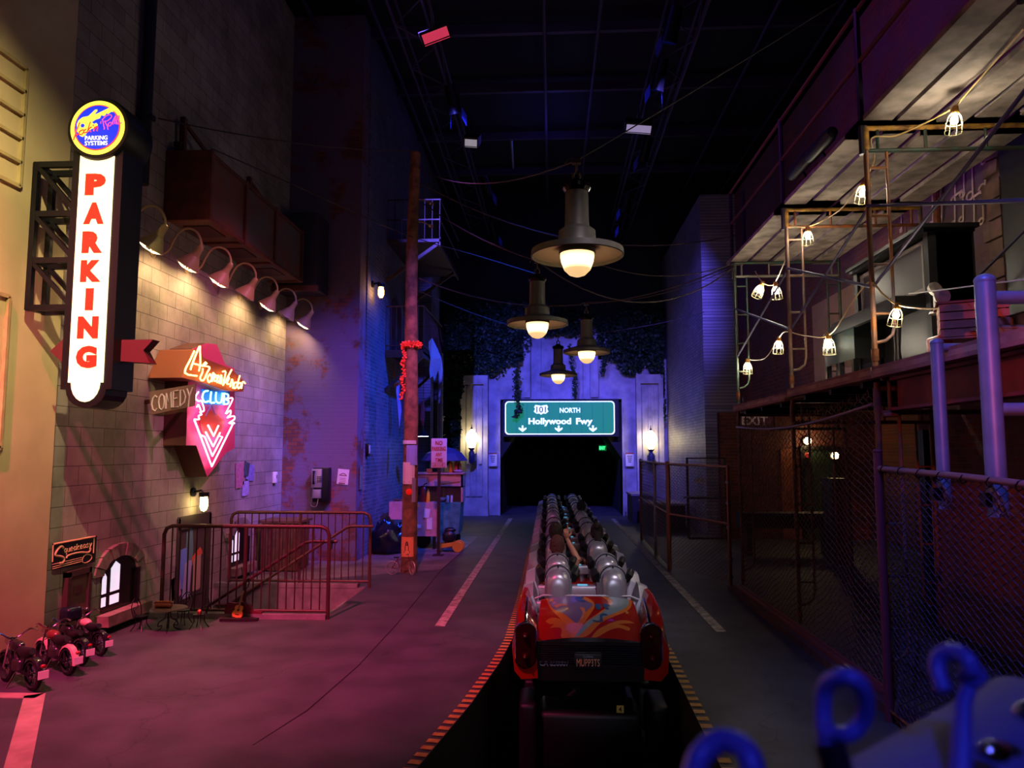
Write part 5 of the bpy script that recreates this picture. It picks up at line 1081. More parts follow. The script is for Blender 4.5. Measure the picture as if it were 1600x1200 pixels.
# ---- overhead wires
def wire(label, pts, r=.007, mt=None, name='overhead_wire'):
    m = MB(); m.tube(pts, r*1.25, 5); tag(m.build(name, mt or mat('wire_brown','3c3030',.7)), label, 'wire')
pt = Vector((PX+.1, PY_, 6.3)); pt2 = Vector((PX+.1, PY_, 5.9)); SA = Vector((2.7, 10.75, 4.75)); top = lambda i: Vector(LP[i][0])+Vector((0,0,.86))
wire('wire from the wooden pole sagging behind the nearest lamp to the right', sag(at(655,285,Y=12.4), at(1150,368,Y=12.4), .55), .009)
wire('wire from the pole insulator down to the second pendant lamp', sag(at(662,318,Y=12.3), top(1), .1), .008)
wire('thin wire from the wooden pole to the nearest pendant lamp', sag(at(655,262,Y=12.3), top(0), .25), .006)
wire('straight thin wire rising from the nearest pendant lamp to the upper right', sag(top(0), (4.4, 5.6, 6.9), .05), .005)
wire('wire from the second pendant lamp to the far scaffold post', sag(top(1), SA-Vector((0,0,.05)), .55), .008)
wire('wire from behind the nearest lamp to the far scaffold post, lit orange', sag(at(905,400,Y=11), SA, .25), .007)
wire('wire from the third pendant lamp up to the scaffold', sag(top(2), at(1148,412,Y=11), .12), .009)
wire('second thin wire twisted along the third lamp wire', sag(top(2)+Vector((0,0,.03)), at(1148,416,Y=11), .16), .005)
wire('wire from the wooden pole to the third pendant lamp', sag(at(655,435,Y=12.3), top(2), .2), .009)
wire('thin wire from the pole passing behind the second lamp to the farthest lamp', sag(at(655,455,Y=12.3), top(3), .1), .006)
wire('wire from the left wall bracket crossing to the pole top', sag(at(215,178,Y=8.6), at(648,236,Y=12.3), .12, 24), .008)
wire('wire from the left wall passing the pole toward the second lamp', smoothpts([at(330,232,Y=9.5), at(450,285,Y=10.6), at(560,335,Y=11.6), at(648,372,Y=12.3), at(740,398,Y=13), at(850,432,Y=14)]), .007)
wire('thin cable between the farthest lamp and the right side wall', sag(top(3), at(1100,488,Y=17), .1), .006)

# ================================================================== CEILING GRID
M_pipe = mat('grid_pipe', '4a3f5c', .6, .3)
def pipe(label, a, b, r=.03, mt=None): m = MB(); m.cyl(a, b, r, n=8); tag(m.build('ceiling_pipe', mt or M_pipe), label, 'pipe')
zc_ = 10.2
for k, (x, lb) in enumerate([(-.1,'middle'),(.95,'second from the middle, to the right'),(2.9,'right of the right lighting truss'),(-3.3,'left of the left lighting truss'),(-4.5,'nearest the block wall'),(4.2,'above the scaffold guard rail'),(5.4,'farthest right')]): pipe('ceiling pipe running lengthwise, '+lb, (x, 8, zc_), (x, 24, zc_), .035)
for k, (y, lb) in enumerate([(12.4,'nearest'),(14.0,'second'),(16.4,'third'),(19.0,'fourth'),(21.5,'farthest')]): m = MB(); m.box((-6.4, y-.05, zc_+.1), (7.9, y+.05, zc_+.3)); tag(m.build('ceiling_beam', M_pipe), 'dark ceiling beam running crosswise, '+lb, 'beam')
def truss(label, x):
    t = thing('lighting_truss', label, 'truss', (x, 10, 9)); r = .025
    for dx, dz in ((-.28,0),(.28,0),(-.28,.4),(.28,.4)):
        m = MB(); m.cyl((x+dx, 6, 9.1+dz), (x+dx, 23.5, 9.1+dz), r, n=6); m.build('chord', M_pipe, t)
    m = MB(); y = 6.0; k = 0
    while y < 21.8:
        m.cyl((x-.28, y, 9.1), (x+.28, y+.7, 9.1), .014, n=5); m.cyl((x-.28, y, 9.1), (x-.28, y+.7, 9.5), .012, n=5); m.cyl((x+.28, y, 9.5), (x+.28, y+.7, 9.1), .012, n=5); m.cyl((x+.28, y+.7, 9.1), (x-.28, y+1.4, 9.1), .014, n=5); y += 1.4
    m.build('lacing', M_pipe, t); return t
truss('left lighting truss under the ceiling', -2.3); truss('right lighting truss under the ceiling', 2.25)
def fixture(label, p, tgt, lens, emit, s=1.0, kind='spotlight'):
    t = thing('stage_light', label, 'stage light', p); p = Vector(p); d = (Vector(tgt)-p).normalized()
    m = MB(); m.lathe([(.001,-.26*s),(.09*s,-.25*s),(.1*s,-.1*s),(.1*s,.12*s),(.115*s,.2*s),(.11*s,.2*s),(.095*s,.12*s)], p, 18, d); m.build('lamp_body', M_black, t)
    m = MB(); m.lathe([(.001,.125*s),(.094*s,.125*s),(.094*s,.12*s),(.001,.12*s)], p, 18, d); m.build('lens', mat('lens_'+lens, lens, .3, emit=emit, ecol=lens), t)
    side = d.cross(Vector((0,0,1))).normalized()*.12*s; m = MB(); m.tube([p+side, p+side+Vector((0,0,.16*s)), p-side+Vector((0,0,.16*s)), p-side], .01, 5); m.cyl(p+Vector((0,0,.16*s)), (p.x, p.y, 9.12), .012, n=5); m.build('yoke', M_black, t)
    for sg in (1, -1): m = MB(); u = side.normalized()*.11*s*sg; q = p+d*.2*s+u; m.add([q+Vector((0,0,.09*s)), q-Vector((0,0,.09*s)), q-Vector((0,0,.09*s))+d*.15*s+u*.5, q+Vector((0,0,.09*s))+d*.15*s+u*.5], [(0,1,2,3)]); m.build('barn_door', mat('barn_blue','5060d0',.35,.5), t)
        
FL = [((708,158),(-1,0),'small blue lit stage light upper on the left truss'), ((760,293),(-1,0),'blue stage light in the middle of the left truss'), ((771,362),(-1,0),'blue stage light low on the left truss'), ((1050,42),(1,0),'blue stage light highest on the right truss'), ((1030,120),(1,0),'blue stage light second on the right truss'), ((1008,235),(1,0),'blue stage light below the white floodlight on the right truss'), ((978,318),(1,0),'dim blue stage light low on the right truss'), ((975,346),(1,0),'lowest dim blue stage light on the right truss')]
for (px, py), sd, lb in FL:
    p = at(px, py, Z=8.75); fixture(lb, p, (sd[0]*-1.0+p.x, p.y+1.7, 4.5), '2a40ff', 9, 1.2)
def flood(label, px, py, c, emit, w_=.36, h_=.3, tilt=0):
    p = at(px, py, Z=8.6); t = thing('floodlight', label, 'stage light', p); fm = Matrix.Translation(p) @ Matrix.Rotation(tilt, 4, 'Y') @ Matrix.Rotation(R(35), 4, 'X')
    m = MB(); m.M = fm; m.box((-w_/2-.03, -.02, -.1), (w_/2+.03, .02+h_, .1)); m.build('housing', M_black, t)
    m = MB(); m.M = fm; m.box((-w_/2, 0, -.112), (w_/2, h_, -.102)); m.box((-w_/2,-.03,-.08),(w_/2,-.021,.06)); m.build('lens', mat('flood_'+c, c, .4, emit=emit, ecol=c), t)
    m = MB(); m.cyl(p, (p.x, p.y, 9.12), .015, n=5); m.build('yoke', M_black, t)
flood('floodlight with red gel at the top of the left truss', 680, 54, 'd03858', .7, .42, .36, -.35); flood('white floodlight on the left truss', 736, 222, 'c8c4d0', .35, .26, .4, .1); flood('white square floodlight on the right truss', 998, 200, 'b8a8d8', .45, .5, .5, .1)
pipe('short hanging conduit near the ceiling centre', (at(802,250,Z=8.8).x, 15.8, 8.9), (at(805,290,Z=8.8).x, 17.4, 8.9), .03, M_steel)

# ================================================================== COASTER TRAIN AHEAD
XC = .33
M_silver = mat('car_silver', 'aaa9b4', .32, .55); M_pod = mat('car_pod_silver', 'a4a2ae', .4, .4)
M_pad = mat('black_pad', '0d0d12', .5); M_cardark = mat('car_dark', '14141a', .5, .3)
def arch(w_, zt_, zb_, y, n=12):
    """ring outline of a seat shell: flat bottom, half-round top"""
    return [Vector((-w_, y, zb_))] + [Vector((-w_*math.cos(PI*k/n), y, zt_-w_+w_*math.sin(PI*k/n)*1.0)) for k in range(n+1)] + [Vector((w_, y, zb_))]
def seat_row(root, y, z=.87):
    for sx_ in (-1, 1):
        cx_ = sx_*.272
        m = MB(); m.M = Matrix.Translation((cx_, 0, 0)); m.loft([arch(.125, z-.02, .30, y+.05), arch(.135, z, .30, y+.03), arch(.135, z, .30, y-.03), arch(.128, z-.012, .30, y-.045)]); sh = m.build('seat_shell', M_silver, root)
        m = MB(); m.M = Matrix.Translation((cx_, 0, 0)); m.loft([arch(.118, z-.03, .30, y-.04), arch(.119, z-.032, .30, y-.12), arch(.117, z-.045, .30, y-.19), arch(.110, z-.07, .30, y-.225), arch(.092, z-.115, .30, y-.245), arch(.05, z-.17, .30, y-.252)]); m.build('seat_back_dome', M_silver, root)
        m = MB(); m.M = Matrix.Translation((cx_, 0, 0)); m.tube([Vector((-.127*math.cos(PI*k/12), y-.043, z-.135+.127*math.sin(PI*k/12))) for k in range(13)], .006, 5); m.build('seam_ring', M_pad, sh)
        m = MB(); m.lathe([(.001,0),(.01,0),(.01,-.006),(.001,-.006)], (cx_, y-.047, z-.022), 8, (0,1,0)); m.build('bolt', M_pad, sh)
        m = MB(); m.rbox((cx_, y+.30, .36), (.30,.42,.1), .04); m.rbox((cx_, y+.10, .56), (.24,.08,.5), .04); m.build('seat_cushion', M_pad, root)
        for q in (-1, 1):
            m = MB(); xx = cx_+q*.185; m.tube([(cx_+q*.13, y+.02, z-.16), (xx-q*.02, y-.02, z-.10), (xx, y+.05, z-.08), (xx, y+.16, z-.12), (xx-q*.02, y+.26, z-.2)], [.03,.038,.04,.036,.03], 8); m.build('shoulder_restraint', M_pad, root)
        
    for sx_ in (-1, 1):   # rounded side pods
        m = MB(); m.loft([[Vector((sx_*.50, yy, .25)), Vector((sx_*.64, yy, .25)), Vector((sx_*.66, yy, .25+.2*h)), Vector((sx_*.62, yy, .25+.38*h)), Vector((sx_*.52, yy, .25+.42*h)), Vector((sx_*.48, yy, .25+.3*h))] for yy, h in ((y-.20,.2),(y-.16,.8),(y-.06,1.02),(y+.1,1.05),(y+.25,.85),(y+.34,.3))]); m.build('side_pod', M_pod, root)
    m = MB(); m.rbox((0, y-.10, .47), (1.04,.07,.12), .03); m.build('cross_bar', M_pod, root)
    m = MB(); m.rbox((0, y-.02, .47), (.27,.10,.10), .03); m.rbox((0, y+.2, .42), (.1,.4,.08), .03); m.build('centre_console', M_pod, root)
    m = MB(); m.box((-.055, y-.125, .531), (.055, y-.085, .541)); m.build('console_light', mat('cyan_glow','80d8f0',.3,emit=.45,ecol='60c8f0'), root)
def car(y0, label, tail=False, bend=0):
    """y0 = rear row; the car spans y0-.35 .. y0+1.8"""
    t = thing('roller_coaster_car', label, 'roller coaster car', (0,0,0), 0, 'cars of the train ahead')
    m = MB(); r_ = []
    for yy, k in ((y0-.33,.94),(y0-.28,1),(y0+1.75,1),(y0+1.82,.94)):
        r_.append([Vector((-.52*k,yy,-.05)), Vector((.52*k,yy,-.05)), Vector((.66*k,yy,.08)), Vector((.66*k,yy,.30)), Vector((.60*k,yy,.36)), Vector((-.60*k,yy,.36)), Vector((-.66*k,yy,.30)), Vector((-.66*k,yy,.08))])
    m.loft(r_, smooth=False); m.build('car_body', mat('body_red','8a1410',.28,coat=.7), t)
    m = MB(); m.box((-.45, y0-.2, -.25), (.45, y0+1.7, -.05)); m.build('chassis', M_cardark, t)
    for yy in (y0, y0+1.4):
        for sx_ in (-1, 1):
            m = MB(); m.rbox((sx_*.55, yy, -.45), (.12,.3,.45), .03); m.lathe([(.001,-.04),(.11,-.04),(.12,0),(.11,.04),(.001,.04)], (sx_*.55, yy, -.42), 18, (1,0,0)); m.build('wheel_assembly', M_cardark, t)
    seat_row(t, y0); seat_row(t, y0+.85)
    t.location.x = XC+bend; return t
RY = 7.55
labs = ['rear car of the train ahead, red and orange painted tail with fins', 'second car from the rear of the train ahead, with riders', 'third car from the rear of the train ahead', 'fourth car from the rear of the train ahead, a dark haired rider on the right', 'fifth car from the rear of the train ahead', 'front car of the train, closest to the tunnel']
cars = [car(RY+2.3*k, labs[k], bend=-.012*k) for k in range(6)]
for c_ in cars: c_.matrix_basis = Matrix.Translation(c_.location)
# tail of the rear car
c = cars[0]; tl = lambda: MB()
lz0, lz1, ly0, ly1 = .335, .575, 6.66, 7.27       # lid: rear low edge, front high edge
def lid(u, v, d=0): # u -1..1 across, v 0 rear ..1 front
    bulge = .035*(1-u*u)+.05*math.sin(PI*v)*.6
    return Vector((XC+u*(.47-.03*v), ly0+(ly1-ly0)*v, lz0+(lz1-lz0)*v+bulge+d))
m = MB(); nu, nv = 16, 8; vs = [lid(-1+2*i/nu, j/nv) for j in range(nv+1) for i in range(nu+1)]
m.add(vs, [(j*(nu+1)+i, j*(nu+1)+i+1, (j+1)*(nu+1)+i+1, (j+1)*(nu+1)+i) for j in range(nv) for i in range(nu)], True)
low = [v-Vector((0,0,.25)) for v in (lid(-1,0), lid(1,0), lid(1,1), lid(-1,1))]; m.box((XC-.46, ly0+.02, .05), (XC+.46, ly1, lz0-.02)); 
M_carred = mat('car_red_lacquer', '9c1408', .25, coat=.8); m.build('trunk_lid', M_carred, c)
def lidp(cx_, cy_):   # crop coordinate (1600x985 crop of 800..1060 x 900..1060) onto the lid surface
    px, py = 800+cx_/6.154, 900+cy_/6.154
    u0 = ((px-912.5)/ (72.5+ (py-928)/67*5.5)); v0 = 1-(py-928)/67
    return u0, max(0, min(1, v0))
def decal(pts, c_, d, name='painted_swirl'):
    pts = smoothpts([Vector((a, b, 0)) for a, b in pts]+[Vector((pts[0][0], pts[0][1], 0))], 3)[:-1]
    uv = [lidp(p.x, p.y) for p in pts]; tr = tessellate_polygon([[Vector((u, v, 0)) for u, v in uv]])
    bm = bmesh.new(); vv = [bm.verts.new((u, v, 0)) for u, v in uv]
    for f in tr:
        try: bm.faces.new([vv[i] for i in f])
        except Exception: pass
    bmesh.ops.subdivide_edges(bm, edges=list(bm.edges), cuts=3, use_grid_fill=True); bmesh.ops.triangulate(bm, faces=bm.faces)
    bm.verts.index_update(); m = MB(); m.add([lid(v.co.x, max(0,min(1,v.co.y)), d) for v in bm.verts], [[v.index for v in f.verts] for f in bm.faces], True); bm.free()
    m.build(name, mat('decal_'+c_, c_, .3, coat=.6), c)
decal([(295,165),(560,160),(700,200),(760,300),(690,420),(600,520),(540,585),(500,520),(420,420),(340,320)], 'c8681e', .003)
decal([(315,165),(570,165),(690,250),(740,300),(640,400),(600,460),(560,470),(480,400),(370,330),(320,240)], '6a5a88', .005)
decal([(820,165),(1100,165),(1110,260),(1050,340),(920,410),(800,470),(690,560),(620,585),(540,590),(640,480),(760,400),(880,300),(880,220)], 'c8681e', .003)
decal([(880,170),(1080,170),(1080,260),(1000,340),(860,410),(720,480),(600,570),(560,575),(680,460),(800,390),(920,280),(930,210)], '7a8a90', .005)
decal([(290,440),(340,415),(420,430),(500,500),(580,560),(620,588),(440,588),(440,520),(400,500),(330,500),(370,470),(330,470)], 'b8601c', .003)
decal([(1110,445),(1060,430),(960,440),(860,480),(760,530),(700,590),(740,590),(860,530),(960,500),(1040,515),(1060,490),(1000,475),(960,470)], 'c46a28', .003)
decal([(370,295),(410,275),(490,285),(495,305),(440,300),(400,320)], 'b87060', .007); decal([(610,330),(650,330),(665,380),(640,440),(600,460),(640,390)], 'c07050', .007)
for (x, y, s_) in ((345,215,34),(495,340,20),(1055,355,26),(910,235,22)):
    decal([(x+s_*(1 if k % 2 == 0 else .4)*math.sin(PI*k/5), y-s_*(1 if k % 2 == 0 else .4)*math.cos(PI*k/5)) for k in range(10)], 'c88838', .008, 'painted_star')
for pts in ([(575,205),(600,190),(660,190),(655,210),(630,230),(680,250),(650,265),(590,240)], [(755,290),(800,285),(820,310),(800,350),(770,345)], [(840,280),(900,285),(895,310),(870,310),(890,340),(860,345),(835,300)], [(730,450),(790,455),(800,400),(850,390),(870,405),(820,415),(815,465),(735,465)]): decal(pts, '2f4a78', .008, 'painted_note')
# tail panel with grille
m = MB(); m.box((XC-.46, ly0+.0, -.0), (XC+.46, ly0+.3, lz0)); m.build('tail_panel', mat('tail_panel_dark','1a1014',.35,.3,), c)
m = MB()
for k in range(9): z = .305-.019*k; m.cyl((XC-.445, ly0-.01, z), (XC+.445, ly0-.01, z), .0065, n=6)
m.build('chrome_grille', M_chrome, c)
gz = at(918, 1034, Y=ly0-.03).z
m = MB(); m.rbox((at(919,1034,Y=ly0).x, ly0-.022, gz), (.24,.012,.13), .01); pl = m.build('number_plate', mat('plate_black','14141c',.4), c); pl['label'] = 'black number plate with orange letters'
text('MUPP3TS', frame((at(919,1034,Y=ly0-.03).x, ly0-.0285, gz-.008), (1,0,0), (0,0,1)), .20, .062, mat('plate_orange','d8906c',.5), 'plate_lettering', pl, .0)
text('CALIFORNIA', frame((at(919,1034,Y=ly0-.03).x, ly0-.0285, gz+.042), (1,0,0), (0,0,1)), .09, .016, mat('plate_grey','8a8aa8',.5), 'plate_lettering', pl, 0)
text('CA 650007', frame((at(866,1036,Y=ly0-.01).x, ly0-.002, at(866,1036,Y=ly0).z), (1,0,0), (0,0,1)), .255, .05, mat('plate_grey','8a8aa8'), 'registration_lettering', c, .01)
for sx_ in (-1, 1):
    m = MB(); X = lambda q: XC+sx_*q; rings = []
    for yy, zr, xo, xi in ((7.62,.42,.66,.50),(7.45,.66,.64,.48),(7.2,.64,.66,.46),(6.9,.575,.68,.455),(6.72,.52,.675,.455),(6.62,.40,.665,.46)):
        rings.append([Vector((X(xi), yy, .03)), Vector((X(xo-.06), yy, .02)), Vector((X(xo), yy, .09)), Vector((X(xo+.015), yy, .28)), Vector((X(xo-.035), yy, zr)), Vector((X(xo-.07), yy, zr-.01)), Vector((X(xi+.015), yy, min(zr-.06, .44)))])
    m.loft(rings); m.build('tail_fin', M_carred, c)
    px_, py_ = (821, 1008) if sx_ < 0 else (1018, 1010); q = at(px_, py_, Y=6.6)
    m = MB(); n = 28; oval = lambda r0, r1, yy: [Vector((q.x+r0*math.cos(2*PI*k/n), yy, q.z+ (r1-r0)*(1 if math.sin(2*PI*k/n) > 0.0 else -1)+r0*math.sin(2*PI*k/n))) for k in range(n)]
    m.tube(oval(.088, .19, 6.6), .011, 6, closed=True); lc = m.build('tail_light_ring', M_chrome, c)
    m = MB(); m.prism(oval(.086, .188, 6.585), (0,.1,0)); m.build('tail_light', mat('tail_lens','2a060a',.12,coat=1), c)
    for dz in (.085, -.09):
        m = MB(); m.lathe([(.03,0),(.025,.03),(.001,.07)], (q.x, 6.585, q.z+dz), 14, (0,-1,0)); m.build('bullet_lens', mat('bullet_red','3a0808',.08,coat=1), c)
    m = MB(); e = at(821, 950, Y=6.75) if sx_ < 0 else at(1018, 950, Y=6.75); m.tube([(q.x, 7.1, .625), (q.x+.0*sx_, 6.85, .56), (q.x, 6.66, .475), (q.x, 6.60, .40)], [.008,.016,.02,.012], 8); m.build('chrome_fin_tip', M_chrome, c)
m = MB(); m.tube([(XC-.5,7.3,.575),(XC-.42,7.31,.605),(XC+.42,7.31,.605),(XC+.5,7.3,.575)], .012, 6); m.build('rear_deck_trim', M_pod, c)
m = MB(); m.rbox((XC, 7.0, -.55), (.9,.5,.5), .05); m.rbox((XC-.55, 6.9, -.6), (.16,.5,.8), .04); m.rbox((XC+.6, 6.9, -.6), (.16,.5,.8), .04); m.build('rear_bogie', M_cardark, c)
m = MB(); c1 = at(969, 1108, Y=6.7); m.cbox(c1, (.062,.01,.062)); tg = m.build('number_tag', mat('tag_yellow','b8a040',.6), c)
text('4', frame(c1+Vector((0,-.006,0)), (1,0,0), (0,0,1)), .028, .045, M_ink, 'tag_numeral', tg, .01, ext=.002)
# rails in the pit
for sx_, lb in ((-1, 'left'), (1, 'right')):
    m = MB(); m.tube([(XC+sx_*.58 - .45*max(0,(4.5-y)/4.5)**1.5*1.0, y, -1.0) for y in [0, 1, 2, 3, 4, 5, 6, 8, 12, 18, 29]], .07, 10); tag(m.build('track_rail', mat('rail_grey','4a4a58',.35,.6)), lb+' tubular coaster rail in the black track pit', 'rail')

# ---- riders
def person(label, x, y, hair, shirt, skin, arm=None, hs=1.0, bun=False, arms_out=False):
    """seated rider seen from behind; z values relative to the car seat"""
    t = thing('person', label, 'person', (x, y, .4)); B = MB()
    hz_ = .93
    B.tube([(x,y+.02,.40),(x,y+.03,.52),(x,y+.02,.66),(x,y+.015,.74),(x,y+.02,.79),(x,y+.025,.86)], [.14,.135,.15,.12,.055,.05], 14)
    B.tube([(x-.17,y+.02,.70),(x,y+.02,.735),(x+.17,y+.02,.70)], [.05,.07,.05], 10)
    B.ball((x,y+.035,hz_), .098, .80,.98,1.14); B.ball((x,y+.06,hz_-.065), .055, .95,1,.8)
    B.tube([(x,y+.128,hz_+.01),(x,y+.15,hz_-.025),(x,y+.128,hz_-.04)], [.01,.016,.012], 6)        # nose
    B.tube([(x-.022,y+.122,hz_-.062),(x+.022,y+.122,hz_-.062)], .008, 5)
    for s_ in (-1, 1):
        B.ball((x+s_*.082,y+.03,hz_-.015), .024, .5,.9,1.3); B.tube([(x+s_*.08,y+.05,.40),(x+s_*.1,y+.28,.44),(x+s_*.1,y+.46,.42),(x+s_*.1,y+.50,.2),(x+s_*.1,y+.52,.06)], [.08,.075,.055,.048,.035], 10)
        B.rbox((x+s_*.1,y+.57,.04),(.07,.18,.05),.02)
    def hand(w_, d, up):
        d = Vector(d).normalized(); side = d.cross(Vector(up)).normalized(); w_ = Vector(w_)
        B.tube([w_, w_+d*.035, w_+d*.08], [.022,.034,.032], 8)
        return d, side
    def limb(pts, rs): B.tube(pts, rs, 10)
    if arm:   # right arm raised straight up, index finger pointing
        sh = Vector((x+.17,y+.02,.69)); el = sh+Vector((.06,-.0,.09)); wr = Vector(arm)
        limb([sh, sh.lerp(el,.5), el, el.lerp(wr,.35), wr], [.05,.046,.038,.036,.025]); d, sd = hand(wr, (-.12,0,1), (0,1,0))
        tip = wr+d*.08
        for i, (off, ln, cu) in enumerate(((-.024,.075,0),(-.008,.04,1),(.008,.036,1),(.023,.03,1))):
            b0 = tip+sd*off
            if not cu: B.tube([b0, b0+d*ln*.5, b0+d*ln], [.0105,.0095,.0075], 6)
            else: B.tube([b0, b0+d*ln*.7+Vector((0,.012,0)), b0+d*ln*.8+Vector((0,.034,0)), b0+d*ln*.2+Vector((0,.04,0))], [.0105,.0098,.009,.0075], 6)
        B.tube([wr+d*.025-sd*.028, wr+d*.05-sd*.052+Vector((0,.01,0)), wr+d*.085-sd*.056+Vector((0,.02,0))], [.012,.011,.008], 6)
    else:
        limb([(x+.17,y+.02,.69),(x+.22,y+.08,.58),(x+.2,y+.2,.49),(x+.14,y+.34,.5)], [.05,.043,.037,.025]); hand((x+.14,y+.34,.5), (-.2,1,0), (0,0,1))
        for i in range(4): B.tube([(x+.14-.014-.02+.016*i,y+.41,.51),(x+.105+.016*i,y+.45,.515),(x+.105+.016*i,y+.465,.49),(x+.108+.016*i,y+.445,.475)], [.01,.0095,.009,.007], 6)
        B.tube([(x+.115,y+.37,.51),(x+.085,y+.40,.52),(x+.08,y+.43,.515)], [.011,.01,.008], 6)
    ex = .27 if arms_out else .22
    limb([(x-.17,y+.02,.69),(x-ex,y+.03,.58),(x-ex+.02,y+.16,.5),(x-.15,y+.32,.5)], [.05,.043,.037,.025]); hand((x-.15,y+.32,.5), (.2,1,0), (0,0,1))
    for i in range(4): B.tube([(x-.155+.016*i,y+.39,.51),(x-.15+.016*i,y+.43,.515),(x-.15+.016*i,y+.445,.49),(x-.147+.016*i,y+.425,.475)], [.01,.0095,.009,.007], 6)
    B.tube([(x-.12,y+.35,.51),(x-.09,y+.38,.52),(x-.085,y+.41,.515)], [.011,.01,.008], 6)
    body = B.build('body', mat('skin_'+skin, skin, .5), t, remesh=.007)
    C_ = MB(); C_.tube([(x,y+.02,.38),(x,y+.03,.52),(x,y+.02,.66),(x,y+.015,.745)], [.155,.15,.165,.10], 14); C_.tube([(x-.185,y+.02,.69),(x,y+.02,.735),(x+.185,y+.02,.69)], [.06,.085,.06], 10)
    C_.tube([(x-.175,y+.02,.69),(x-ex*.5-.1,y+.03,.62)], [.062,.052], 10)
    if arm: C_.tube([(x+.17,y+.02,.69),(x+.20,y+.02,.735)], [.062,.055], 10)
    else: C_.tube([(x+.175,y+.02,.69),(x+.205,y+.05,.63)], [.062,.052], 10)
    C_.build('shirt', mat('shirt_'+shirt, shirt, .9), t, remesh=.009)
    Hh = MB(); Hh.ball((x,y+.02,hz_+.012), .107*hs, .82,1,1.12); Hh.ball((x,y-.035,hz_-.03), .07, 1.05,.7,1.1)
    if bun: Hh.ball((x,y-.06,hz_+.095), .05); Hh.tube([(x-.0,y-.08,hz_),(x+.01,y-.12,hz_-.1),(x+.0,y-.11,hz_-.2)], [.05,.045,.02], 8)
    Hh.build('hair', mat('hair_'+hair, hair, .7, var=.4, scale=60, bump=.8), t, remesh=.008)
    E_ = MB()
    for s_ in (-1, 1): E_.ball((x+s_*.03, y+.122, hz_+.012), .011)
    E_.build('eyes', mat('eye_dark', '1a1410', .2), t)
    if arm:
        wr = Vector(arm); m = MB(); m.lathe([(.03,-.012),(.034,-.01),(.034,.01),(.03,.012),(.03,-.012)], wr-Vector((-.0,0,.03)), 14, (-.12,0,1)); m.build('wrist_band', M_black, t)
    return t
aw = at(886, 842, Y=8.62)
person('rider with short auburn hair raising a bare arm with one finger pointing up', XC-.272, RY+.85+.06, '4a1f18', '3c4636', 'b07860', arm=tuple(aw), arms_out=True)
person('rider with full brown hair in the left seat one row ahead of the raised hand', XC-.272-.012, RY+2.3+.06, '2c1812', '1c1c28', 'a87060', hs=1.08)
person('rider with dark hair in a top knot, right seat beside the brown haired rider', XC+.272-.012, RY+2.3+.06, '21140f', '241c20', 'a87060', bun=True)
person('dark haired rider farther up the train on the right side', XC+.272-.036, RY+6.9+.06, '0e0a0c', '14141c', '9a6858')

# ================================================================== OWN TRAIN (blurred, lower right)
t = thing('roller_coaster_seat', 'blurred silver blue seat shell of the rider train in the lower right corner', 'seat', (.62, .7, 1.3))
M_own = mat('own_silver_blue', '7272c0', .7, 0)
M_own.node_tree.nodes['Principled BSDF'].inputs['Specular IOR Level'].default_value = .15
q0 = at(1400, 1262, Y=.60); q1 = at(1660, 1088, Y=.80)
m = MB(); rings = []
for k in range(13):
    f_ = k/12; a = q0.lerp(q1, f_); b = 0; prof = []
    for q in range(9): an = PI*q/8; prof.append(a+Vector((.0, .10-.10*math.cos(an)-.06, -.045+ (.045+b)*math.sin(an))))
    prof += [a+Vector((0, .14, -.5)), a+Vector((0, -.06, -.5))]; rings.append(prof)
m.loft(rings); m.build('seat_shell', M_own, t)
m = MB()
for px, py in ((1588,1100),(1530,1160)):
    c1 = at(px, py, Y=.66); m.ball(c1+Vector((0,-.02,.0)), .009, 1.6,1,1)
m.build('polished_bolt', M_chrome, t)
def grip(label, pts, r, y, mt):
    t = thing('restraint_handle', label, 'handle', at(*pts[0], Y=y)); m = MB(); P_ = [at(px, py, Y=y+.012*math.sin(i)) for i, (px, py) in enumerate(pts)]
    m.tube(smoothpts(P_, 4), r, 10); m.build('padded_loop', mt, t); return t
M_grip = mat('grip_blue', '6464d0', .4, .1)
G1 = grip('blurred blue loop handle of the rider train, middle one of three', [(1290,1165),(1286,1120),(1288,1080),(1300,1062),(1322,1057),(1342,1066),(1352,1090),(1350,1120),(1335,1142),(1310,1150),(1292,1140)], .0068, .62, M_grip)
grip('blurred blue loop handle of the rider train at the bottom, left of the others', [(1082,1215),(1095,1180),(1125,1158),(1158,1166),(1175,1195),(1178,1240)], .009, .56, M_grip)
G3 = grip('blurred blue curled handle of the rider train beside the fence, rightmost', [(1475,1080),(1464,1045),(1470,1022),(1492,1018),(1512,1030),(1520,1052)], .007, .66, M_grip)
m = MB(); m.ball(at(1520,1056,Y=.66), .011); m.build('round_knob', M_grip, G3)
m = MB(); m.tube([at(1520,1056,Y=.66), at(1505,1100,Y=.66), at(1500,1215,Y=.64)], [.006,.007,.009], 8); m.build('stem', M_grip, G3)
m = MB(); m.tube([at(1295,1160,Y=.62), at(1305,1190,Y=.62), at(1310,1240,Y=.62)], .012, 8); m.build('stem', mat('own_dark','101024',.5), G1)
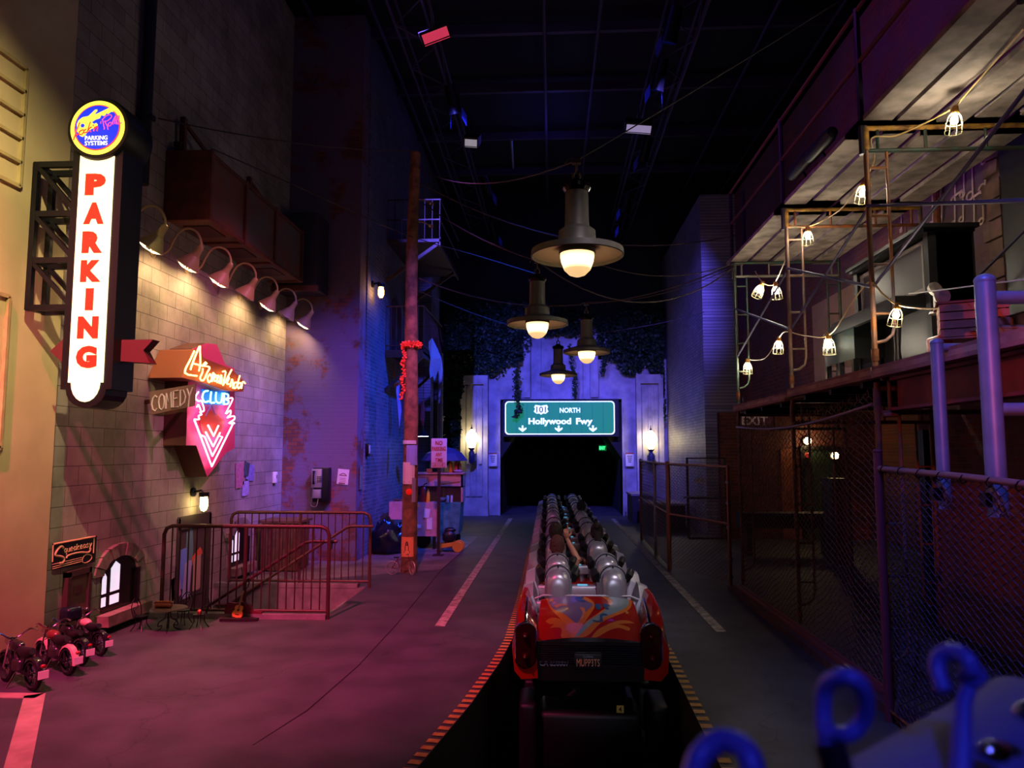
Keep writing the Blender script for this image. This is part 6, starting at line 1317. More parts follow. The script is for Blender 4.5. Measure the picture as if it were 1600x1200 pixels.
# ================================================================== SCAFFOLD (right)
SX0, SX1 = 2.7, 4.2; PYs = [10.8, 8.4, 6.25, 4.1]; UZ = 4.78; LZ = 2.62
def scaffold_frame(label, y, z0, z1, m_post, m_top, m_low, lower=False):
    t = thing('scaffolding', label, 'scaffold', (SX0, y, z0))
    for x in (SX0, SX1): m = MB(); m.cyl((x, y, z0), (x, y, z1+.05), .022, n=10); m.build('post', m_post, t)
    m = MB(); m.cyl((SX0, y, z1), (SX1, y, z1), .022, n=10); m.cyl((SX0+.0, y, z1-.0), (SX0, y, z1-.2), .03, n=10); m.build('top_rail', m_top, t)
    m = MB(); m.cyl((SX0, y, z1-.2), (SX1, y, z1-.2), .02, n=10)
    for x in (SX0+.1, SX0+.5, SX0+1.0, SX1-.1): m.cyl((x, y, z1), (x, y, z1-.2), .014, n=6)
    m.build('second_rail', m_low, t)
    for x, sg in ((SX0, 1), (SX1, -1)):
        m = MB(); xi = x+sg*.17; m.tube([(xi, y, z1-.2), (xi, y, z0+.35), (xi-sg*.02, y, z0+.27), (xi-sg*.08, y, z0+.22), (x, y, z0+.2)], .014, 8)
        zk = z0+.45
        while zk < z1-.3: m.cyl((x, y, zk), (xi, y, zk), .012, n=6); zk += .42
        m.build('ladder_bar', m_post, t)
    m = MB()
    m.cyl((SX0, y, z0+.05), (SX0, y, z0+.15), .03, n=10)
    m.build('coupling_collar', M_rust, t); return t
M_paintrust = mat('paint_rust_post', '7a5038', .6, .2, dark='4a3c3a', scale=9)
scaffold_frame('upper scaffold frame at the far end, green top rail', PYs[0], LZ+.08, UZ-.02, M_green_steel, M_green_steel, mat('frame_grey','7c7468',.5,.4), )
scaffold_frame('upper scaffold frame in the middle, yellow and orange rails', PYs[1], LZ+.08, UZ-.02, mat('orange_post','85604a',.6,.3,dark='5a4a44',scale=7), M_yellow_steel, M_orange_steel)
scaffold_frame('upper scaffold frame nearest, yellow and green rails with a bulb', PYs[2], LZ+.08, UZ-.02, mat('post_grey_brown','5a4c50',.6,.3,dark='a0622c',scale=4), M_yellow_steel, M_green_steel)
scaffold_frame('lower scaffold frame at the far end beside the exit sign', PYs[0], .12, LZ-.1, M_paintrust, M_paintrust, M_paintrust)
scaffold_frame('lower scaffold frame in the middle behind the chain link', PYs[1], .12, LZ-.1, M_paintrust, M_paintrust, M_paintrust)
scaffold_frame('lower scaffold frame nearest, at the end of the near fence', PYs[2], .12, LZ-.1, M_paintrust, M_paintrust, M_paintrust)
def brace(label, a, b, mt=None): m = MB(); m.cyl(a, b, .014, n=7); tag(m.build('cross_brace', mt or mat('brace_dark','4a4460',.5,.4)), label, 'brace')
for i, nm in ((0, 'far bay'), (1, 'middle bay'), (2, 'near bay')):
    y0_, y1_ = PYs[i], PYs[i+1]
    brace('upper cross brace rising toward the viewer, '+nm, (SX0+.01, y0_, 3.38), (SX0+.01, y1_, 4.08)); brace('upper cross brace falling toward the viewer, '+nm, (SX0-.01, y0_, 4.08), (SX0-.01, y1_, 3.38))
    brace('back cross brace rising toward the viewer, '+nm, (SX1+.01, y0_, 3.38), (SX1+.01, y1_, 4.08))
random.seed(4)
for b in range(3):
    ya, yb = PYs[b]+.25, PYs[b+1]-.12; nm = ['far bay', 'middle bay', 'near bay'][b]
    if b == 2: yb = 2.2
    for k in range(5):
        x = SX0-.06+k*.315; gap = (.045,.02,.05,.02,.04)[k]
        m = MB(); o_ = random.uniform(-.06,.1); m.box((x, yb+o_, UZ+.0+.03*(k % 2)), (x+.285-gap, ya+o_, UZ+.045+.03*(k % 2)))
        tag(m.build('scaffold_plank', M_plank), 'upper deck plank %s, %s' % (['at the street edge', 'second from the street edge', 'in the middle', 'second from the wall', 'against the wall'][k], nm), 'plank', 'upper deck planks')
# guard rails above the upper deck
t = thing('guard_rail', 'purple lit pipe guard rail along the street edge of the upper deck', 'railing', (SX0, PYs[0], UZ)); M_gr = mat('guard_red_brown','7a4038',.5,.3)
for nm, z in (('top_rail', 5.82), ('middle_rail', 5.35)): m = MB(); m.cyl((SX0-.03, PYs[0]+.1, z), (SX0-.03, 2.0, z), .02, n=8); m.build(nm, M_gr, t)
for y in PYs: m = MB(); m.cyl((SX0-.03, y, UZ-.25), (SX0-.03, y, 5.84), .026, n=8); m.build('upright', mat('upright_dark','2a2430',.5,.3), t)
m = MB(); m.cyl((SX0+.12, PYs[0]-.1, UZ), (SX0+.12, PYs[0]-.1, 5.8), .035, n=8); tag(m.build('deck_post', mat('upright_dark','2a2430')), 'dark post standing inside the guard rail at the far end', 'post')
# dark instruments lying on upper deck edge: two horn shaped stage heads
c1 = at(1245, 270, X=SX0-.12)
for i, (px, py, lb) in enumerate(((1240, 272, 'black cylindrical stage light on the edge of the upper deck, left of a pair'), (1268, 243, 'black cylindrical stage light on the edge of the upper deck, right of a pair'))):
    c1 = at(px, py, X=SX0-.1); t = thing('stage_light', lb, 'stage light', c1); d = Vector((0, -1, .15)).normalized()
    m = MB(); m.lathe([(.001,-.06),(.05,-.06),(.065,0),(.07,.45),(.05,.55),(.001,.56)], c1, 16, d*-1 if False else Vector((0,-1,0))); m.build('lamp_body', mat('barrel_black','15121c',.5), t)
    m = MB(); m.ball(c1+Vector((0,.06,0)), .03); m.build('rear_knob', mat('knob_pale','b0a0a0',.4), t)
    m = MB(); m.bar(c1+Vector((0,-.2,0)), Vector((SX0-.02, c1.y-.2, UZ+.02)), .03, .02); m.build('bracket', M_black, t)
# lower deck
for i, (ya, yb, lb) in enumerate(((PYs[0]+.1, PYs[1]+.08, 'lower deck plywood sheet in the far bay'), (PYs[1]+.02, PYs[2]-.02, 'lower deck plywood sheet in the middle bay'), (PYs[2]-.04, 2.2, 'lower deck plywood sheet in the near bay'))):
    z = LZ+(.0,.03,.03)[i]; t = thing('deck_sheet', lb, 'deck', (SX0, ya, z)); m = MB(); m.box((SX0-.05, yb, z-.02), (SX1+.1, ya, z+.02)); m.build('plywood_sheet', M_ply, t)
    m = MB(); m.box((SX0-.06, yb, z-.05), (SX0+.02, ya, z-.02)); m.box((SX0-.05, yb, z+.02), (SX0+.06, ya, z+.045)); m.build('edge_board', mat('edge_board','8a6256',.8,var=.3), t)
    if i < 2:
        for k in range(3): m = MB(); y = yb+(ya-yb)*(k+.5)/3; m.box((SX0+.02, y-.03, z-.1), (SX1, y+.03, z-.02)); m.build('joist', M_dark, t)
t = thing('steel_beam', 'maroon steel I beam under the near end of the lower deck', 'beam', (SX0, 4, 2.4))
m = MB(); m.box((SX0+.12, 1.5, LZ-.27), (SX0+.14, PYs[2]-.1, LZ-.03)); m.box((SX0+.06, 1.5, LZ-.29), (SX0+.2, PYs[2]-.1, LZ-.265)); m.box((SX0+.06, 1.5, LZ-.045), (SX0+.2, PYs[2]-.1, LZ-.021)); m.build('beam_web', M_redbeam, t)
m = MB(); m.tube([(SX0+.09, PYs[2]-.02, LZ-.02), (SX0+.09, PYs[2]-.02, LZ-.3)], .014, 6); m.rbox((SX0+.09, PYs[2]-.02, LZ-.02), (.12,.06,.04), .015); m.rbox((SX0+.09, PYs[2]-.02, LZ-.32), (.12,.06,.04), .015); m.build('beam_clamp', mat('clamp_tan','7a6258',.6,.4), t)

# ---- caged bulbs on a string
def caged(loc, label, tilt=0, s=1.0):
    pass
Mcage = mat('cage_yellow', '9a9068', .5, .2); Mbulb = mat('bulb_glow', 'fff6d8', .3, emit=290, ecol='fff2d6')
def caged_proto():
    t = thing('caged_work_light', 'x', 'work light', (0,0,0))
    m = MB(); m.lathe([(.001,.045),(.018,.045),(.024,.02),(.026,0),(.02,-.01),(.001,-.01)], (0,0,0), 12); m.build('socket', mat('socket_amber','b8802c',.5), t)
    m = MB(); m.lathe([(.010,-.005),(.014,-.02),(.024,-.045),(.025,-.06),(.017,-.077),(.001,-.084)], (0,0,0), 14); m.build('bulb', Mbulb, t)
    m = MB()
    for k in range(8):
        a = 2*PI*k/8; c_, s_ = math.cos(a), math.sin(a); m.tube([(.02*c_,.02*s_,0),(.042*c_,.042*s_,-.035),(.052*c_,.052*s_,-.08),(.055*c_,.055*s_,-.14)], .0026, 4)
    for r_, z in ((.051,-.075),(.055,-.14)): m.tube([(r_*math.cos(2*PI*k/16), r_*math.sin(2*PI*k/16), z) for k in range(16)], .003, 4, closed=True)
    m.build('wire_cage', Mcage, t); return t
CP = caged_proto()
BL = [((1492,176), 5.7, 'caged work light highest on the right, under the near end of the upper deck', .12), ((1349,290), 6.5, 'caged work light hanging close to the near upper post', .15), ((1262,361), 8.2, 'caged work light under the yellow rail of the middle frame', 0), ((1190,446), 9.9, 'left one of two caged work lights hanging together at the far bay', .45), ((1212,447), 9.7, 'right one of two caged work lights hanging together at the far bay', -.1),
      ((1168,566), 10.7, 'caged work light lowest at the far end of the scaffold', 0), ((1217,532), 9.0, 'caged work light beside the middle post above the lower deck', .1), ((1295,529), 7.5, 'caged work light in front of the black cabinet legs', .0), ((1402,482), 5.95, 'caged work light beside the stacked slatted crate', .22)]
for k, ((px, py), y, lb, tl_) in enumerate(BL):
    p = at(px, py, Y=y); o = CP if k == 0 else dup(CP); s_ = [1.15,1.1,1.1,1.25,1.25,1.2,1.15,1.15,1.0][k]
    o.location = p; o.rotation_euler = (0, tl_, 0); o.scale = (s_,)*3; o['label'] = lb; o['group'] = 'caged work lights strung on the scaffold'
def cable(label, pts, r=.007, mt=None): m = MB(); m.tube(smoothpts([at(px, py, Y=y) for px, py, y in pts], 5), r, 6); tag(m.build('work_light_cable', mt or M_lightwire), label, 'cable')
cable('yellow cable from the top right down to the highest work light', [(1600,45,4.6),(1560,90,5.1),(1520,135,5.5),(1492,168,5.7)])
cable('yellow cable from the highest work light to the near upper post', [(1492,168,5.7),(1450,190,6.0),(1400,212,6.2),(1362,216,6.25),(1366,250,6.3),(1349,284,6.5)])
cable('yellow cable looping from the near post to the work light under the middle frame', [(1362,290,6.4),(1350,284,6.5),(1310,330,7.6),(1262,354,8.2),(1230,350,8.4)])
cable('yellow cable swagging past the pair of work lights', [(1180,424,10.7),(1190,440,9.9),(1203,446,9.8),(1212,440,9.7),(1230,400,8.5)])
cable('yellow cable swagged between the four low work lights', [(1168,562,10.7),(1195,560,10),(1217,528,9.0),(1228,518,8.6),(1255,524,8.2),(1295,524,7.5),(1330,475,6.8),(1358,441,6.3),(1380,460,6.1),(1402,476,5.95),(1440,482,5.7),(1480,482,5.4)])
wire('thin pale cord stretched across the slatted crate to the right', [at(1420,459,Y=5.8), at(1480,452,Y=5.4), at(1540,444,Y=5.0), at(1600,437,Y=4.6)], .004, mat('cord_pale','a8a0a0',.6), 'stretched_cord')

# ---- things on the lower deck
DZ = LZ+.05
t = thing('upright_piano', 'black upright cabinet piano on the lower deck behind the near scaffold post', 'piano', (3.45, 7.0, DZ))
M_pno = mat('piano_black', '08080b', .5); M_pside = mat('piano_side','0e0d14',.6); M_ppanel = mat('piano_panel','4a4348',.35)
zp = 3.92
m = MB(); m.box((3.35, 6.42, DZ), (3.72, 6.50, zp)); m.box((3.35, 7.9, DZ), (3.72, 7.98, zp)); m.box((3.42, 6.42, DZ), (3.74, 7.98, zp)); m.build('piano_case', M_pside, t)
m = MB(); m.box((3.28, 6.36, zp), (3.76, 8.02, zp+.035)); m.box((3.31, 6.40, zp-.03), (3.74, 8.0, zp)); m.build('top_lid', M_pno, t)
m = MB(); m.box((3.395, 6.55, DZ+.72), (3.42, 7.88, zp-.06)); m.build('upper_panel', M_ppanel, t)
m = MB()
for a_, b_ in (((6.55,DZ+.75),(7.88,DZ+.75)),((6.55,zp-.08),(7.88,zp-.08)),((6.57,DZ+.75),(6.57,zp-.08)),((7.86,DZ+.75),(7.86,zp-.08))): m.bar((3.388,a_[0],a_[1]),(3.388,b_[0],b_[1]),.03,.03)
m.build('panel_moulding', mat('moulding_grey','9a9088',.3,.2), t)
m = MB(); m.box((3.08, 6.5, DZ+.60), (3.42, 7.95, DZ+.68)); m.box((3.05, 6.5, DZ+.55), (3.1, 7.95, DZ+.64)); m.build('keyboard_shelf', M_pno, t)
m = MB(); m.box((3.12, 6.6, DZ+.685), (3.28, 7.85, DZ+.70)); m.build('keys', mat('ivory','c8bca8',.4), t)
m = MB(); m.box((3.36, 6.5, DZ+.05), (3.4, 7.95, DZ+.55)); m.build('lower_panel', M_pno, t)
for y in (6.56, 7.9): m = MB(); m.lathe([(.001,0),(.03,0),(.035,.1),(.022,.2),(.04,.45),(.03,.55),(.001,.55)], (3.12, y, DZ), 12); m.build('leg', M_pno, t)
t.location.x -= .09
# gloss black stand with legs, front of the piano further along
t = thing('glossy_bench_cabinet', 'glossy black cabinet on square legs beside the farther end of the piano', 'cabinet', (3.1, 8.3, DZ))
m = MB(); m.box((2.98, 7.35, DZ+.24), (3.32, 8.15, DZ+.6)); m.build('cabinet_body', mat('gloss_green_black','121c1a',.22,coat=.4), t)
for x, y in ((3.0,7.4),(3.0,7.75),(3.0,8.1),(3.28,7.4),(3.28,8.1)): m = MB(); m.bar((x,y,DZ),(x,y,DZ+.24),.05,.05); m.build('leg', mat('gloss_leg','1a1c20',.15,.4), t)
t = thing('slatted_crate', 'reddish wooden slatted crate on the near end of the lower deck', 'crate', (3.05, 5.45, 2.85)); M_cr = mat('crate_wood','9a5f4e',.8,var=.3,scale=8)
t.rotation_euler.z = -.42; t.matrix_basis = Matrix.Translation(t.location) @ Matrix.Rotation(-.42, 4, 'Z')
zt_ = at(1480, 478, Y=5.45).z; zb_ = at(1480, 530, Y=5.45).z; CW = .21; CM = t.matrix_basis.copy(); CM.translation.z = 0
for k in range(4):
    z = zt_-(zt_-zb_)*(k+.5)/4; m = MB(); m.M = CM; m.box((-CW, -.17, z-.026), (CW, -.15, z+.026)); m.box((-CW, .15, z-.026), (CW, .17, z+.026)); m.box((CW-.02, -.15, z-.026), (CW, .15, z+.026)); m.box((-CW, -.15, z-.026), (-CW+.02, .15, z+.026)); m.build('slat', M_cr, t)
for x in (-CW+.035, CW-.035):
    for y in (-.135, .135): m = MB(); m.M = CM; m.bar((x, y, zb_), (x, y, zt_), .03, .03); m.build('corner_post', M_cr, t)
m = MB(); m.M = CM; m.box((-CW, -.17, zb_-.012), (CW, .17, zb_)); m.build('bottom_board', M_cr, t)
m = MB(); m.M = CM; m.box((-CW-.02, -.18, zt_), (CW+.02, .18, zt_+.015)); m.build('crate_lid', mat('crate_lid','7a4438',.8), t)
# boxes under the crate
m = MB(); m.rbox((3.22, 5.35, DZ+.1), (.42,.4,.14), .01); bx_ = m.build('storage_box', mat('box_olive','6a5a3a',.7), None); 
t = thing('labelled_carton', 'olive carton with a yellow label under the slatted crate', 'carton', (3.2, 5.3, DZ)); bx_.parent = t; bx_.data.transform(Matrix.Translation((-3.2,-5.3,-DZ))); bx_.name = 'carton_body'
m = MB(); c1 = at(1494, 551, Y=5.14); m.cbox(c1, (.11,.006,.04)); m.build('yellow_label', mat('label_yellow','d8a830',.6), t)
text('AUDIO', frame(at(1518,556,Y=5.14), (1,0,0), (0,0,1)), .09, .022, mat('label_grey','a8a088',.6), 'lettering', t, 0)
m = MB(); m.box((2.95, 5.15, DZ+.17), (3.45, 5.55, DZ+.19)); tag(m.build('loose_board', M_ply), 'plywood board between the crate and the olive carton', 'board')
m = MB(); m.rbox((2.84, 5.5, DZ+.09), (.1,.2,.16), .02); tag(m.build('red_can', mat('can_red','a83028',.4)), 'small red can left of the olive carton', 'can')
m = MB(); m.rbox((2.86, 5.9, DZ+.02), (.2,.5,.03), .005); tag(m.build('tan_envelope', mat('env_tan','c0a070',.8)), 'tan envelope lying on the edge of the lower deck', 'envelope')
for i, (px, py, s_, lb) in enumerate(((1461,452,1,'small grey desk fan behind the slatted crate'), (1472,463,1,'pale round desk fan head on top of the slatted crate'))):
    c1 = at(px, py, Y=5.6+.25*(1-i)); t = thing('desk_fan', lb, 'fan', c1); 
    m = MB(); m.lathe([(.001,-.03),(.05,-.028),(.062,0),(.05,.028),(.001,.03)], c1, 18, (.5,-1,.5) if i == 0 else (.2,-1,0)); m.build('fan_head', mat('fan_grey','a8a49c',.5), t)
    m = MB(); m.cyl(c1-Vector((0,-.01,.03)), (c1.x, c1.y+.01, zt_+.02), .012, n=8); m.lathe([(.001,0),(.05,0),(.04,.02),(.001,.02)], (c1.x, c1.y+.01, zt_+.015), 14); m.build('fan_stand', mat('fan_grey','a8a49c'), t)
# mural of notes, window arch on right wall
def note(px, py, s_, two):
    c1 = at(px, py, X=4.44); t = thing('chalk_note', 'x', 'mural note', c1); m = MB(); x = 4.438
    f_ = lambda a, b: Vector((x, c1.y-a*s_, c1.z+b*s_))
    for hx in ((0, .32) if two else (0,)):
        m.tube([f_(hx+.09*math.cos(2*PI*k/10), .06*math.sin(2*PI*k/10)) for k in range(10)], .012, 4, closed=True); m.tube([f_(hx+.08, .02), f_(hx+.12, .6)], .010, 4)
    if two: m.tube([f_(.12, .6), f_(.44, .62)], .014, 4)
    m.build('chalk_strokes', mat('chalk','c8b0a0',.9), t); return t
for (px, py, s_, two, lb) in ((1455,352,.62,1,'chalk drawn pair of notes lowest on the brick wall above the piano'),(1490,350,.5,1,'chalk drawn pair of notes right of the lowest pair'),(1520,353,.5,1,'chalk drawn pair of notes beside the brick arch'),(1490,312,.55,1,'chalk drawn pair of notes in the middle of the brick mural'),(1516,306,.7,1,'large chalk drawn notes right of the middle of the mural'),(1492,277,.35,0,'single small chalk note behind the dark brace'),(1537,252,.45,1,'highest chalk notes near the top of the arch'),(1408,360,.3,0,'single chalk note left of the near post ladder')):
    o = note(px, py, s_, two); o['label'] = lb
m = MB(); m.box((4.40, 5.2, 3.3), (4.45, 7.25, 5.2)); struct('window_4', m, mat('dark_glass_right','1e1c1c',.4))
m = MB()
for k in range(14):
    a0_ = PI*k/14; q = [Vector((4.45, 6.25+1.05*math.cos(PI*(k+e)/14)*r_, 4.75+.62*math.sin(PI*(k+e)/14)*r_)) for e, r_ in ((.05,1),(.95,1),(.95,1.22),(.05,1.22))]; m.prism(q, (-.05,0,0))
for z in range(9): m.box((4.39, 7.25, 2.9+.2*z), (4.45, 7.55-.08*(z % 2), 3.08+.2*z))
struct('trim_12', m, mat('arch_brick_right','6e5044',.85,var=.4,scale=6))
m = MB(); m.box((4.43, 9.6, 2.9), (4.455, 12.6, 4.45)); struct('trim_13', m, mat('tan_panel','a08070',.7,var=.1))
m = MB(); m.cyl((4.36, 8.35, 2.9), (4.36, 8.35, 5.6), .035, n=8); tag(m.build('wall_conduit', M_rust), 'rusty conduits running up the right brick wall behind the deck', 'pipe')

# ================================================================== ALCOVE UNDER THE DECK
a = at(1255, 702, Y=17.3); b = at(1308, 850, Y=17.3)
m = MB(); m.box((a.x, 17.28, 0), (b.x, 17.34, a.z)); dr = struct('door_3', m, mat('green_door','3c5440',.5))
m = MB(); c1 = at(1262, 815, Y=17.25); m.tube([c1, c1+Vector((.14,0,0))], .014, 6); m.ball(c1, .025); m.build('door_handle', M_chrome, dr)
m = MB(); m.box((a.x-.07, 17.26, 0), (a.x, 17.36, a.z+.08)); m.box((b.x, 17.26, 0), (b.x+.07, 17.36, a.z+.08)); m.box((a.x, 17.26, a.z), (b.x, 17.36, a.z+.08)); m.build('door_frame', mat('frame_dark','20201e',.6), dr)
m = MB(); m.box((a.x-.5, 17.33, 0), (a.x-.08, 17.36, a.z)); struct('trim_14', m, mat('terracotta','a05a3c',.8,var=.3))
c1 = at(1262, 689, Y=17.2)
def bare_lamp(label, c1, e, s=1.0, cc='ffd890'):
    t = thing('bulkhead_lamp', label, 'wall lamp', c1); m = MB(); m.ball(c1, .08*s); m.build('glass', mat('bulkhead_'+str(e),'fff0c0',.3,emit=e,ecol=cc), t); m = MB(); m.lathe([(.001,0),(.09*s,0),(.09*s,.05),(.001,.06)], c1+Vector((0,.06,0)), 14, (0,1,0)); m.build('backplate', M_black, t)
bare_lamp('bright round lamp above the green door seen through the chain link', at(1262,689,Y=17.2), 40)
bare_lamp('bright lamp on the return wall right of the green door', at(1305,712,Y=16.0), 28, .9)
m = MB(); c1 = at(1262,711,Y=17.22); m.ball(c1, .06); tag(m.build('red_call_point', mat('call_red','d83830',.4,emit=.3)), 'small red round sign at the top of the green door', 'sign')
m = MB(); a = at(1160, 802, Y=14.5); b = at(1310, 826, Y=14.5); m.box((a.x, 14.5, b.z), (b.x, 15.0, a.z)); m.box((a.x+.1,14.6,0),(a.x+.2,14.9,b.z)); m.box((b.x-.2,14.6,0),(b.x-.1,14.9,b.z)); tag(m.build('work_bench', mat('bench_black','0c0c12',.6)), 'long low black bench in the alcove in front of the green door', 'bench')
t = thing('electrical_cabinet', 'tall dark maroon cabinet at the right of the green door', 'cabinet', (at(1315,850,Y=14).x, 14, 0))
a = at(1300, 748, Y=13.5); b = at(1335, 900, Y=13.5); m = MB(); m.box((a.x, 13.5, 0), (b.x, 14.0, a.z)); m.build('cabinet_body', mat('cab_maroon','2a141c',.5), t); m = MB(); m.box((a.x+.03, 13.485, .1), (b.x-.03, 13.5, a.z-.05)); m.build('cabinet_door', mat('cab_maroon2','34181f',.5), t)
# grey double doors in the near right wall (under deck)
fa, fb = at(1375, 690, X=4.44), at(1450, 690, X=4.44)
m = MB(); m.box((4.42, fb.y, .02), (4.46, fa.y if fa.y < 9.2 else 9.1, at(1400,678,X=4.44).z)); dr = struct('door_4', m, mat('grey_glass_door','9aa0a0',.4,emit=0))
m = MB()
for y in (fb.y, (fb.y+9.1)/2, 9.1): m.bar((4.40, y, 0), (4.40, y, 2.25), .06, .06)
for z in (1.9, 2.2): m.bar((4.40, fb.y, z), (4.40, 9.1, z), .05, .05)
m.build('door_frame', M_black, dr)
m = MB(); m.cyl((4.38, 6.9, 0), (4.38, 6.9, 2.6), .035, n=8); m.rbox((4.38, 6.75, 1.75), (.1,.2,.4), .02); tag(m.build('conduit_with_box', mat('conduit_maroon','5a2028',.6)), 'maroon conduit with a black box on the near red brick wall', 'pipe')
t = thing('exit_board', 'dark red board with a white EXIT partly hidden under the far end of the deck', 'sign', at(1175, 655, Y=12.2))
a = at(1157, 645, Y=12.2); b = at(1198, 668, Y=12.2); m = MB(); m.box((a.x, 12.2, b.z), (b.x+.15, 12.24, a.z)); m.build('board', mat('exit_maroon','4a1420',.6), t)
text('EXIT', frame(Vector(((a.x+b.x)/2+.02, 12.195, (a.z+b.z)/2-.01)), (1,0,0), (0,0,1)), .42, .14, mat('exit_white','b8a0a0',.6), 'lettering', t, .02)
m = MB(); m.cyl((a.x+.05, 12.22, a.z), (a.x+.05, 12.22, 2.88), .01, n=5); m.cyl((b.x, 12.22, a.z), (b.x, 12.22, 2.88), .01, n=5); m.build('hanging_rod', M_black, t)

# ================================================================== CHAIN LINK
def mesh_panel(P0_, P1_, zb, zt_fn, step=.055, r=.0022, n=3, wob=None):
    """diamond mesh between two ground points, woven from vertical zigzag wires"""
    m = MB(); P0_ = Vector(P0_); P1_ = Vector(P1_); d = P1_-P0_; L_ = d.length; d.normalize(); nn = d.cross(Vector((0,0,1))).normalized()
    cols = int(L_/step); 
    for i in range(cols):
        s0 = (i+.5)*step; zt = zt_fn(s0/L_); rows = int((zt-zb)/(step*.55)); pts = []
        for j in range(rows+1): 
            off = (.5*step*1.02) * (1 if ((j+i) % 2 == 0) else -1); z = zt-j*step*.55; w_ = wob(s0/L_, z) if wob else 0
            pts.append(P0_+d*(s0+off)+Vector((0,0,z))+nn*w_)
        if len(pts) > 1: m.tube(pts, r, n, cap=False)
    return m
M_cl = mat('chain_wire', '8a8088', .45, .6); M_cld = mat('chain_wire_rusty', '7a5a50', .6, .4)
def post(t, x, y, h, r, mt, name='post'): m = MB(); m.cyl((x,y,0),(x,y,h),r,n=12); m.ball((x,y,h), r*1.15, 1,1,.6); m.build(name, mt, t)
# near tall fence
t = thing('chain_link_fence', 'near dark chain link fence with a bent top rail in the lower right', 'fence', (SX0, 4, 0))
m = mesh_panel((2.50, 1.2, 0), (2.50, 5.75, 0), .02, lambda f: 1.80+.05*f, .048, .0042); m.build('wire_mesh', mat('near_mesh','4c4668',.5,.5), t, fix=False)
m = MB(); m.tube([(2.50, 1.1, 1.76), (2.50, 3.1, 1.79), (2.50, 4.6, 1.845), (2.50, 5.83, 1.87)], .022, 10); m.build('top_rail', mat('rail_pink','8a6a70',.5,.3), t)
m = MB(); m.cyl((2.50, 1.2, .08), (2.50, 5.83, .08), .012, n=6); m.build('bottom_rail', M_rust, t)
post(t, 2.50, 5.82, 2.0, .032, mat('post_maroon','6a3040',.5,.3)); post(t, 2.50, 3.0, 1.8, .028, mat('post_maroon','6a3040'))
for k in range(15): m = MB(); y = 1.9+.27*k; z = 1.79+.029*(y-3.1); m.tube([(2.50+.03*math.cos(a_), y+.012*a_, z+.03*math.sin(a_)) for a_ in [q*PI/4 for q in range(9)]], .004, 4); m.build('tie_wire', M_black, t)
# far chain link between scaffold posts with sagging torn top
t = thing('chain_link_fence', 'tall rusty chain link hung on the scaffold posts with a sagging torn top edge', 'fence', (SX0, 8, 0))
topz = lambda f: 2.42-.10*math.sin(PI*f)-.04*f
m = mesh_panel((2.68, 6.3, 0), (2.68, 10.85, 0), .1, lambda f: topz(f)+.04+.02*math.sin(40*f), .06, .004); m.build('wire_mesh', M_cld, t, fix=False)
m = MB(); m.tube([(2.68, 6.3+4.55*k/12, topz(k/12)-.03) for k in range(13)], .014, 7); m.build('tension_rail', mat('tension_pink','8a6878',.5,.4), t)
m = MB(); m.cyl((2.68, 6.3, .1), (2.68, 10.85, .1), .02, n=7); m.box((2.6, 6.2, 0), (2.66, 10.9, .10)); m.build('bottom_rail', mat('bottom_red','6a2830',.6), t)
m = MB(); random.seed(9)
for k in range(70):
    f_ = k/70; p = Vector((2.68, 6.35+4.45*f_, topz(f_)+.03)); m.tube([p, p+Vector((random.uniform(-.02,.02), .03, .05+.05*random.random())), p+Vector((random.uniform(-.03,.03), .05, .02))], .0028, 3)
m.build('loose_wire_ends', M_cld, t)
# open gate and farther fence run
g0, g1 = Vector((1.97, 12.64, 0)), Vector((2.56, 10.95, 0))
t = thing('chain_link_gate', 'open chain link gate with copper coloured frame standing ahead of the scaffold', 'gate', tuple(g0)); M_cu = mat('gate_copper','94604a',.5,.3)
hgt = 1.78; m = MB(); m.tube([g0+Vector((0,0,.05)), g0+Vector((0,0,hgt)), g1+Vector((0,0,hgt)), g1+Vector((0,0,.05))], .028, 8); m.cyl(g0+Vector((0,0,.95)), g1+Vector((0,0,.95)), .018, n=8); m.build('gate_frame', M_cu, t)
m = mesh_panel(g0, g1, .1, lambda f: hgt, .055, .004); m.build('wire_mesh', M_cld, t, fix=False)
for z in (1.55, 1.25, .9, .45, .2): m = MB(); m.lathe([(.03,-.02),(.04,-.02),(.04,.02),(.03,.02)], g1+Vector((0,0,z)), 10); m.build('hinge_band', M_steel, t)
t = thing('chain_link_fence', 'far chain link run along the lane between the tunnel and the open gate', 'fence', (2, 14.4, 0))
h0, h1 = Vector((1.97, 12.7, 0)), Vector((2.02, 17.0, 0)); m = mesh_panel(h0, h1, .05, lambda f: hgt, .06, .0045); m.build('wire_mesh', M_cl, t, fix=False)
m = MB(); m.cyl(h0+Vector((0,0,hgt)), h1+Vector((0,0,hgt)), .024, n=8); m.cyl(h0+Vector((0,0,.95)), h1+Vector((0,0,.95)), .016, n=8); m.build('top_rail', M_cu, t)
for p, mt in ((h1, M_cu), (Vector((1.99, 14.5, 0)), M_steel), (h0+Vector((0,.06,0)), M_cu)): post(t, p.x, p.y, hgt+.03, .032, mt)
t = thing('chain_link_gate', 'second chain link gate standing behind the open one with a small blurred plate', 'gate', (2.9, 13.6, 0))
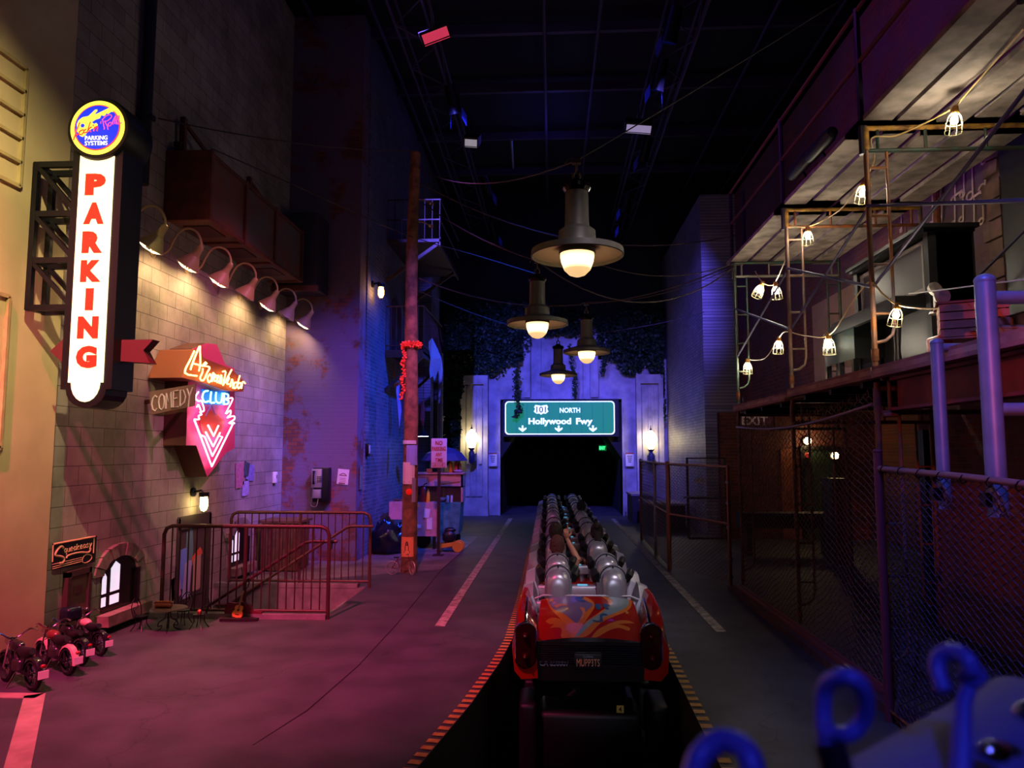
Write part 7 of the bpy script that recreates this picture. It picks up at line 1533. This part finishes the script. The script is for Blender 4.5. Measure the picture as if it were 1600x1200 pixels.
k0, k1 = at(1066, 845, Z=0), at(1135, 852, Z=0); k0 = Vector((k0.x, k0.y-.8, 0)); k1 = Vector((k1.x, k0.y, 0))
m = MB(); m.tube([k0+Vector((0,0,.15)), k0+Vector((0,0,1.85)), k1+Vector((0,0,1.85)), k1+Vector((0,0,.15)), k0+Vector((0,0,.15))], .03, 8); m.cyl(k0+Vector((0,0,1.0)), k1+Vector((0,0,1.0)), .02, n=6); m.build('gate_frame', mat('gate_dark','3a2a30',.5,.3), t)
m = mesh_panel(k0, k1, .2, lambda f: 1.85, .06, .0045); m.build('wire_mesh', M_cl, t, fix=False)
c1 = at(1093, 751, Y=k0.y-.03); m = MB(); m.cbox(c1, (.2,.01,.11)); m.build('small_plate', mat('plate_pale','a8a0b0',.5), t)
m = MB(); a = at(1068, 777, Y=k0.y-.03); b = at(1124, 777, Y=k0.y-.03); m.cyl(a, b, .02, n=6); m.build('latch_bar', M_steel, t)
# big blue lit railing posts behind the near fence
def bollard(label, px, ytop, Y_, r, rails):
    p = at(px, ytop, X=2.585); Y_ = p.y; r *= .9; t = thing('pipe_railing', label, 'railing', (p.x, p.y, 1.62)); cb_ = MB(); cb_.box((2.50, p.y-.03, 1.68), (p.x, p.y+.03, 1.76)); cb_.build('clamp_block', M_black, t); M_bp = mat('pipe_blue_grey','6e7ca4',.45,.3,var=.15)
    m = MB(); m.cyl((p.x, p.y, 1.62), (p.x, p.y, p.z-r*.6), r, n=20); m.ball((p.x, p.y, p.z-r*.6), r*1.06, 1,1,.7); m.build('post', M_bp, t)
    for py in rails:
        q = at(px+20, py, Y=Y_); m = MB(); m.cyl((p.x, p.y, q.z), (4.44, p.y, q.z), r*.72, n=14); m.build('rail', M_bp, t)
bollard('taller blue lit pipe post with two side rails behind the near fence', 1538, 430, 4.75, .062, (465, 640))
bollard('shorter blue lit pipe post with a side rail behind the near fence', 1463, 530, 5.45, .045, (543,))
# low curb along the fence
m = MB(); m.box((2.53, 1.0, 0), (2.66, 11.0, .07)); struct('trim_15', m, mat('curb_maroon','4a2a30',.8,var=.3))
